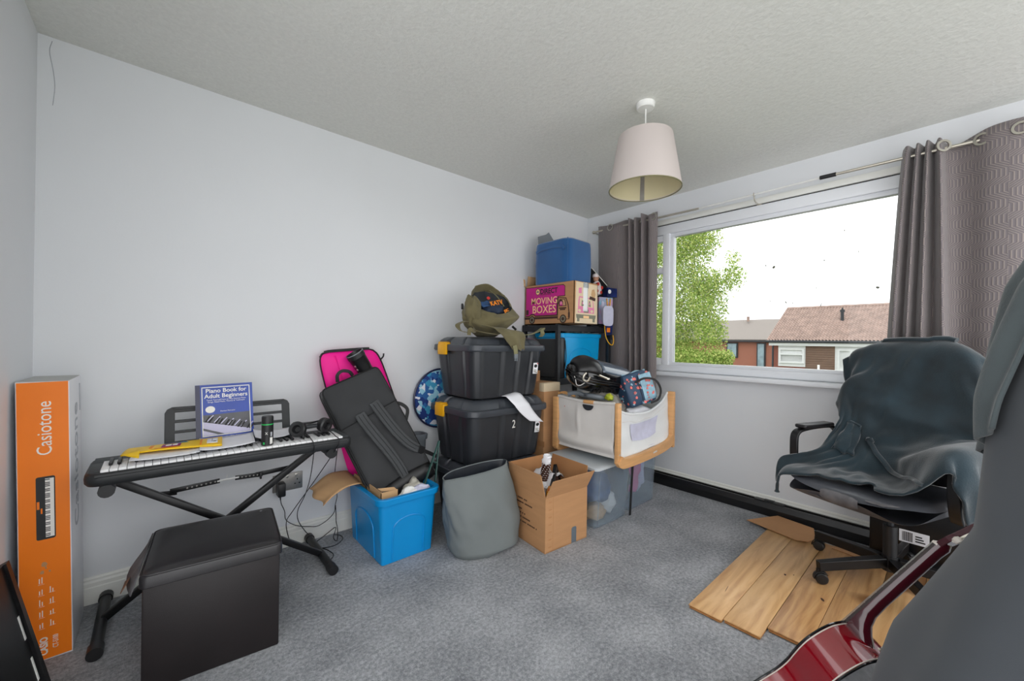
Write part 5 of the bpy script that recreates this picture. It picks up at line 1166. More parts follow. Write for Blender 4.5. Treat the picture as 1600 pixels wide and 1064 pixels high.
tc2 = thing('craft_pack', 'pink and turquoise craft pack beside the moving box with yellow loop', 'toy', (2.9, 2.08, 1.306))
fcp = face((2.83, 2.09, 1.306), (.96, -.28, 0), (0, 0, 1))
MB().prism([(0, .02), (.145, .02), (.145, .25), (0, .25)], fcp, -.02, 0).ob('pack_body', K['toy_pink'], tc2, smooth=0)
MB().prism([(.02, .05), (.055, .05), (.05, .21), (.025, .22)], fcp, 0, .004).ob('lilac_window', K['mesh'], tc2, smooth=0)
MB().tube(cat([fcp @ V(p) for p in ((.075, .24, .008), (.09, .12, .012), (.085, .03, .014))], 5), .005, 6).ob('yellow_strap', K['yellow'], tc2); MB().tube(cat([fcp @ V(p) for p in ((.115, .24, .008), (.098, .12, .012), (.09, .04, .014))], 5), .005, 6).ob('yellow_strap', K['yellow'], tc2)
bl_ = thing('blue_toy_box', 'small dark blue toy box with a pale moon on it above the craft pack', 'toy', (2.96, 2.06, 1.56))
MB().prism([(.075, .255), (.18, .255), (.18, .33), (.085, .335)], fcp, -.05, .012).ob('box_body', K['toy_blue'], bl_, smooth=0); MB().prism(ell(.016, .018, 14, .10, .30), fcp, .011, .014).ob('moon_print', K['white_ink'], bl_)
tg2 = thing('purple_tag', 'purple and orange tag on a yellow cord loop hanging off the shelf edge', 'tag', (2.95, 2.07, 1.16))
ftg = face((2.905, 2.088, 1.16), (.96, -.28, 0), (0, 0, 1))
MB().prism([(.0, .07), (.075, .07), (.085, .165), (.02, .165)], ftg, 0, .01).ob('tag_card', K['toy_blue'], tg2, smooth=0); MB().prism([(.02, .095), (.055, .095), (.055, .135), (.02, .135)], ftg, .01, .012).ob('orange_patch', K['orange'], tg2, smooth=0)
MB().tube(cat([ftg @ V(p) for p in ((-.01, .17, .014), (.005, .06, .016), (.04, .0, .018), (.075, -.015, .018), (.09, .02, .016), (.085, .07, .012))], 6), .0045, 6).ob('yellow_cord', K['yellow'], tg2); MB().prism([(.055, .03), (.09, .03), (.085, .075), (.06, .075)], ftg, 0, .012).ob('black_clip', K['black_pl'], tg2)
po_ = thing('plastic_pouch', 'clear rounded plastic pouch sticking out at the right end of the moving box', 'pouch', (2.86, 2.02, 1.306))
MB().prism([(x + .055, y + .085) for x, y in rrect(.11, .17, .035)], face((2.80, 2.03, 1.306), (.97, -.24, 0), (0, 0, 1)), 0, .008).ob('pouch_body', K['mesh'], po_)

# tall brown parcel between trunks and cot
par = thing('tall_parcel', 'tall taped brown parcel standing between the trunks and the cot', 'box', (2.2, 2.14, 0))
MB().bx(2.105, 2.275, 2.03, 2.27, 0, .862, .004).ob('parcel_body', K['cardboard'], par); MB().bx(2.103, 2.2765, 2.028, 2.08, .80, .8635, .004).ob('tape_band', K['cream'], par)
MB().bx(2.1035, 2.11, 2.02, 2.28, .4, .44).ob('tape_band', K['cardboard_in'], par)
sb = thing('small_carton', 'small brown carton corner showing right of the topmost trunk', 'box', (2.14, 2.22, .862))
MB().box((2.15, 2.2, .905), (.07, .1, .08), .003, (0, 0, .4)).ob('carton_body', K['cardboard'], sb); MB().box((2.145, 2.17, .955), (.06, .002, .05), 0, (.5, 0, .4)).ob('carton_flap', K['cardboard_in'], sb)
# ================================================================ grey sack, open carton, clear tubs, cot
sk_ = thing('laundry_sack', 'grey fabric laundry sack standing open between tub and carton', 'sack', (1.40, 1.80, 0))
def sackpt(th, v):
    c, s = math.cos(th), math.sin(th)
    rx = .20 + .022 * math.sin(v * 2.9) - .012 * v; ry = .13 + .012 * math.sin(v * 2.6) - .085 * v ** 1.7
    k = (abs(c) ** 2.5 + abs(s) ** 2.5) ** (-1 / 2.5)
    x, y = rx * c * k, ry * s * k
    base = min(1, v / .06); x *= .93 + .07 * base; y *= .88 + .12 * base
    n1 = .016 * nz((c * 1.6 + 3, s * 1.6, v * 1.5)) + .014 * nz((c * 3.4 + v * 3, s * 3.4, v * 4.5 + 2)) + .004 * nz((c * 6, s * 6, v * 11))
    diag = .009 * math.sin(th * 2 + v * 9 + 2 * nz((c, s, v * 2))) * math.sin(v * 3.1)
    w_ = (n1 + diag) * min(1, v * 4 + .2)
    top = .425 + .012 * s + .022 * c - .035 * max(0, -c - .55) ** 1.5
    X_, Y_ = x * (1 + w_ * 3.2), y * (1 + w_ * 3.2)
    r_ = R(-14)
    z = v * top + (1 - base) * .02 * max(0, math.sin(th * 2.4 + 1.5)) * (s < 0)
    return V((1.395 + X_ * math.cos(r_) - Y_ * math.sin(r_) - .012 * v, 1.80 + X_ * math.sin(r_) + Y_ * math.cos(r_) + .07 * v ** 1.5, max(z, .001)))
g_ = MB().grid(96, 44, lambda u, v: sackpt(2 * math.pi * u, v), cu=True)
g_.ob('sack_wall', K['sack'], sk_, smooth=70)
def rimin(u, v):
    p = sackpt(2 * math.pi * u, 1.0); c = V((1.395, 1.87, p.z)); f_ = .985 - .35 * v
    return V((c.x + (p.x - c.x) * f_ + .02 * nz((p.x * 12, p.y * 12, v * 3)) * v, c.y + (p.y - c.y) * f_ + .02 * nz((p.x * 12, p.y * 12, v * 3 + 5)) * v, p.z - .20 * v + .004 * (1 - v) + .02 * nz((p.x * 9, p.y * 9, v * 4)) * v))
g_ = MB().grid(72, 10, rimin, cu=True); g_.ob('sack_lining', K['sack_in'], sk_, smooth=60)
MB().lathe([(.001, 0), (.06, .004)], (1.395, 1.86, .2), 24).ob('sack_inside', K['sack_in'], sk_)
g_ = MB().tube([sackpt(2 * math.pi * k / 72, 1.0) for k in range(72)], .0035, 6, closed=True); g_.ob('rolled_hem', K['sack'], sk_)

oc = thing('open_carton', 'open brown carton with raised flaps holding frames and a wrapped bottle', 'box', (1.75, 1.69, 0))
O1, O2, O3 = V((1.602, 1.522, 0)), V((1.935, 1.498, 0)), V((1.633, 1.855, 0)); O4 = O2 + O3 - O1
ex = (O2 - O1).normalized(); ey = (O3 - O1).normalized(); ez = V((0, 0, 1)); CW, CD, CH = (O2 - O1).length, (O3 - O1).length, .302
fF = face(O1, ex, ez); fL = face(O3, -ey, ez); fB = face(O4, -ex, ez); fR = face(O2, ey, ez)
MB().prism([(0, 0), (CW, 0), (CW, CH), (0, CH)], fF, -.005, 0).ob('front_wall', K['cardboard'], oc, smooth=0)
MB().prism([(0, 0), (CD, 0), (CD, CH), (0, CH)], fL, -.005, 0).ob('left_wall', K['cardboard'], oc, smooth=0)
MB().prism([(0, 0), (CW, 0), (CW, CH), (0, CH)], fB, -.005, 0).ob('rear_wall', K['cardboard_in'], oc, smooth=0)
MB().prism([(0, 0), (CD, 0), (CD, CH), (0, CH)], fR, -.005, 0).ob('right_wall', K['cardboard_in'], oc, smooth=0)
MB().loft([[O1 + ez * .002, O2 + ez * .002, O4 + ez * .002, O3 + ez * .002], [O1 + ez * .006, O2 + ez * .006, O4 + ez * .006, O3 + ez * .006]]).ob('floor_panel', K['cardboard_in'], oc, smooth=0)
def flap(fr, w_, l, tilt, m, sk0=0., sk1=0.):
    t = R(tilt); f2 = fr @ M.Translation((0, CH, -.0025)) @ M.Rotation(t, 4, 'X')
    MB().prism([(.002 + 0, 0), (w_ - .002, 0), (w_ + sk1, l), (0 - sk0, l)], f2, -.002, .002).ob('flap', K[m], oc, smooth=0)
flap(fF, CW, .115, 24, 'cardboard', -.012, .012); flap(fL, CD, .125, 6, 'cardboard', .0, -.03); flap(fB, CW, .12, 8, 'cardboard_in', .0, .0); flap(fR, CD, .12, 12, 'cardboard_in', -.02, .0)
hh = MB().prism([(.205, .001), (.245, .001), (.245, .085), (.238, .093), (.212, .093), (.205, .085)], fF, 0, .0008); hh.ob('grey_tape', K['grey_tape'], oc, smooth=0)
for k in range(7): MB().prism(ell(.014, .0045, 10, .036, .028 + k * .0415), fF, -.001, .0005).ob('staple_slot', K['cardboard_in'], oc, smooth=0)
MB().prism([(.058, .0), (.06, .0), (.06, CH), (.058, CH)], fF, -.001, .0006).ob('glued_seam', K['cardboard_in'], oc, smooth=0)
for q, s_ in enumerate(('FRAGILE  THIS WAY UP', 'NAME / ROOM CONTENTS', '', 'PACKED BY', 'HANDLE WITH CARE', 'DO NOT STACK HEAVY ITEMS', 'RECYCLED CARDBOARD BOX')):
    pass
ln_ = MB()
rl_ = random.Random(3)
for q, (w_, z) in enumerate(((.12, .235), (.17, .212), (.07, .175), (.11, .152), (.15, .128), (.21, .104))):
    x = .045
    while x < .045 + w_:
        a = .004 + rl_.random() * .007; ln_.prism([(x, z), (x + a, z), (x + a, z + .008), (x, z + .008)], fL, 0, .0006); x += a + .0025 + (.008 if rl_.random() < .2 else 0)
o = ln_.ob('smudged_lettering', K['brown_ink'], oc, smooth=0); o['kind'] = 'stuff'
# contents
wr = thing('wrapped_bottle', 'bottle wrapped in white paper with a brown beaded neck inside the open carton', 'bottle', (1.76, 1.70, .2))
bx_ = V((1.765, 1.715, .20)); tp = V((1.752, 1.66, .455)); axb = (tp - bx_).normalized(); fr = M.Translation(bx_) @ axb.to_track_quat('Z', 'Y').to_matrix().to_4x4(); Lb = (tp - bx_).length
MB().lathe([(.001, 0), (.055, .01), (.065, .06), (.05, .11), (.022, .14), (.02, .2), (.001, .2)], n=28).warp(lambda p: p * (1 + .06 * nz(p * 30))).xf(fr).ob('paper_wrap', K['white_paper'], wr)
bd2 = MB()
for k in range(9):
    bd2.lathe([(.0185, -.007), (.0255, -.004), (.0265, 0), (.0255, .004), (.0185, .007)], (0, 0, .128 + k * .0135), 20, closed=True)
bd2.xf(fr).ob('beaded_neck', K['brown_rope'], wr)
dots = MB()
for k in range(9):
    for a in range(8): dots.box((.0262 * math.cos(a * .785 + k), .0262 * math.sin(a * .785 + k), .128 + k * .0135 + .007), (.004, .004, .004), .001)
o = dots.xf(fr).ob('pale_knots', K['white_paper'], wr); o['kind'] = 'stuff'
MB().lathe([(.001, .245), (.024, .245), (.028, .262), (.022, .28), (.026, .287), (.02, .297), (.001, .286)], n=16).warp(lambda p: p + V((.006 * nz(p * 60), .006 * nz(p * 60 + V((3, 0, 0))), 0))).xf(fr).ob('paper_top', K['white_paper'], wr)
pf3 = thing('picture_frame', 'black picture frame leaning across the open carton', 'frame', (1.80, 1.60, .2))
ff = face((1.69, 1.565, .25), (.60, .40, .58), (-.35, .05, .9)); fw_, fh_ = .235, .22
fb_ = MB()
for x0, x1, y0, y1 in ((0, fw_, 0, .02), (0, fw_, fh_ - .02, fh_), (0, .02, 0, fh_), (fw_ - .02, fw_, 0, fh_)): fb_.prism([(x0, -y1 + .02), (x1, -y1 + .02), (x1, -y0 + .02), (x0, -y0 + .02)], ff, -.012, .012)
fb_.ob('frame_moulding', K['black_pl'], pf3, smooth=0, bev=.002); MB().prism([(.015, -fh_ + .03), (fw_ - .015, -fh_ + .03), (fw_ - .015, .005), (.015, .005)], ff, -.006, .002).ob('backing_board', K['brown_ink'], pf3, smooth=0)
wf_ = thing('wooden_box', 'small orange brown wooden box in the front corner of the open carton', 'box', (1.70, 1.57, .24))
MB().box((1.712, 1.585, .29), (.06, .05, .05), .004, (.2, -.3, .5)).ob('box_body', K['brown_frame'], wf_); MB().box((1.695, 1.555, .292), (.012, .05, .07), .002, (.1, -.3, .4)).ob('red_end', K['red_print'], wf_); MB().box((1.668, 1.556, .285), (.04, .03, .06), .004, (.2, -.2, .5)).ob('yellow_block', K['yellow_pk'], wf_)
pb3 = thing('striped_paper', 'crumpled striped white wrapping paper beside the bottle in the open carton', 'paper', (1.80, 1.72, .2))
MB().grid(14, 14, lambda u, v: V((1.725 + .15 * u, 1.63 + .16 * v, .30 + .07 * math.sin(u * 2.6) + .03 * nz((u * 4, v * 4, 9))))).ob('paper_sheet', K['white_paper'], pb3, solid=.002, smooth=60)
sl = MB()
for k in range(9): sl.tube([V((1.73 + .15 * u / 9, 1.632 + .155 * k / 8, .3025 + .07 * math.sin(u / 9 * 2.6) + .03 * nz((u / 9 * 4, (k / 8) * 4 * .97, 9)))) for u in range(10)], .0012, 4)
o = sl.ob('printed_stripes', K['grey_ink'], pb3); o['kind'] = 'stuff'

# clear storage tubs under the cot
def clear_tub(label, x0, x1, y0, y1, h_):
    t = thing('clear_tub', label, 'tub', ((x0 + x1) / 2, (y0 + y1) / 2, 0), 0, 'clear tubs under the cot')
    cx, cy = (x0 + x1) / 2, (y0 + y1) / 2; w_, d = x1 - x0, y1 - y0
    def rg(z, e, r=.03): return [V((cx + x, cy + y, z)) for x, y in rrect(w_ + 2 * e, d + 2 * e, r, 5)]
    MB().loft([rg(.001, -.022), rg(.006, -.018), rg(h_ - .035, 0), rg(h_ - .034, .010), rg(h_ - .02, .012), rg(h_ - .02, -.004), rg(h_ - .05, -.004), rg(.012, -.024)]).ob('tub_shell', K['clear'], t)
    MB().loft([rg(h_ - .02, .008), rg(h_ - .019, .013), rg(h_ - .004, .013), rg(h_, .006), rg(h_, -.02)]).ob('tub_lid', K['tub_lid'], t)
    for sx in (-1, 1): MB().tube([V((cx + sx * w_ * .42, y0 - .003, h_ - .05)), V((cx + sx * w_ * .40, y0 + .017, .012))], .004, 5).ob('moulded_rib', K['clear'], t)
    return t
clear_tub('clear storage tub with blue and tan contents under the cot corner', 2.03, 2.40, 1.50, 1.92, .392)
clear_tub('clear storage tub with pink contents under the middle of the cot', 2.425, 2.80, 1.525, 1.95, .44)
crumple('blue_grey_fabric', 'folded blue grey fabric inside the left clear tub', (2.21, 1.68, .20), (.135, .13, .13), K['steel_blue'], 'cloth', seed=11)
crumple('tan_fabric', 'tan and orange fabric at the bottom of the left clear tub', (2.16, 1.615, .055), (.10, .07, .05), K['cardboard2'], 'cloth', seed=12)
crumple('pale_fabric', 'pale cloth heaped in the left clear tub beside the strap', (2.30, 1.62, .09), (.07, .07, .075), K['cot'], 'cloth', seed=13)
crumple('pink_fabric', 'bright pink fabric inside the right clear tub', (2.60, 1.65, .24), (.10, .09, .17), K['pink_lt'], 'cloth', seed=14)
crumple('patterned_fabric', 'grey patterned fabric at the left end of the right clear tub', (2.50, 1.63, .2), (.04, .07, .16), K['grey_cloth'], 'cloth', seed=15)
crumple('lilac_fabric', 'blue lilac fabric at the right end of the right clear tub', (2.72, 1.66, .2), (.04, .08, .17), K['mesh'], 'cloth', seed=16)
stp = MB().ribbon(cat([(2.425, 1.497, .43), (2.418, 1.494, .3), (2.405, 1.493, .16), (2.39, 1.49, .008)], 5), .024, .003, (0, -1, 0))
o = stp.ob('black_strap', K['piping'], None); rebase(o, (2.39, 1.49, .008)); tag(o, 'black webbing strap hanging between the two clear tubs', 'strap')

co = thing('bedside_cot', 'white fabric bedside cot with beech frame standing on the clear tubs', 'cot', (2.47, 1.68, .44))
X0, X1, Y0, Y1, Z0, Z1 = 2.135, 2.822, 1.42, 1.945, .445, .79
def post(x, y, name='corner_post', z1=Z1, d=(.032, .05)):
    MB().box((x, y, (.41 + z1) / 2), (d[0], d[1], z1 - .41), .007).ob(name, K['wood'], co)
post(X0 + .012, Y0 + .01, z1=.79, d=(.036, .03)); post(X0 + .012, Y1, z1=.775, d=(.03, .05)); post(X1, Y0 + .01, z1=.815); post(X1, Y1, z1=.80)
P = cat([(X0 + .012, Y0, .44), (X0 + .03, Y0, .418), (X0 + .09, Y0, .408), (X0 + .3, Y0, .412), (X0 + .52, Y0, .427), (X0 + .64, Y0, .45), (X1, Y0, .485)], 6)
MB().ribbon(P, .026, .062, (0, 0, 1)).ob('front_rail', K['wood'], co, bev=.006)
MB().ribbon([p + V((0, Y1 - Y0, 0)) for p in P], .026, .05, (0, 0, 1)).ob('rear_rail', K['wood'], co, bev=.006)
for x, z in ((X0 + .012, .77), (X0 + .012, .47), (X1, .79), (X1, .53)): MB().lathe([(.001, .003), (.004, .003), (.006, 0), (.001, -.002)], n=12).xf(M.Translation((x, Y0 - .005, z)) @ M.Rotation(R(90), 4, 'X')).ob('bolt', K['gold'], co)
MB().prism([(0, 0), (.05, .002), (.05, .012), (0, .010)], face((X0 + .40, Y0 - .0132, .415), (1, 0, .06), (-.06, 0, 1)), -.001, .0006).ob('pale_mark', K['cot'], co, smooth=0)
# left end panel with the handle slot; it bellies out near the bottom
def endp(u, v):
    y = Y1 - .02 - (Y1 - Y0 - .055) * u; z = Z1 - .008 - .012 * math.sin(u * 3.14) * (1 - v) - .345 * v
    x = X0 + .012 - .006 * math.sin(u * 3.1) - .026 * math.exp(-((v - .80) / .09) ** 2) * math.sin(u * 3.1) ** .3 + .010 * math.exp(-((v - .95) / .05) ** 2) + .004 * nz((u * 3, v * 4, 2)) + .006 * math.sin(u * 9 + v * 2) * math.exp(-((v - .45) / .3) ** 2) - .010 * math.exp(-((u - .38 - .05 * v) / .03) ** 2) * math.exp(-((v - .4) / .25) ** 2)
    return V((x, y, z))
MB().grid(40, 40, endp).ob('end_panel', K['cot'], co, smooth=70, solid=.004)
MB().tube([endp(u / 20, 0) for u in range(21)], .011, 8).ob('top_hem', K['cot'], co)
fsl = face(endp(.58, .0) + V((-.012, 0, -.012)), (0, -1, 0), (0, 0, 1))
MB().prism([(.042 * math.cos(a), .036 * math.sin(a) - .006) for a in [math.pi + k * math.pi / 12 for k in range(13)]], fsl, -.006, .002).ob('handle_slot', K['sack_in'], co, smooth=0)
MB().tube([endp(.50, 0) + V((-.002, 0, .001)), endp(.67, 0) + V((-.002, 0, .001))], .0125, 10).ob('handle_bar', K['wood'], co)
MB().prism(ell(.004, .007, 8), face(endp(.13, .17) + V((-.001, 0, 0)), (0, -1, 0), (0, 0, 1)), 0, .003).ob('red_tab', K['red_print'], co)
MB().grid(6, 6, lambda u, v: endp(.13, .17) if False else V((X0 + .02 + .05 * v, Y1 - .05 - .42 * u, .455 + .015 * v))).ob('belly_fold', K['cot'], co, solid=.003)
# front panel let down: its top edge dips in the middle and climbs to the right post
def frontp(u, v):
    top = .70 + .045 * (1 - u) ** 6 - .015 * math.sin(u * 3.1) + .105 * u ** 5
    z = top + (.43 + .03 * u - top) * v; x = X0 + .035 + (X1 - X0 - .05) * u
    return V((x, Y0 + .035 + .05 * math.sin(v * 3.1) * math.sin(u * 3.1) * .6 + .012 * nz((u * 4, v * 3, 4)) - .02 * v, z))
MB().grid(44, 26, frontp).ob('front_panel', K['cot_in'], co, smooth=70, solid=.004)
MB().tube([frontp(k / 24, 0) for k in range(25)], .008, 8).ob('front_hem', K['cot_in'], co)
MB().grid(16, 10, lambda u, v: frontp(.24 + (.55 - .05 * v) * u + .03 * v * (1 - u), .25 + .42 * v + .06 * math.sin(u * 3.1) * v) + V((0, -.010, 0))).ob('mesh_window', K['mesh'], co, smooth=60)
MB().tube([frontp(k / 20, .20 + .02 * math.sin(k)) + V((0, -.003, 0)) for k in range(2, 20)], .0022, 5).ob('seam', K['cot'], co)
MB().grid(30, 6, lambda u, v: V((X0 + .03 + (X1 - X0 - .04) * u, Y0 + .02 + .04 * v, .448 + .025 * u + .03 * v))).ob('base_fold', K['mesh'], co, smooth=60, solid=.003)
MB().grid(24, 12, lambda u, v: V((X0 + .02 + (X1 - X0 - .02) * u, Y1 - .005 + .008 * nz((u * 4, v * 3, 8)), .785 + .02 * u - .33 * v))).ob('rear_panel', K['cot'], co, smooth=60, solid=.004)
MB().grid(16, 12, lambda u, v: V((X1 - .01 - .02 * math.sin(v * 3) , Y0 + .03 + (Y1 - Y0 - .05) * u, .80 - .03 * math.sin(u * 3.1) - .33 * v))).ob('far_end_panel', K['cot'], co, smooth=60, solid=.004)
MB().bx(X0 + .02, X1 - .01, Y0 + .03, Y1 - .01, .448, .50, .02).ob('mattress', K['cot_in'], co)
# things heaped in the cot
crumple('grey_blanket', 'grey knitted blanket heaped in the left of the cot', (2.33, 1.69, .665), (.165, .21, .17), K['grey_cloth'], 'blanket', seed=21, s=3.5)
crumple('grey_jumper', 'crumpled grey jumper by the cot corner post under the floral bag', (2.29, 1.60, .68), (.10, .055, .085), K['bin_grey'], 'jumper', seed=22)
crumple('white_muslin', 'white muslin spilling over the front edge of the cot', (2.53, 1.535, .675), (.17, .06, .045), K['white_paper'], 'cloth', seed=23, s=7)
crumple('pale_quilt', 'pale quilt filling the right end of the cot', (2.64, 1.72, .62), (.15, .18, .12), K['cot'], 'quilt', seed=24)
crumple('teal_scarf', 'teal patterned scarf poking out right of the floral bag', (2.70, 1.57, .75), (.05, .04, .035), K['cyan_ink'], 'scarf', seed=25)
crumple('toy_bear', 'small yellow and green plush toy at the cot edge below the black case', (2.235, 1.56, .805), (.024, .03, .026), K['toy'], 'toy', seed=26)
tn_ = MB().tube(cat([(2.15, 1.93, .80), (2.165, 1.88, .81), (2.18, 1.85, .795), (2.17, 1.82, .80)], 5), .009, 6); tn_.tube(cat([(2.14, 1.9, .81), (2.17, 1.86, .80), (2.175, 1.80, .79)], 5), .007, 6)
o = tn_.ob('tan_strap', K['tan'], None); rebase(o, (2.16, 1.86, .79)); tag(o, 'tan leather strap lying over the rear left corner of the cot', 'strap')
gs_ = MB().tube(cat([(2.16, 1.85, .80), (2.19, 1.80, .812), (2.21, 1.74, .80), (2.19, 1.69, .805), (2.21, 1.63, .80), (2.26, 1.60, .79)], 6), .016, 8)
o = gs_.ob('grey_sling', K['bin_grey'], None); rebase(o, (2.2, 1.7, .79)); tag(o, 'grey rolled sling lying along the left cot edge', 'sling')

# glossy black shell case with latches
gc_ = thing('glossy_case', 'glossy black moulded case with metal latches lying on top of the cot', 'case', (2.33, 1.72, .82))
cA, cB = V((2.06, 1.76, .965)), V((2.66, 1.62, .865)); axc = (cB - cA); Lc = axc.length; axc = axc.normalized()
upc = (V((-.22, -.35, 1)) - axc * V((-.22, -.35, 1)).dot(axc)).normalized(); sdc = axc.cross(upc)
frc = M(((axc.x, sdc.x, upc.x, cA.x), (axc.y, sdc.y, upc.y, cA.y), (axc.z, sdc.z, upc.z, cA.z), (0, 0, 0, 1)))
def casept(u, th):
    s = u; w_ = .125 * (1 - abs(2 * s - 1) ** 4.5) ** .5 * (1 - .12 * s); hgt_ = .115 * (1 - abs(2 * s - 1) ** 4) ** .5 * (1.05 - .3 * s)
    c, d = math.cos(th), math.sin(th); k = (abs(c) ** 2.6 + abs(d) ** 2.6) ** (-1 / 2.6)
    return V((s * Lc, c * k * w_, d * k * hgt_ * (1 if d > 0 else .9)))
MB().grid(40, 48, lambda u, v: casept(.004 + .992 * u, 2 * math.pi * v), cv=True).xf(frc).ob('case_shell', K['gloss_black'], gc_, smooth=70)
for z, e, nm, m in ((.008, .004, 'seam_ridge', 'gloss_rib'), (-.012, .003, 'seam_ridge', 'gloss_black'), (.022, .002, 'seam_ridge', 'gloss_rib')):
    pts = []
    for k in range(60):
        u = .5 + .49 * math.cos(2 * math.pi * k / 60); p = casept(u, 0 if k < 30 else math.pi); pts.append(V((p.x, p.y * (1.0) + (e if k < 30 else -e), z)))
    MB().tube(pts, .0045, 6, closed=True).xf(frc).ob(nm, K[m], gc_)
MB().grid(14, 12, lambda u, v: casept(.30 + .52 * u, R(38 + 80 * v)) * 1.0 + V((0, 0, .004))).xf(frc).ob('smoked_panel', K['gloss_glass'], gc_, smooth=60, solid=.003)
hb = MB().grid(14, 14, lambda u, v: casept(.02 + .26 * u, R(20 + 120 * v)) * 1.0 + V((0, .0, .012 + .012 * math.sin(u * 3.1)))); hb.xf(frc).ob('hinged_cover', K['gloss_rib'], gc_, smooth=60, solid=.006)
def onshell(u, th, l=.004): return frc @ (casept(u, th) + V((0, math.cos(th) * l, math.sin(th) * l)))
MB().tube(cat([onshell(.10, R(30)), onshell(.075, R(18), .012), onshell(.085, R(2), .012), onshell(.125, R(2), .012), onshell(.135, R(18), .012)], 5), .0065, 8).ob('chrome_clasp', K['gold'], gc_)
lt_ = MB().tube([onshell(.24, R(28), .006), onshell(.36, R(22), .006)], .008, 8); lt_.ob('chrome_latch', K['gold'], gc_); MB().lathe([(.001, .008), (.014, .006), (.015, -.004)], n=14).xf(M.Translation(onshell(.37, R(22), .004))).ob('latch_knob', K['gold'], gc_)
MB().tube([onshell(.02 + .10 * k / 8 if k < 8 else .12, R(-40 * math.sin(k / 8 * 3.1)), .003) for k in range(9)], .003, 5).ob('pale_cord', K['cot'], gc_)
fn_ = MB()
for k in range(10):
    a = .20 + .05 * k; fn_.tube([onshell(a, R(-25), .002), onshell(a + .03, R(-45), .002)], .004, 5)
fn_.ob('moulded_flutes', K['gloss_rib'], gc_)

# floral lunch bag
fbg = thing('floral_bag', 'navy floral oilcloth bag with dark loop handle on the right of the black case', 'bag', (2.52, 1.5, .73))
ffl = M.Translation((2.50, 1.495, .745)) @ M.Rotation(R(-20), 4, 'Z') @ M.Rotation(R(-14), 4, 'Y') @ M.Rotation(R(-8), 4, 'X')
fb3 = MB().box((0, 0, .11), (.225, .13, .22), .02, seg=3).sub(2).warp(lambda p: V((p.x * (1 - .12 * (p.z > .1) * (p.z - .1) / .12) + .006 * nz(p * 14), p.y * (1.02 - 2.2 * max(0, p.z - .1) * .35 / .12 * .5) + .008 * nz(p * 12 + V((4, 0, 0))), p.z)))
fb3.xf(ffl).ob('bag_body', K['floral'], fbg, smooth=60)
rf_ = random.Random(11); fl_ = MB(); fl2 = MB()
def bloom(dst, f5, s_): dst.prism([(s_ * (1 + .22 * math.cos(5 * t)) * math.cos(t) * (.8 + .4 * rf_.random()), s_ * (1 + .22 * math.cos(5 * t)) * math.sin(t)) for t in [q * .4189 for q in range(15)]], f5, -.006, .0012)
for k in range(46):
    a, b_ = rf_.uniform(-.10, .10), rf_.uniform(.012, .20); s_ = rf_.uniform(.004, .011)
    bloom(fl_ if k % 5 < 3 else fl2, ffl @ M.Translation((a * (1 - .1 * b_ / .2), -.0672 + .022 * max(0, (b_ - .1) / .12), b_)) @ M.Rotation(R(90 - (12 if b_ > .1 else 0)), 4, 'X'), s_)
for k in range(16):
    a, b_ = rf_.uniform(-.05, .05), rf_.uniform(.015, .19); s_ = rf_.uniform(.004, .010)
    bloom(fl_ if k % 2 else fl2, ffl @ M.Translation((-.1135 + .012 * max(0, (b_ - .1) / .12), a, b_)) @ M.Rotation(R(-90), 4, 'Z') @ M.Rotation(R(90), 4, 'X'), s_)
for k in range(12):
    a, b_ = rf_.uniform(.02, .095), rf_.uniform(.03, .19); bloom(fl_, ffl @ M.Translation((a, -.0735 + .018 * max(0, (b_ - .02) / .18 - .5), b_)) @ M.Rotation(R(88), 4, 'X'), rf_.uniform(.004, .010))
o = fl_.ob('coral_flowers', K['coral'], fbg); o['kind'] = 'stuff'; o = fl2.ob('pale_flowers', K['pale_print'], fbg); o['kind'] = 'stuff'
MB().grid(10, 8, lambda u, v: V((.005 + .10 * u, -.0705 + .018 * max(0, v - .5), .02 + .18 * v))).xf(ffl).ob('pale_gusset', K['pale_print'], fbg, smooth=60, solid=.002)
MB().tube([ffl @ V((-.115 + .23 * k / 12, -.0, .218 + .006 * math.sin(k))) for k in range(13)], .006, 6).ob('roll_top', K['pale_print'], fbg)
MB().ribbon(cat([ffl @ V(p) for p in ((-.03, -.055, .155), (.03, -.085, .17), (.10, -.10, .14), (.125, -.10, .07), (.09, -.095, .01), (.03, -.085, .0))], 8), .014, .005, ffl.to_3x3() @ V((0, -1, 0))).ob('loop_handle', K['zip'], fbg, smooth=50)
MB().tube([ffl @ V((-.012, -.069, .015 + .02 * k)) for k in range(9)], .0025, 5).ob('dark_seam', K['zip'], fbg)

# ================================================================ oak boards, cardboard, chair, robe
pg_ = 'loose oak boards on the carpet under the chair'
names = ['leftmost oak board, nearest the cot, with a knot-free pale face', 'second oak board from the left, with a dark knot beside the chair castor', 'third oak board from the left, set back at its near end and swirling in grain', 'fourth oak board from the left, under the chair column', 'fifth oak board from the left, behind the guitar neck', 'sixth oak board from the left, beside the guitar shoulder']
ang = R(.6)
for k, x0 in enumerate((1.774, 1.792, 1.876, 1.876, 1.90, 1.88)):
    w_ = .137; L_ = (1.10, 1.13, 1.05, 1.16, 1.1, 1.12)[k]; y1 = .806 - k * .1385; t_ = .015
    pl = thing('oak_board', names[k], 'board', (x0, y1 - w_ / 2, 0), ang, pg_)
    b_ = MB(); b_.bx(0, L_, -w_ / 2, w_ / 2, .009, t_, .0012); b_.ob('oak_face', K['oak'], pl, local=True)
    b_ = MB(); b_.bx(.003, L_ - .003, -w_ / 2 + .002, w_ / 2 - .004, 0, .0088); b_.bx(-.006, .003, -w_ / 2 + .004, w_ / 2 - .006, .0045, .0078); b_.ob('ply_core', K['oak_edge'], pl, local=True, smooth=0)
kn_ = MB()
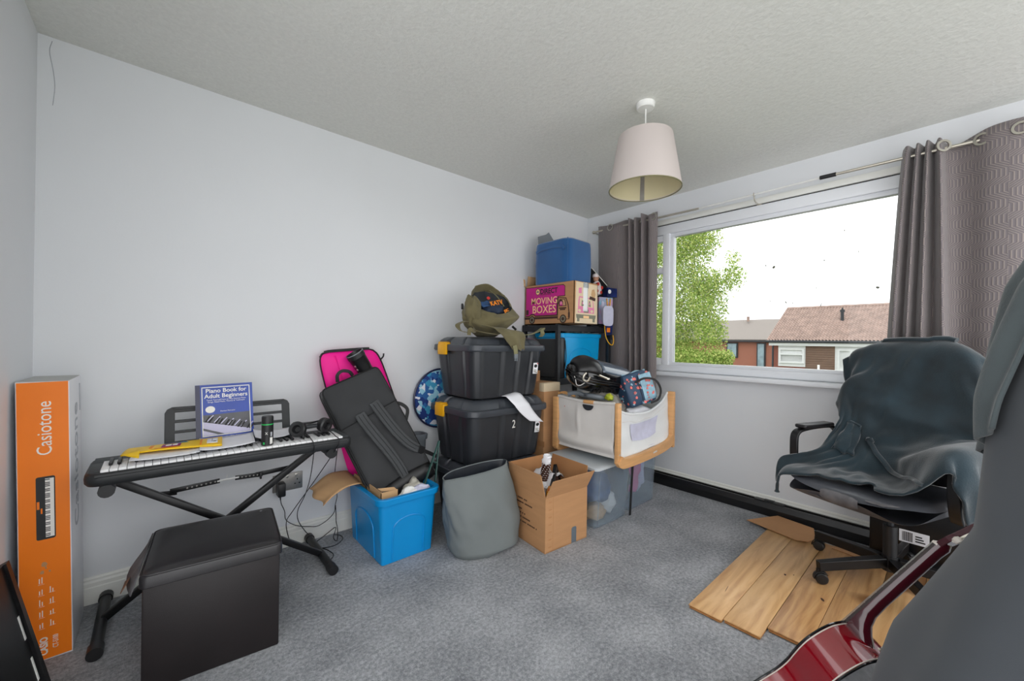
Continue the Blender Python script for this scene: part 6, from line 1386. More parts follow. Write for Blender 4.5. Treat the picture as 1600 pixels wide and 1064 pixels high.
for x, y, rx, ry, a in ((2.37, .595, .009, .005, .3), (2.40, .566, .004, .003, 0), (2.27, .425, .014, .006, .5), (2.02, .74, .03, .0012, .12)):
    kn_.prism([(px, py) for px, py in ell(rx, ry, 10)], face((x, y, .0149), (math.cos(a), math.sin(a), 0), (-math.sin(a), math.cos(a), 0)), -.001, .0003)
o = kn_.ob('dark_knots', K['brown_ink'], bpy.data.objects['oak_board.001']); o['kind'] = 'stuff'
cs_ = MB().prism([(0, 0), (.16, -.115), (.20, -.125), (.235, -.08), (.235, .02), (.19, .09)], face((2.93, .925, .018), (.12, -1, 0), (1, .12, .04)), 0, .004)
for v in cs_.bm.verts: pass
cs_ = MB().loft([[V((2.90, .945, z)), V((2.815, .655, z + .006)), V((2.835, .60, z + .012)), V((2.90, .58, z + .014)), V((3.06, .62, z + .012)), V((3.12, .83, z + .004))] for z in (.0165, .0205)])
o = cs_.ob('cardboard_sheet', K['cardboard'], None, smooth=0); rebase(o, (2.95, .75, .0165)); tag(o, 'flat brown cardboard offcut lying on the far ends of the boards', 'cardboard')
cs_ = MB().loft([[V((2.88, .50, z)), V((2.85, .36, z)), V((2.98, .33, z)), V((3.02, .46, z))] for z in (.0165, .0205)])
o = cs_.ob('cardboard_sheet', K['cardboard'], None, smooth=0); rebase(o, (2.93, .42, .0165)); tag(o, 'small cardboard strip behind the chair column under the black rail', 'cardboard')

ch = thing('office_chair', 'black leather swivel office chair with worn seat edge on the oak boards', 'chair', (2.67, .24, .015))
HX_, HY_ = 2.67, .24
for k, a in enumerate((138, 67, -5, -77, 211)):
    c, s = math.cos(R(a)), math.sin(R(a))
    P = [V((HX_ + c * .03, HY_ + s * .03, .125)), V((HX_ + c * .2, HY_ + s * .2, .112)), V((HX_ + c * .345, HY_ + s * .345, .098))]
    leg = MB().ribbon(P, [.042, .034, .028], .045, (0, 0, 1)).ob('star_leg', K['black_metal'], ch, bev=.003)
    cx, cy = HX_ + c * .345, HY_ + s * .345
    ca = MB().cyl((cx, cy, .055), (cx, cy, .085), .008, n=10); hd_ = R(a + 70 + 40 * k); ax_ = V((math.cos(hd_), math.sin(hd_), 0)); off = V((-ax_.y, ax_.x, 0)) * .014
    w0 = V((cx, cy, .0415)) + off
    ca.ob('castor_stem', K['black_metal'], leg)
    wl = MB()
    for s_ in (-1, 1): wl.lathe([(.001, 0), (.018, 0), (.0245, .003), (.0265, .008), (.0265, .014), (.001, .018)], n=20).xf(M.Identity(4))
    wl = MB(); 
    for s_ in (-1, 1):
        t = MB().lathe([(.001, .002), (.0265, .002), (.0265, .012), (.022, .017), (.001, .019)], n=22); t.xf(M.Translation(w0) @ ax_.to_track_quat('Z', 'Y').to_matrix().to_4x4() @ M.Diagonal((1, 1, s_, 1))); wl.add(t.bm)
    wl.ob('castor_wheel', K['black_pl'], leg)
    hoodm = MB().grid(8, 4, lambda u, v: w0 + V((0, 0, 1)) * (.030 * math.sin(R(-10 + 150 * u))) + off.normalized() * (-.030 * math.cos(R(-10 + 150 * u))) + ax_ * (-.012 + .024 * v)); hoodm.ob('castor_hood', K['black_pl'], leg, solid=.003, smooth=60)
MB().cyl((HX_, HY_, .085), (HX_, HY_, .155), .032, .03, n=20).ob('hub', K['black_pl'], ch)
MB().cyl((HX_, HY_, .15), (HX_, HY_, .30), .027, n=20).ob('column_sleeve', K['black_pl'], ch); MB().cyl((HX_, HY_, .29), (HX_, HY_, .44), .014, n=16).ob('gas_lift', K['dark_metal'], ch)
FA = R(160); fx, fy = math.cos(FA), math.sin(FA); lx_, ly_ = -fy * -1, -fx        # chair axes: forward, viewer-left
frs = M(((fx, fy, 0, 2.63), (fy, -fx, 0, .285), (0, 0, 1, 0), (0, 0, 0, 1)))        # x forward, y to the chair's right as seen in the photo's left
if (frs @ V((0, 1, 0)) - frs @ V((0, 0, 0))).y < 0: frs = frs @ M.Diagonal((1, -1, 1, 1))
MB().bx(-.10, .10, -.08, .08, .415, .445, .006).xf(frs).ob('tilt_mechanism', K['black_metal'], ch)
MB().cyl(frs @ V((.02, .12, .42)), frs @ V((.02, .20, .418)), .02, n=14).ob('tension_knob', K['black_pl'], ch)
def seatpt(u, v, top):
    x, y = 2 * u - 1, 2 * v - 1; n_ = 4.5; l = (abs(x) ** n_ + abs(y) ** n_) ** (1 / n_); k = max(abs(x), abs(y)) / l if l > 1e-6 else 1
    x, y = x * k, y * k; e = max(0, 1 - abs(x) ** 7) ** .5 * max(0, 1 - abs(y) ** 7) ** .5
    zc = .475 + .004 * abs(y)
    return V((x * .285 + .032, y * .272, zc + (.034 * e if top else -.062 * e) + .004 * nz((x * 2, y * 2, 3)) * top))
st2 = MB().grid(36, 36, lambda u, v: seatpt(u, v, 1)); st2.grid(36, 36, lambda u, v: seatpt(u, v, 0)); bmesh.ops.remove_doubles(st2.bm, verts=list(st2.bm.verts), dist=.0008)
seat_o = st2.xf(frs).ob('seat', K['seat_leather'], ch, smooth=70)
def bandpt(v, w, l=.002):
    p = seatpt(.955 + .09 * w, v, 1) if w < .5 else seatpt(1 - .09 * (w - .5), v, 0); return p + V((l, 0, l * (1 - w)))
for v0, v1, w0, w1, sd_ in ((.34, .62, .22, .86, 1.), (.06, .30, .10, .40, 5.), (.62, .74, .62, .84, 9.)):
    MB().grid(26, 10, lambda u, w: bandpt(v0 + (v1 - v0) * u, w0 + (w1 - w0) * (.5 + (w - .5) * (max(.12, math.sin(u * 3.05 + .04)) ** .5 * (1 + .5 * nz((u * 6, w * .5, sd_))))))).xf(frs).ob('worn_edge', K['leather_worn'], seat_o, smooth=60)
def backpt(u, v, fr_):
    y = (2 * u - 1); z = v; n_ = 5.; yy = y; zz = 2 * v - 1; l = (abs(yy) ** n_ + abs(zz) ** n_) ** (1 / n_); k = max(abs(yy), abs(zz)) / l if l > 1e-6 else 1
    yy *= k; zz *= k; e = max(0, 1 - abs(yy) ** 6) ** .5 * max(0, 1 - abs(zz) ** 6) ** .5
    Z = .50 + (zz + 1) / 2 * .66; X = -.235 - .11 * (Z - .5) - .02 * math.sin((Z - .5) * 5) + .02 * yy * yy
    return V((X + (.035 if fr_ else -.035) * e, yy * .24, Z))
bk3 = MB().grid(28, 32, lambda u, v: backpt(u, v, 1)); bk3.grid(28, 32, lambda u, v: backpt(u, v, 0)); bmesh.ops.remove_doubles(bk3.bm, verts=list(bk3.bm.verts), dist=.0008); bk3.xf(frs).ob('backrest', K['leather'], ch, smooth=70)
for s in (-1, 1):
    P = cat([(.05, s * .30, .44), (.11, s * .315, .5), (.125, s * .315, .62), (.11, s * .315, .685), (.04, s * .31, .705), (-.12, s * .305, .71), (-.20, s * .30, .69), (-.23, s * .28, .62)], 6)
    MB().ribbon([frs @ p for p in P], .042, .014, [frs.to_3x3() @ V((0, 1, 0)).cross(V((P[min(i + 1, len(P) - 1)] - P[max(i - 1, 0)]))) for i in range(len(P))]).ob('arm_loop', K['black_pl'], ch, smooth=50, bev=.004)
    MB().box((-.03, s * .305, .722), (.25, .062, .022), .01, seg=3).xf(frs).ob('arm_pad', K['leather'], ch)
lbx = thing('black_carton', 'black carton with white bar code label standing behind the chair column', 'box', (3.08, .12, 0))
MB().bx(3.045, 3.118, -.12, .36, 0, .40, .004).ob('carton_body', K['screen'], lbx)
fl9 = face((3.0448, .238, .145), (0, -1, 0), (0, 0, 1)); MB().prism([(0, -.035), (.115, -.035), (.115, .03), (0, .03)], fl9, 0, .001).ob('white_label', K['white_paper'], lbx, smooth=0)
bc = MB(); rb_ = random.Random(4); x = .012
while x < .05: w_ = rb_.choice((.0012, .002, .003)); bc.prism([(x, -.028), (x + w_, -.028), (x + w_, .022), (x, .022)], fl9, 0, .0016); x += w_ + rb_.choice((.0012, .002))
for k in range(3): bc.prism([(.062, -.022 + k * .013), (.10 - .006 * k, -.022 + k * .013), (.10 - .006 * k, -.015 + k * .013), (.062, -.015 + k * .013)], fl9, 0, .0016)
o = bc.ob('bar_code', K['ink'], lbx, smooth=0); o['kind'] = 'stuff'
# ================================================================ dressing gown over the chair
# cloth grid in millimetres; each row starts at a point and goes on by steps (x, y, z)
GOWN = (
(3029,-6,776,-8,-10,-14,-12,-17,4,-17,-7,-7,-5,19,-4,-4,19,1,-7,19,2,-13,15,9,-15,5,7,0,21,0,15,11,3,13,-11,11,16,3,7,20,6,1,14,-6,14,10,10,1,4,18,-9,-12,8,-7,6,16,-6,-14,7,3,-7,14,-2,5,12,-4,-16,4,7,-3,12,-3,12,12,-5,7,8,-4,-17,7,1,5,12,-11,14,5,-13,16,6,-8,13,9,-8,8,12,-12,3,11,-15,5,13,-13),
(3028,-29,786,-16,11,-1,-16,-2,-8,-14,-6,3,-16,6,-4,1,19,6,-8,15,6,13,10,10,-5,19,6,-12,15,3,-3,17,2,19,2,4,16,-11,7,14,4,0,12,10,3,11,0,12,10,15,-4,-6,11,-7,3,13,-6,3,12,-2,-15,8,4,7,14,-6,-5,10,1,-14,8,5,0,15,-6,14,5,-5,0,12,-5,-9,13,-4,11,5,-13,2,11,-14,13,9,-8,13,9,-10,11,9,-11,6,12,-13),
(3017,-36,811,-15,-1,-9,-16,8,-3,-9,13,4,-19,4,2,-10,11,4,8,14,12,6,16,10,12,12,6,-4,18,0,-17,9,5,10,16,-1,15,-4,3,19,-5,3,0,17,-7,14,4,13,10,8,4,13,9,-4,-7,13,-6,10,11,-4,-2,12,-1,-11,9,1,5,11,-3,1,10,-1,-10,14,1,1,14,-6,12,5,-5,-6,14,-4,-2,12,-9,5,9,-15,6,10,-14,3,12,-12,11,9,-10,14,8,-8),
(3003,-57,824,-15,12,1,-13,9,-2,-17,10,3,-7,14,11,-9,8,3,2,18,10,14,12,12,8,15,5,10,12,1,-8,18,1,-11,14,1,15,11,-4,17,-8,7,4,18,-7,7,14,1,14,-4,16,15,8,-2,0,13,-7,-1,11,-6,17,7,2,-8,15,-3,-12,9,0,12,7,-1,8,14,-7,-9,14,-2,-5,15,-4,16,0,-5,-5,18,-8,0,13,-11,8,7,-16,-1,13,-13,-6,14,-12,6,11,-12),
(2983,-65,850,-13,10,-4,-11,14,3,-10,13,6,-8,8,4,5,16,10,-1,14,9,-3,19,7,18,5,8,11,16,3,5,19,0,-10,16,2,-1,18,-4,14,8,1,14,5,3,-3,17,-5,11,5,8,15,3,1,10,9,-2,-4,14,-6,10,9,0,13,5,3,-9,12,-3,-9,13,-5,14,6,-2,10,12,-5,-11,12,1,7,11,-9,13,4,-7,1,15,-14,-1,13,-14,-7,14,-11,-8,13,-12,-6,12,-13),
(2960,-72,873,-9,15,-2,-4,11,4,-15,13,4,8,16,8,12,11,9,-2,18,6,-14,12,10,11,17,4,16,9,7,12,15,1,4,19,0,-4,19,0,-6,17,-1,14,5,4,6,12,-2,2,18,-2,16,-6,8,5,13,-4,2,13,-6,11,5,3,6,8,1,8,11,-2,-2,14,-5,-1,12,-5,17,2,-1,3,11,-2,-8,12,-6,12,9,-7,1,13,-14,-7,12,-15,-11,10,-11,-10,12,-11,-5,13,-13),
(2935,-64,897,17,5,4,0,19,0,-19,9,8,-5,19,2,15,10,9,7,13,7,-3,20,8,-11,11,7,11,16,2,14,15,1,16,9,7,-4,13,0,2,15,3,1,17,3,15,9,-1,-6,16,-4,11,10,4,5,13,-4,3,11,-2,15,2,7,3,14,-6,8,8,-1,-3,10,-6,12,10,-1,7,8,-2,12,10,0,-15,6,-8,5,15,-9,8,13,-13,-10,7,-15,-12,10,-10,-8,14,-10,-4,14,-12),
(2934,-66,929,1,15,-2,11,10,3,-4,19,5,-11,11,5,0,14,5,17,9,11,-8,14,4,0,18,8,6,12,4,14,12,3,0,14,3,11,9,7,-7,18,1,11,15,2,11,14,-3,4,14,-1,-6,18,-3,9,11,1,8,7,2,5,13,-1,7,9,1,8,7,-1,2,12,-5,5,11,-6,7,7,-1,8,7,0,-1,12,-7,-5,13,-11,5,12,-15,4,13,-14,-17,4,-7,-8,13,-8,-3,15,-11),
(2927,-59,954,5,13,2,14,10,3,1,12,3,-7,12,5,-7,14,6,2,12,9,8,15,9,-10,12,5,7,18,5,17,2,5,-5,20,3,12,9,7,1,14,2,4,18,-1,15,13,-2,10,18,-1,-12,14,-3,7,14,1,7,10,1,2,11,0,9,11,0,6,12,0,8,8,-4,11,10,-4,-5,10,-4,-7,10,-8,9,13,-4,5,14,-8,11,9,-13,-3,12,-14,-15,5,-8,-10,12,-7,-1,16,-10),
(2927,-67,979,3,17,4,12,12,4,15,12,5,-11,13,4,-8,8,4,8,18,8,-13,10,12,-1,18,7,-2,17,5,18,0,5,4,19,5,1,10,5,15,14,2,0,19,-3,7,16,-5,-1,20,-5,14,7,5,0,15,0,10,14,2,-7,16,-2,14,8,-1,13,6,1,10,14,-1,1,17,-4,-11,6,-6,-7,9,-6,11,13,-8,14,9,-7,10,14,-10,-8,11,-14,-15,6,-9,-7,15,-8,1,16,-9),
(2922,-60,1003,11,6,3,9,10,7,11,12,10,-13,12,1,-7,17,5,6,13,10,6,14,11,-11,12,10,-8,18,3,12,8,5,11,9,7,-4,16,2,11,16,-1,10,17,-3,0,19,-4,-1,21,-2,14,7,4,6,14,-1,4,12,1,10,13,-2,-1,14,-2,18,5,2,1,15,-3,2,17,-3,-6,8,-3,-4,10,-7,15,9,-8,9,11,-8,5,15,-10,-1,12,-12,-15,6,-10,-4,15,-8,7,14,-10),
(2912,-41,1018,12,-10,9,11,-1,9,5,13,9,1,17,7,-11,15,6,-1,16,10,5,14,13,5,12,10,-12,13,4,1,18,4,16,1,7,-5,21,0,10,15,-2,6,19,-4,4,19,-1,10,17,0,2,18,-1,9,11,1,1,16,-2,16,3,1,-2,18,-4,14,9,2,3,12,-5,-2,16,-3,9,10,-3,-10,13,-3,9,11,-11,7,9,-8,-5,13,-14,6,13,-10,3,10,-7,-8,13,-9,3,11,-10),
(2909,-52,1041,6,11,9,13,-14,11,8,10,9,-11,17,5,-1,19,11,-5,16,13,10,11,12,3,15,10,1,12,5,-13,16,5,19,7,7,-2,18,0,5,18,-4,11,16,-4,13,16,-1,1,20,2,4,19,1,8,17,-3,6,16,-2,9,17,-5,13,12,3,7,18,-1,-8,15,-4,11,16,-1,3,20,-7,11,15,-9,-2,19,-12,1,15,-12,-5,18,-8,-4,18,-14,10,14,-12,7,15,-12,-13,18,-2),
(2887,-47,1045,12,-5,12,10,1,16,10,9,15,5,11,14,-11,15,12,6,11,15,-2,18,10,9,11,9,6,17,8,-13,11,5,12,17,6,7,14,2,10,15,-5,10,18,-4,1,21,0,12,14,2,3,19,0,0,20,-4,9,20,-4,11,18,-4,12,17,-2,13,16,1,-11,15,-1,10,19,-4,13,16,-6,-1,19,-9,-2,17,-12,8,18,-11,9,14,-15,-1,16,-17,-7,20,-8,7,16,-9,-2,16,-10),
(2878,-36,1048,7,6,12,7,1,16,7,-4,14,-4,7,15,1,10,21,6,12,20,4,11,15,6,16,6,11,9,11,1,13,12,8,18,4,6,17,1,8,18,-5,6,19,-3,4,19,2,9,16,3,3,19,-2,8,19,-3,8,20,-4,9,19,-4,8,20,-2,11,17,0,4,17,1,6,19,-8,-3,19,-9,-1,17,-8,9,18,-8,8,16,-13,5,14,-18,3,11,-21,1,18,-12,-2,15,-5,-4,12,-5),
(2866,-57,1041,0,10,19,1,9,20,4,3,21,8,2,18,-7,15,15,5,10,19,3,17,9,8,16,11,10,11,15,10,12,13,7,18,6,5,19,0,4,20,-6,6,19,-3,6,18,2,7,19,4,6,19,-2,5,20,-3,7,19,-2,8,19,-3,9,19,-2,12,18,0,10,18,2,-1,17,-12,1,23,-1,-2,14,-17,7,20,-3,7,15,-11,1,6,-22,3,8,-21,10,22,-4,-2,18,-9,-2,2,-20),
(2853,-89,1039,4,12,17,3,12,21,0,7,22,-5,10,21,-3,14,19,0,15,16,6,17,14,6,17,11,6,19,8,11,19,4,8,19,5,7,19,-2,3,21,0,5,19,-6,5,19,1,6,20,1,6,19,-3,4,20,0,4,19,1,8,19,-1,11,18,-5,12,18,4,10,19,-1,3,21,-1,-1,18,-7,-2,18,-10,7,18,-12,12,18,-3,11,14,-10,0,5,-23,-5,3,-18,7,6,-12,3,14,-5),
(2819,-114,1047,7,17,14,5,17,16,2,13,19,-2,12,20,-3,16,17,-1,18,13,2,19,13,4,19,11,7,21,5,12,19,5,10,20,4,9,21,-2,5,21,-3,4,21,-2,6,20,-2,5,18,-3,5,19,-2,4,19,-1,2,19,4,9,18,-1,10,18,1,11,19,4,10,19,3,5,21,-3,-1,21,-4,3,18,-8,2,18,-8,11,18,-6,12,19,-6,6,6,-15,4,3,-21,3,10,-20,1,6,-16),
(2800,-118,1034,1,14,20,3,14,19,3,14,19,1,17,16,3,19,11,-6,17,13,-3,20,12,4,22,6,9,22,4,12,20,4,10,21,5,8,22,1,12,18,-6,2,23,-1,7,19,-4,4,20,-4,7,19,-6,0,18,2,12,17,-2,8,20,4,5,19,6,11,18,5,11,17,1,-2,22,2,4,21,-6,-2,19,-6,11,13,-9,4,20,-3,13,16,-8,8,18,-7,11,-1,-11,-1,21,-7,2,16,-13),
(2790,-105,1006,7,12,20,7,13,20,7,13,18,-1,16,16,-12,13,14,-13,14,14,0,22,8,8,22,4,10,21,4,11,21,3,11,22,4,11,21,1,5,24,1,9,20,-3,0,23,1,13,15,-10,-3,21,-3,2,20,0,10,17,0,15,16,0,5,19,8,11,18,6,1,22,6,10,16,-9,0,17,-6,-3,16,-3,10,16,-7,9,16,-4,4,21,-4,8,17,-9,16,3,-10,-1,14,-3,-8,17,-4),
(2803,-99,975,7,12,22,1,15,19,-7,13,17,-14,8,19,-12,9,17,-7,19,10,5,21,6,9,22,4,11,19,4,11,22,2,10,23,1,11,22,2,10,23,1,2,24,2,1,23,3,3,20,-4,13,14,-11,-7,17,0,14,16,-3,12,19,4,11,19,8,5,20,8,4,18,1,5,17,-9,1,17,-6,4,18,-5,-1,19,0,17,8,-6,11,14,-5,8,17,-8,5,16,-9,12,12,-6,-9,13,-2),
(2814,-92,943,-5,14,22,-11,10,21,-16,5,19,-14,3,19,-7,17,15,-3,19,11,14,20,3,3,24,7,13,18,3,12,22,1,9,24,-1,13,22,0,12,23,2,4,25,4,-3,24,5,-6,24,1,17,10,-13,-3,22,-1,6,17,-1,16,15,3,13,17,7,3,20,9,-1,21,3,10,10,-14,2,20,-6,-3,19,-3,7,20,-1,11,13,-1,17,2,-11,12,16,-6,9,12,-9,1,18,-6,13,15,-6),
(2801,-89,912,-11,8,24,-14,5,21,-16,2,20,-11,13,17,-6,12,16,11,21,6,9,24,5,0,23,10,18,17,2,12,22,0,8,26,-3,12,23,-2,14,23,1,5,25,6,-8,24,8,1,24,1,6,23,-4,12,14,-8,-6,19,4,10,17,6,14,17,7,15,17,0,-13,14,6,8,18,-11,7,16,-10,12,18,-3,-6,18,1,6,17,0,16,10,-6,16,3,-13,16,3,-11,7,18,-8,2,21,-5),
(2783,-98,885,-13,7,23,-15,4,22,-13,5,20,-12,7,19,5,23,8,14,22,6,-2,24,10,6,23,8,21,17,2,11,23,0,8,27,-5,12,25,-4,13,24,1,8,24,6,-8,25,9,0,26,3,7,22,-3,8,19,-4,7,16,1,-3,20,10,5,18,11,13,15,-1,4,19,-3,-11,16,2,11,15,-9,15,15,-1,8,14,-8,-1,19,-2,10,12,-6,11,-12,-11,15,12,-11,12,12,-10,5,17,-7),
(2764,-112,859,-14,9,22,-13,2,24,-14,-1,23,-5,22,11,15,23,6,3,25,9,-6,24,13,15,22,4,22,17,2,11,26,-1,7,27,-5,11,26,-5,13,25,0,10,25,7,-2,27,9,-8,26,5,11,20,-3,5,21,-2,7,19,1,11,18,7,-2,20,12,-2,20,6,12,16,-8,-9,19,6,-4,18,6,14,16,3,13,10,-9,1,3,-19,7,16,-10,11,-10,-10,18,1,-9,11,14,-8,12,11,-9),
(2745,-128,834,-15,7,24,-11,-2,26,-13,12,18,8,26,7,10,24,8,-7,23,15,1,27,7,21,20,1,20,20,1,10,27,0,7,28,-5,10,28,-4,14,25,1,11,27,7,2,27,7,-1,28,6,-6,23,2,11,15,-6,5,19,1,10,19,6,5,21,11,-6,17,7,0,20,-1,-4,19,5,4,21,3,0,19,12,12,16,0,6,8,-15,1,0,-22,16,-3,-13,18,-6,-10,17,1,-12,4,17,-5),
(2726,-146,811,-12,1,27,-12,4,24,-5,23,11,12,26,7,-2,26,15,-8,24,13,12,26,0,22,19,0,16,25,1,10,28,-1,8,29,-3,9,28,-2,13,27,3,11,27,6,6,29,6,1,29,5,-10,23,4,7,17,-3,4,14,0,6,19,5,4,19,11,2,20,7,-1,19,2,-2,18,1,0,20,5,7,18,7,5,20,5,2,15,-3,9,11,-13,13,1,-13,13,-12,-14,10,-10,-16,11,5,-16),
(2707,-166,790,-8,-2,29,-9,15,17,2,29,6,0,27,14,-7,24,18,1,27,6,20,21,-3,18,25,-2,13,28,1,10,28,0,9,30,-3,9,29,1,11,28,5,11,29,6,6,29,6,2,30,3,-3,24,4,-5,15,3,14,12,-5,7,17,6,5,19,11,4,19,6,-6,17,2,3,19,-1,3,17,2,8,17,6,-5,17,7,-1,17,0,6,9,-7,2,15,-5,15,-1,-10,7,-13,-16,9,-5,-19),
(2689,-186,771,-6,0,27,-11,24,15,-1,29,8,-5,24,18,-2,28,10,16,25,-2,16,26,-4,14,29,0,12,29,1,12,29,1,9,30,-1,9,30,1,10,30,6,10,29,6,6,30,6,0,31,6,-2,23,6,4,16,0,2,15,2,14,14,1,9,16,7,-2,17,9,7,17,-2,-6,15,1,11,15,-3,-4,16,7,5,18,3,-2,14,3,-8,13,2,14,7,-7,-1,17,-3,11,4,-13,5,-8,-17),
(2674,-211,757,-14,10,24,-9,26,14,-5,29,10,-3,30,10,7,29,3,15,28,-3,13,30,-2,11,30,2,13,30,3,15,28,0,10,31,-1,10,30,1,10,31,4,9,30,7,4,31,8,-1,32,7,9,21,0,7,11,-1,-3,15,5,7,17,6,3,16,11,3,16,7,8,13,-1,3,18,-4,2,16,-1,9,10,-3,5,17,2,-6,13,5,-13,10,9,1,14,0,13,6,-9,4,13,-9,3,12,-10),
(2642,-193,687,2,22,16,22,4,13,2,21,8,14,3,21,16,22,13,15,28,3,13,31,3,-3,36,9,-17,44,12,-7,43,8,10,32,0,10,31,2,10,32,3,9,31,6,7,31,6,11,29,6,4,23,-1,14,5,-3,-1,18,7,5,16,11,4,16,10,-4,16,6,2,15,2,12,11,-6,-4,20,-2,12,5,-7,2,17,0,-9,11,7,-3,11,6,-12,9,8,3,13,-4,14,3,-12,5,13,-8),
(2628,-180,642,13,18,17,29,-7,14,21,13,18,12,18,20,-8,12,17,17,29,5,9,28,12,-1,34,8,-26,46,15,7,47,2,15,31,-1,12,31,2,9,33,1,9,32,5,9,32,6,10,33,4,-12,20,0,15,14,-3,6,16,4,0,15,12,-2,15,11,5,15,5,-6,12,4,7,15,-1,2,9,-5,0,15,-2,11,9,-10,-12,7,9,-7,10,9,4,17,2,-15,4,5,6,10,-8,14,4,-11),
(2620,-172,610,21,15,17,29,-2,18,20,16,21,7,18,25,-11,6,28,11,20,23,9,29,4,4,36,0,-21,50,11,-9,50,3,17,30,-12,21,27,-4,10,32,0,10,33,4,11,33,5,10,33,5,-4,22,0,-4,14,3,7,15,2,1,16,9,-2,13,11,-2,15,9,14,8,-4,-7,14,4,12,8,-6,-10,13,3,7,10,-8,-1,10,0,-12,9,11,13,10,0,-13,8,5,-12,5,-1,6,10,-6),
(2610,-161,580,30,6,19,28,6,22,16,17,26,4,18,30,-7,6,32,6,16,22,8,23,23,2,32,1,-16,51,-6,-17,56,-5,14,33,-20,22,27,-5,18,30,-3,2,35,7,8,33,8,10,33,6,11,23,-4,-7,14,5,-8,11,6,2,16,9,2,16,7,10,11,0,-1,11,3,9,7,-2,4,11,-1,2,12,0,-12,8,2,7,14,-6,-9,7,8,10,12,2,-1,13,2,-16,-6,0,-13,4,2),
(2601,-148,560,28,6,25,30,6,21,10,14,29,0,11,34,-3,4,35,7,11,32,6,31,11,5,29,18,-17,52,-10,-13,54,-31,-3,47,-12,24,27,-7,22,28,-9,19,29,-4,5,34,10,0,34,12,3,23,7,12,11,-6,-6,13,4,-5,14,8,0,17,5,13,6,-2,7,11,0,-4,12,4,5,8,0,5,15,-3,-14,4,5,3,15,-1,-4,8,4,6,13,4,13,6,-4,-10,13,4,-18,2,2),
(2604,-136,543,28,4,25,19,11,29,0,6,35,-4,6,35,2,0,37,5,9,35,10,28,18,3,37,1,-12,53,-13,-22,64,-26,-3,48,-25,24,25,-6,22,28,-10,19,30,-8,18,32,4,13,32,10,-6,22,7,-1,13,6,10,11,-5,-8,11,7,1,14,4,4,9,-2,2,11,3,1,13,4,1,8,0,9,13,-5,-11,8,5,-3,9,4,4,14,1,-6,12,8,16,6,-8,5,16,1,-14,-3,6),
(2610,-121,529,21,8,29,7,8,35,-5,0,37,-2,7,36,-2,0,37,3,4,36,11,27,20,6,36,-2,-12,56,-17,-22,71,-28,-2,46,-36,26,23,-5,12,32,-5,17,32,-4,19,31,2,20,30,0,13,20,-2,-13,12,11,7,8,-5,1,16,0,-10,5,10,7,15,-1,-7,6,7,4,13,0,9,9,-5,-9,7,7,4,13,-2,-6,11,10,8,14,-1,2,14,0,3,12,0,7,11,-7,-11,6,12),
(2611,-99,518,7,5,36,-2,-1,37,2,7,36,-8,1,37,-4,-4,37,3,5,37,12,25,21,8,35,0,-10,62,-15,-24,69,-47,-1,58,-28,26,15,-19,28,21,-12,14,33,-3,8,34,5,15,29,-1,6,21,6,4,12,-1,1,11,2,-9,8,9,6,12,-5,2,10,2,-9,8,7,7,14,-1,8,9,-9,-14,6,11,1,14,8,10,14,1,-6,12,11,0,16,3,6,8,-11,4,12,-5,-1,12,6),
(2595,-80,514,3,4,38,0,-1,37,-5,-3,37,-8,-3,36,-4,0,38,3,5,36,12,24,23,11,34,1,-8,62,-21,-19,81,-40,-4,58,-42,25,20,-13,28,10,-20,13,26,-10,12,30,1,7,30,3,1,21,11,11,10,-7,-6,12,10,7,13,-3,-2,7,2,5,12,-4,3,12,1,-8,11,4,10,12,-10,-12,5,9,-2,13,13,7,15,7,11,13,0,-11,8,8,-2,13,-5,6,14,-6,3,15,-1),
(2571,-67,512,0,-1,38,-1,-4,37,-4,-4,37,-6,-1,37,-4,4,37,1,4,37,12,23,24,13,33,1,-4,68,-19,-15,85,-45,-4,54,-54,26,7,-21,28,5,-21,12,33,-6,14,33,-5,-1,30,10,1,22,8,10,10,-2,3,11,0,-3,12,7,11,8,-6,6,8,-5,-5,12,4,-11,11,9,9,16,-10,1,12,3,-11,6,11,13,14,6,13,15,-2,-2,18,8,-18,4,0,3,17,1,8,14,-9),
(2545,-59,510,-2,-3,38,-1,-5,37,-2,-1,37,-5,1,38,-5,3,37,0,4,37,11,22,23,15,34,1,-2,71,-16,-14,87,-54,1,36,-69,29,5,-22,26,15,-19,16,31,-8,14,33,-5,-4,33,9,0,24,7,8,10,0,3,11,2,12,13,-2,-9,10,12,8,12,-6,10,14,-1,-18,13,8,-1,15,3,14,14,-14,-5,12,13,-3,13,14,7,12,-5,10,20,-4,-19,8,11,-7,17,4,11,12,-17),
(2519,-50,509,-2,-4,37,0,-3,38,-2,-1,37,-4,2,37,-6,4,37,-3,2,38,11,22,23,15,34,1,0,73,-18,-11,82,-66,15,14,-77,24,15,-21,20,26,-15,15,32,-7,16,31,-7,6,34,2,-3,24,8,5,15,0,-2,14,9,11,8,-6,3,17,8,-6,12,13,10,12,-6,0,20,0,-11,18,9,6,13,-8,9,15,-3,-8,12,14,-2,15,5,3,16,-6,-8,16,5,-12,12,8,10,16,-9),
(2495,-40,508,-2,-2,37,-1,-2,37,-1,-2,38,-5,1,37,-7,2,37,-4,2,37,9,23,24,15,34,3,1,73,-23,-4,71,-82,20,9,-78,19,25,-17,16,32,-8,16,31,-4,17,26,-11,7,34,-1,3,22,13,-1,18,-9,2,18,4,3,15,11,9,17,-5,-2,16,13,3,17,12,5,12,-17,-5,20,6,-3,21,7,9,11,-15,-7,17,10,2,14,1,-12,14,9,8,20,-5,-15,11,11,-2,14,9),
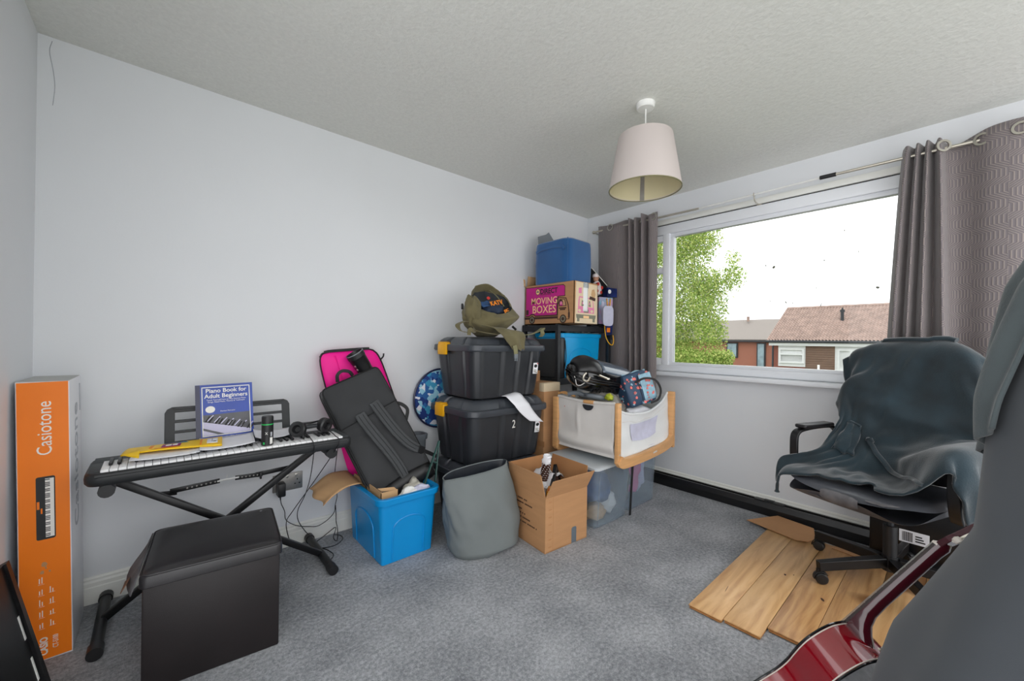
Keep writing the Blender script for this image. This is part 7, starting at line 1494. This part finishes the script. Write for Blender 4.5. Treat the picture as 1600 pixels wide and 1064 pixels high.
(2470,-28,507,-1,0,37,0,-1,38,-1,-1,37,-5,-1,37,-9,0,37,-6,0,37,8,22,25,14,35,4,2,71,-32,4,56,-95,19,19,-76,15,32,-6,15,33,-1,22,17,-17,10,35,0,11,27,15,0,29,6,1,20,-11,0,20,-9,0,17,14,11,21,0,10,20,-3,-5,11,15,6,18,-1,0,18,-15,-9,20,6,5,16,-9,-3,14,7,6,22,-4,-14,13,11,1,21,6,3,19,7,-19,8,10),
(2445,-33,506,-1,1,37,2,3,38,-1,1,37,-6,0,37,-10,1,36,-6,5,36,6,23,25,12,35,6,2,67,-41,20,31,-103,5,51,-64,17,28,-5,22,19,-12,13,32,2,10,34,-2,12,25,19,2,23,-12,1,23,6,-2,23,-4,0,24,0,8,18,12,11,17,-12,12,17,-5,-6,18,13,-3,17,-3,-6,18,-16,-5,19,9,2,21,-6,3,24,-2,8,22,2,-12,14,14,-1,19,8,3,20,12),
(2435,-64,506,-3,5,37,-3,5,37,-5,5,37,-10,8,35,-9,13,33,-2,20,31,2,22,29,8,30,9,4,60,-54,20,24,-104,3,67,-51,22,22,-11,18,30,-2,13,27,12,9,32,-8,13,23,22,5,23,-12,1,18,-11,-3,22,11,-2,24,7,4,22,1,13,16,-14,11,19,-5,0,22,1,-7,18,15,-10,14,-14,-1,26,-2,3,24,5,6,23,-3,6,16,-15,9,19,1,-6,19,13,-6,21,11),
(2410,-75,502,-4,11,36,-3,11,36,-3,14,34,-4,16,33,-12,12,33,-2,19,31,14,22,22,-9,19,15,4,56,-60,19,24,-106,5,74,-44,21,31,0,23,16,18,8,28,-16,12,24,11,9,26,8,4,29,-5,2,17,-16,1,25,2,-6,17,18,2,21,-6,12,17,-13,10,22,8,1,23,-9,-5,20,12,-7,22,6,-8,18,-16,6,25,2,9,24,-5,8,24,-3,11,8,-21,8,20,-1,-14,18,13),
(2401,-47,489,-3,11,36,-3,10,36,-9,12,34,-13,9,33,-6,13,32,14,18,24,-4,12,27,-16,13,14,4,53,-62,20,33,-108,2,84,-20,26,17,12,20,21,0,8,22,-6,16,18,9,7,29,-15,3,28,3,2,20,1,0,19,2,0,22,-5,-6,21,1,9,20,1,9,21,-2,3,21,2,-6,21,-1,-8,23,7,-1,25,-6,3,23,-6,8,24,-3,10,21,-13,11,13,-16,13,9,-17,-8,18,7),
(2390,-21,476,-6,8,36,-9,7,36,-14,8,34,-12,6,32,16,17,24,4,13,27,-14,-10,27,-18,25,13,3,48,-63,21,52,-106,2,86,11,27,9,-2,20,19,-9,8,17,23,10,21,-11,9,22,-3,2,20,-9,2,23,2,2,22,6,-3,22,-9,-4,21,3,7,20,1,7,20,-3,1,25,-3,-3,25,-1,-5,24,-3,-1,24,0,6,23,-6,7,24,-5,8,22,-11,11,12,-21,14,3,-22,7,18,-6),
(2368,-4,464,-9,4,36,-12,4,36,-15,-3,34,18,22,20,11,15,24,-11,-9,30,-17,-5,27,-7,31,8,8,33,-62,1,85,-85,15,90,3,29,9,1,14,-11,18,1,29,1,8,20,-15,17,14,-9,-14,19,2,4,27,-1,3,22,11,-3,20,-11,-1,27,-1,8,23,0,6,21,11,-2,17,-17,-3,26,-3,-4,26,-4,14,19,-8,0,23,-4,11,23,-8,0,25,-5,12,6,-23,12,7,-22,17,12,-16),
)
RP = np.array([np.cumsum(np.array(r_).reshape(-1, 3), 0) for r_ in GOWN]) / 1000.
RP[..., 0] = np.where(RP[..., 0] > 3.04, 3.04 + (RP[..., 0] - 3.04) * .3, RP[..., 0])
NVr, NUr = RP.shape[:2]
def gownpt(j, i):
    j = min(max(j, 0), NVr - 1.001); i = min(max(i, 0), NUr - 1.001); a, b_ = int(j), int(i); t, s = j - a, i - b_
    return V(RP[a, b_] * (1 - t) * (1 - s) + RP[a + 1, b_] * t * (1 - s) + RP[a, b_ + 1] * (1 - t) * s + RP[a + 1, b_ + 1] * t * s)
from mathutils.bvhtree import BVHTree
rb_t = thing('dressing_gown', 'dark teal fleece dressing gown draped over the office chair', 'dressing gown', (2.6, .25, .52))
rm = MB(); rv = [[rm.bm.verts.new(V(RP[j, i])) for i in range(NUr)] for j in range(NVr)]
for j in range(NVr - 1):
    for i in range(NUr - 1): rm.bm.faces.new((rv[j][i], rv[j][i + 1], rv[j + 1][i + 1], rv[j + 1][i]))
rm.bm.normal_update(); RT = BVHTree.FromBMesh(rm.bm)
def snap(p, l):
    q, n, _, _ = RT.find_nearest(V(p)); 
    if n.dot(V((0, 0, 1.17)) - q) < 0: n = -n
    return q + n * l
rm.ob('gown_cloth', K['robe'], rb_t, smooth=180, solid=.008, off=0, subd=1)
bp = [snap(p, .012) for p in cat([(2.716, .325, .69), (2.689, .298, .639), (2.637, .259, .606), (2.583, .214, .563), (2.50, .163, .58), (2.40, .13, .60), (2.342, .096, .593)], 5)]
for _k in range(2): bp = [bp[0]] + [(bp[i - 1] + bp[i] * 2 + bp[i + 1]) / 4 for i in range(1, len(bp) - 1)] + [bp[-1]]
MB().tube(bp, .013, 8, flat=.6).ob('belt', K['robe'], rb_t, smooth=60)
MB().tube([snap((2.73, .335, .70), .006), snap((2.716, .325, .692), .012), snap((2.70, .31, .68), .006)], [.010, .016, .010], 10).ob('belt_knot', K['robe'], rb_t)
PK = ((33, 28), (33.5, 22), (39, 23), (39, 30))
def pocket(u, v, l):
    c = [(1 - u) * (1 - v), u * (1 - v), u * v, (1 - u) * v]; j = sum(k * p_[0] for k, p_ in zip(c, PK)); i = sum(k * p_[1] for k, p_ in zip(c, PK))
    p = gownpt(j, i); n = (gownpt(j + 1, i) - gownpt(j - 1, i)).cross(gownpt(j, i + 1) - gownpt(j, i - 1)).normalized()
    return p + (n if n.dot(V((0, 0, 1.17)) - p) > 0 else -n) * l
MB().grid(12, 12, lambda u, v: pocket(u, v, .011 + .008 * math.sin(v * 3.1) * math.sin(u * 3.1))).ob('patch_pocket', K['robe'], rb_t, smooth=80, solid=.006)
MB().tube([pocket(k / 8, 0, .016) for k in range(9)], .007, 6).ob('pocket_hem', K['robe'], rb_t)
cl9 = []
for k in range(13):
    a = (k / 12 - .5) * .30; cl9.append(frs @ V((-.31 + .012 * math.cos(a * 20), a, 1.205 + .018 * math.cos(a * 9))))
MB().tube([snap(p, .012) for p in cl9], .018, 8, flat=.7).ob('rolled_collar', K['robe'], rb_t, smooth=80)
MB().tube(cat([(2.44, .645, .485), (2.432, .65, .44), (2.435, .652, .40)], 4), [.006] * 4 + [.008] * 4 + [.013], 8).ob('belt_end', K['robe'], rb_t)
# ================================================================ guitar and the covered stand, right foreground
gt = thing('red_guitar', 'wine red glossy acoustic guitar leaning by the covered stand', 'guitar', (1.5, .5, 0))
n_ = V((.115, -.52, .845)).normalized(); fn = (V((0.36, .74, .52)) - n_ * V((0.36, .74, .52)).dot(n_)).normalized(); sd = n_.cross(fn)
HE = V((1.61, .235, .315))                                          # where the neck meets the body, at the front face
frg = M(((sd.x, n_.x, fn.x, HE.x), (sd.y, n_.y, fn.y, HE.y), (sd.z, n_.z, fn.z, HE.z), (0, 0, 0, 1)))    # x across, y along the neck, z out of the soundboard
half = cat([(0, 0), (.05, -.003), (.10, -.018), (.135, -.06), (.143, -.10), (.132, -.15), (.120, -.19), (.124, -.235), (.155, -.29), (.188, -.36), (.178, -.42), (.12, -.47), (.05, -.487), (0, -.49)], 5)
outl = [(p.x, p.y) for p in half] + [(-p.x, p.y) for p in reversed(half[1:-1])]
TH = .105
MB().loft([[frg @ V((x, y, z)) for x, y in outl] for z in (-TH, -TH * .5, 0)]).ob('guitar_body', K['red_gloss'], gt, smooth=40)
for z in (0, -TH):
    MB().tube([frg @ V((x * 1.003, y, z)) for x, y in outl], .0035, 6, closed=True).ob('black_binding', K['gloss_black'], gt)
    MB().tube([frg @ V((x * 1.006, y + .0006, z + (-.0055 if z == 0 else .0055))) for x, y in outl], .0016, 6, closed=True).ob('ivory_purfling', K['ivory'], gt)
MB().prism([(x * .985, y * .985 - .004) for x, y in outl], frg, -TH - .002, -TH + .001).ob('back_panel', K['gloss_black'], gt, smooth=0)
def nk(y): return .0215 + .006 * max(0, (.33 - y) / .33)
rings = []
for y, d in ((-.006, .085), (.0, .072), (.02, .05), (.04, .036), (.07, .028), (.12, .025), (.22, .0235), (.33, .022), (.355, .024), (.37, .018)):
    w_ = nk(y); rings.append([frg @ V((w_ * math.cos(a) * (1 if d < .03 else 1 - .12 * (d - .03) / .05), y, -.004 - d * abs(math.sin(a)) ** (.8 if d < .03 else .45))) for a in [math.pi + math.pi * k / 14 for k in range(15)]])
MB().loft(rings).ob('neck', K['red_dark'], gt, smooth=60)
MB().prism([(-.0265, -.03), (.0265, -.03), (.0215, .352), (-.0215, .352)], frg, -.004, .003).ob('fretboard', K['rosewood'], gt, smooth=0)
MB().tube([frg @ V((-.0265 + .005 * k / 10, -.03 + .382 * k / 10, -.0008)) for k in range(11)], .0022, 6).ob('board_binding', K['ivory'], gt)
fb4 = MB()
for k in range(1, 15):
    y = .352 - .65 * (1 - 2 ** (-k / 12)); fb4.tube([frg @ V((-nk(y), y, .0032)), frg @ V((nk(y), y, .0032))], .0011, 5)
o = fb4.ob('frets', K['chrome'], gt); o['kind'] = 'stuff'
MB().prism([(-.0215, .352), (.0215, .352), (.0215, .358), (-.0215, .358)], frg, -.006, .006).ob('nut', K['ivory'], gt, smooth=0)
frh = frg @ M.Translation((0, .358, .0)) @ M.Rotation(R(-13), 4, 'X')
MB().prism([(-.022, 0), (.022, 0), (.034, .03), (.038, .175), (.02, .19), (-.02, .19), (-.038, .175), (-.034, .03)], frh, -.015, 0).ob('headstock', K['red_dark'], gt, smooth=0, bev=.002)
for s in (-1, 1):
    pl9 = MB().prism([(s * .030 - .009, .035), (s * .030 + .009, .035), (s * .030 + .009, .165), (s * .030 - .009, .165)], frh, -.019, -.0148).ob('tuner_plate', K['gold'], gt, smooth=0)
    for k in range(3):
        y = .05 + .048 * k; tm = MB().cyl(frh @ V((s * .03, y, -.02)), frh @ V((s * .03, y, -.026)), .008, n=12); tm.cyl(frh @ V((s * .03, y, -.0215)), frh @ V((s * .05, y, -.0215)), .003, n=8)
        tm.box((0, 0, 0), (.0001, .0001, .0001)); tm.ob('tuner_gear', K['chrome'], pl9)
        MB().lathe([(.001, -.011), (.007, -.008), (.0085, 0), (.007, .008), (.001, .011)], n=12).xf(M.Translation(frh @ V((s * .056, y, -.0215))) @ frh.to_3x3().to_4x4() @ M.Diagonal((.7, 1.2, .8, 1))).ob('tuner_button', K['ivory'], pl9)
MB().lathe([(.001, .012), (.006, .011), (.004, .004), (.007, 0), (.001, 0)], n=12).xf(frg @ M.Translation((0, .01, -.085)) @ M.Rotation(R(-100), 4, 'X')).ob('strap_button', K['gold'], gt)
sg = MB()
for k in range(6): x = -.0165 + .0066 * k; sg.tube([frg @ V((x * 1.2, -.33, .01)), frg @ V((x, .355, .0065))], .0006, 4)
o = sg.ob('strings', K['chrome'], gt); o['kind'] = 'stuff'
MB().lathe([(.001, .001), (.05, .001), (.052, 0), (.001, 0)], n=32).xf(frg @ M.Translation((0, -.15, 0))).ob('sound_hole', K['ink'], gt)
MB().prism([(-.09, -.345), (.09, -.345), (.07, -.32), (-.07, -.32)], frg, 0, .009).ob('bridge', K['rosewood'], gt)

cv = thing('covered_stand', 'tall charcoal fabric cover draped over a stand at the right edge', 'cover', (1.42, -.35, 0))
CX, CY = 1.40, -.33
def coverpt(u, v):
    th = R(40 + 250 * u); z = 1.66 - 1.6 * v; d = 1.66 - z
    r = float(np.interp(z, (0, .3, .45, .6, .75, .95, 1.06, 1.3, 1.5, 1.66), (.47, .465, .44, .375, .31, .285, .275, .228, .14, .05)))
    fold = .008 * math.sin(th * 8 + z * 7 + 1.5 * nz((th, z * 2, 3))) * min(1, d) + .010 * math.sin(th * 4.2 + d * 1.1) + .006 * math.sin(th * 9 + 2 - d * 2) + .014 * nz((math.cos(th) * 1.6, math.sin(th) * 1.6, d * 1.2)) - .02 * math.exp(-((th - R(232) + .25 * d) / .06) ** 2)
    r += fold * min(1, d * 1.6)
    return V((CX + r * math.cos(th), CY + r * math.sin(th), z))
MB().grid(140, 70, coverpt).ob('cover_cloth', K['cover'], cv, smooth=80, solid=.004)
def strippt(u, v):
    th = R(72 + (50 - 12 * v) * u); d = .10 + (.66 - .10 * u) * v
    p = coverpt((th - R(40)) / R(250), d / 1.6); o_ = V((p.x - CX, p.y - CY, 0)).normalized()
    return p + o_ * (.012 + .010 * math.sin(v * 3.14) + .007 * math.sin(u * 16 + v * 4) + .008 * math.sin(u * 7 - v * 5))
MB().grid(60, 34, strippt).ob('fleece_lapel', K['cover_lt'], cv, smooth=70, solid=.008)
MB().cyl((CX, CY, 0), (CX, CY, 1.66), .018, n=12).ob('stand_pole', K['black_metal'], cv)
for a in (20, 140, 260): MB().tube([(CX, CY, .16), (CX + .26 * math.cos(R(a)), CY + .26 * math.sin(R(a)), .014)], .012, 8).ob('stand_foot', K['black_metal'], cv)
# ---------------------------------------------------------------- lettering becomes plain mesh
bpy.context.view_layer.update(); dg = bpy.context.evaluated_depsgraph_get()
for o in [o for o in COL.objects if o.type == 'FONT']:
    me = bpy.data.meshes.new_from_object(o.evaluated_get(dg)); nm, par, mxl = o.name, o.parent, o.matrix_local.copy()
    if not me.materials: me.materials.append(o.data.materials[0])
    bpy.data.objects.remove(o); n = bpy.data.objects.new(nm, me); COL.objects.link(n); n.parent = par; n.matrix_local = mxl
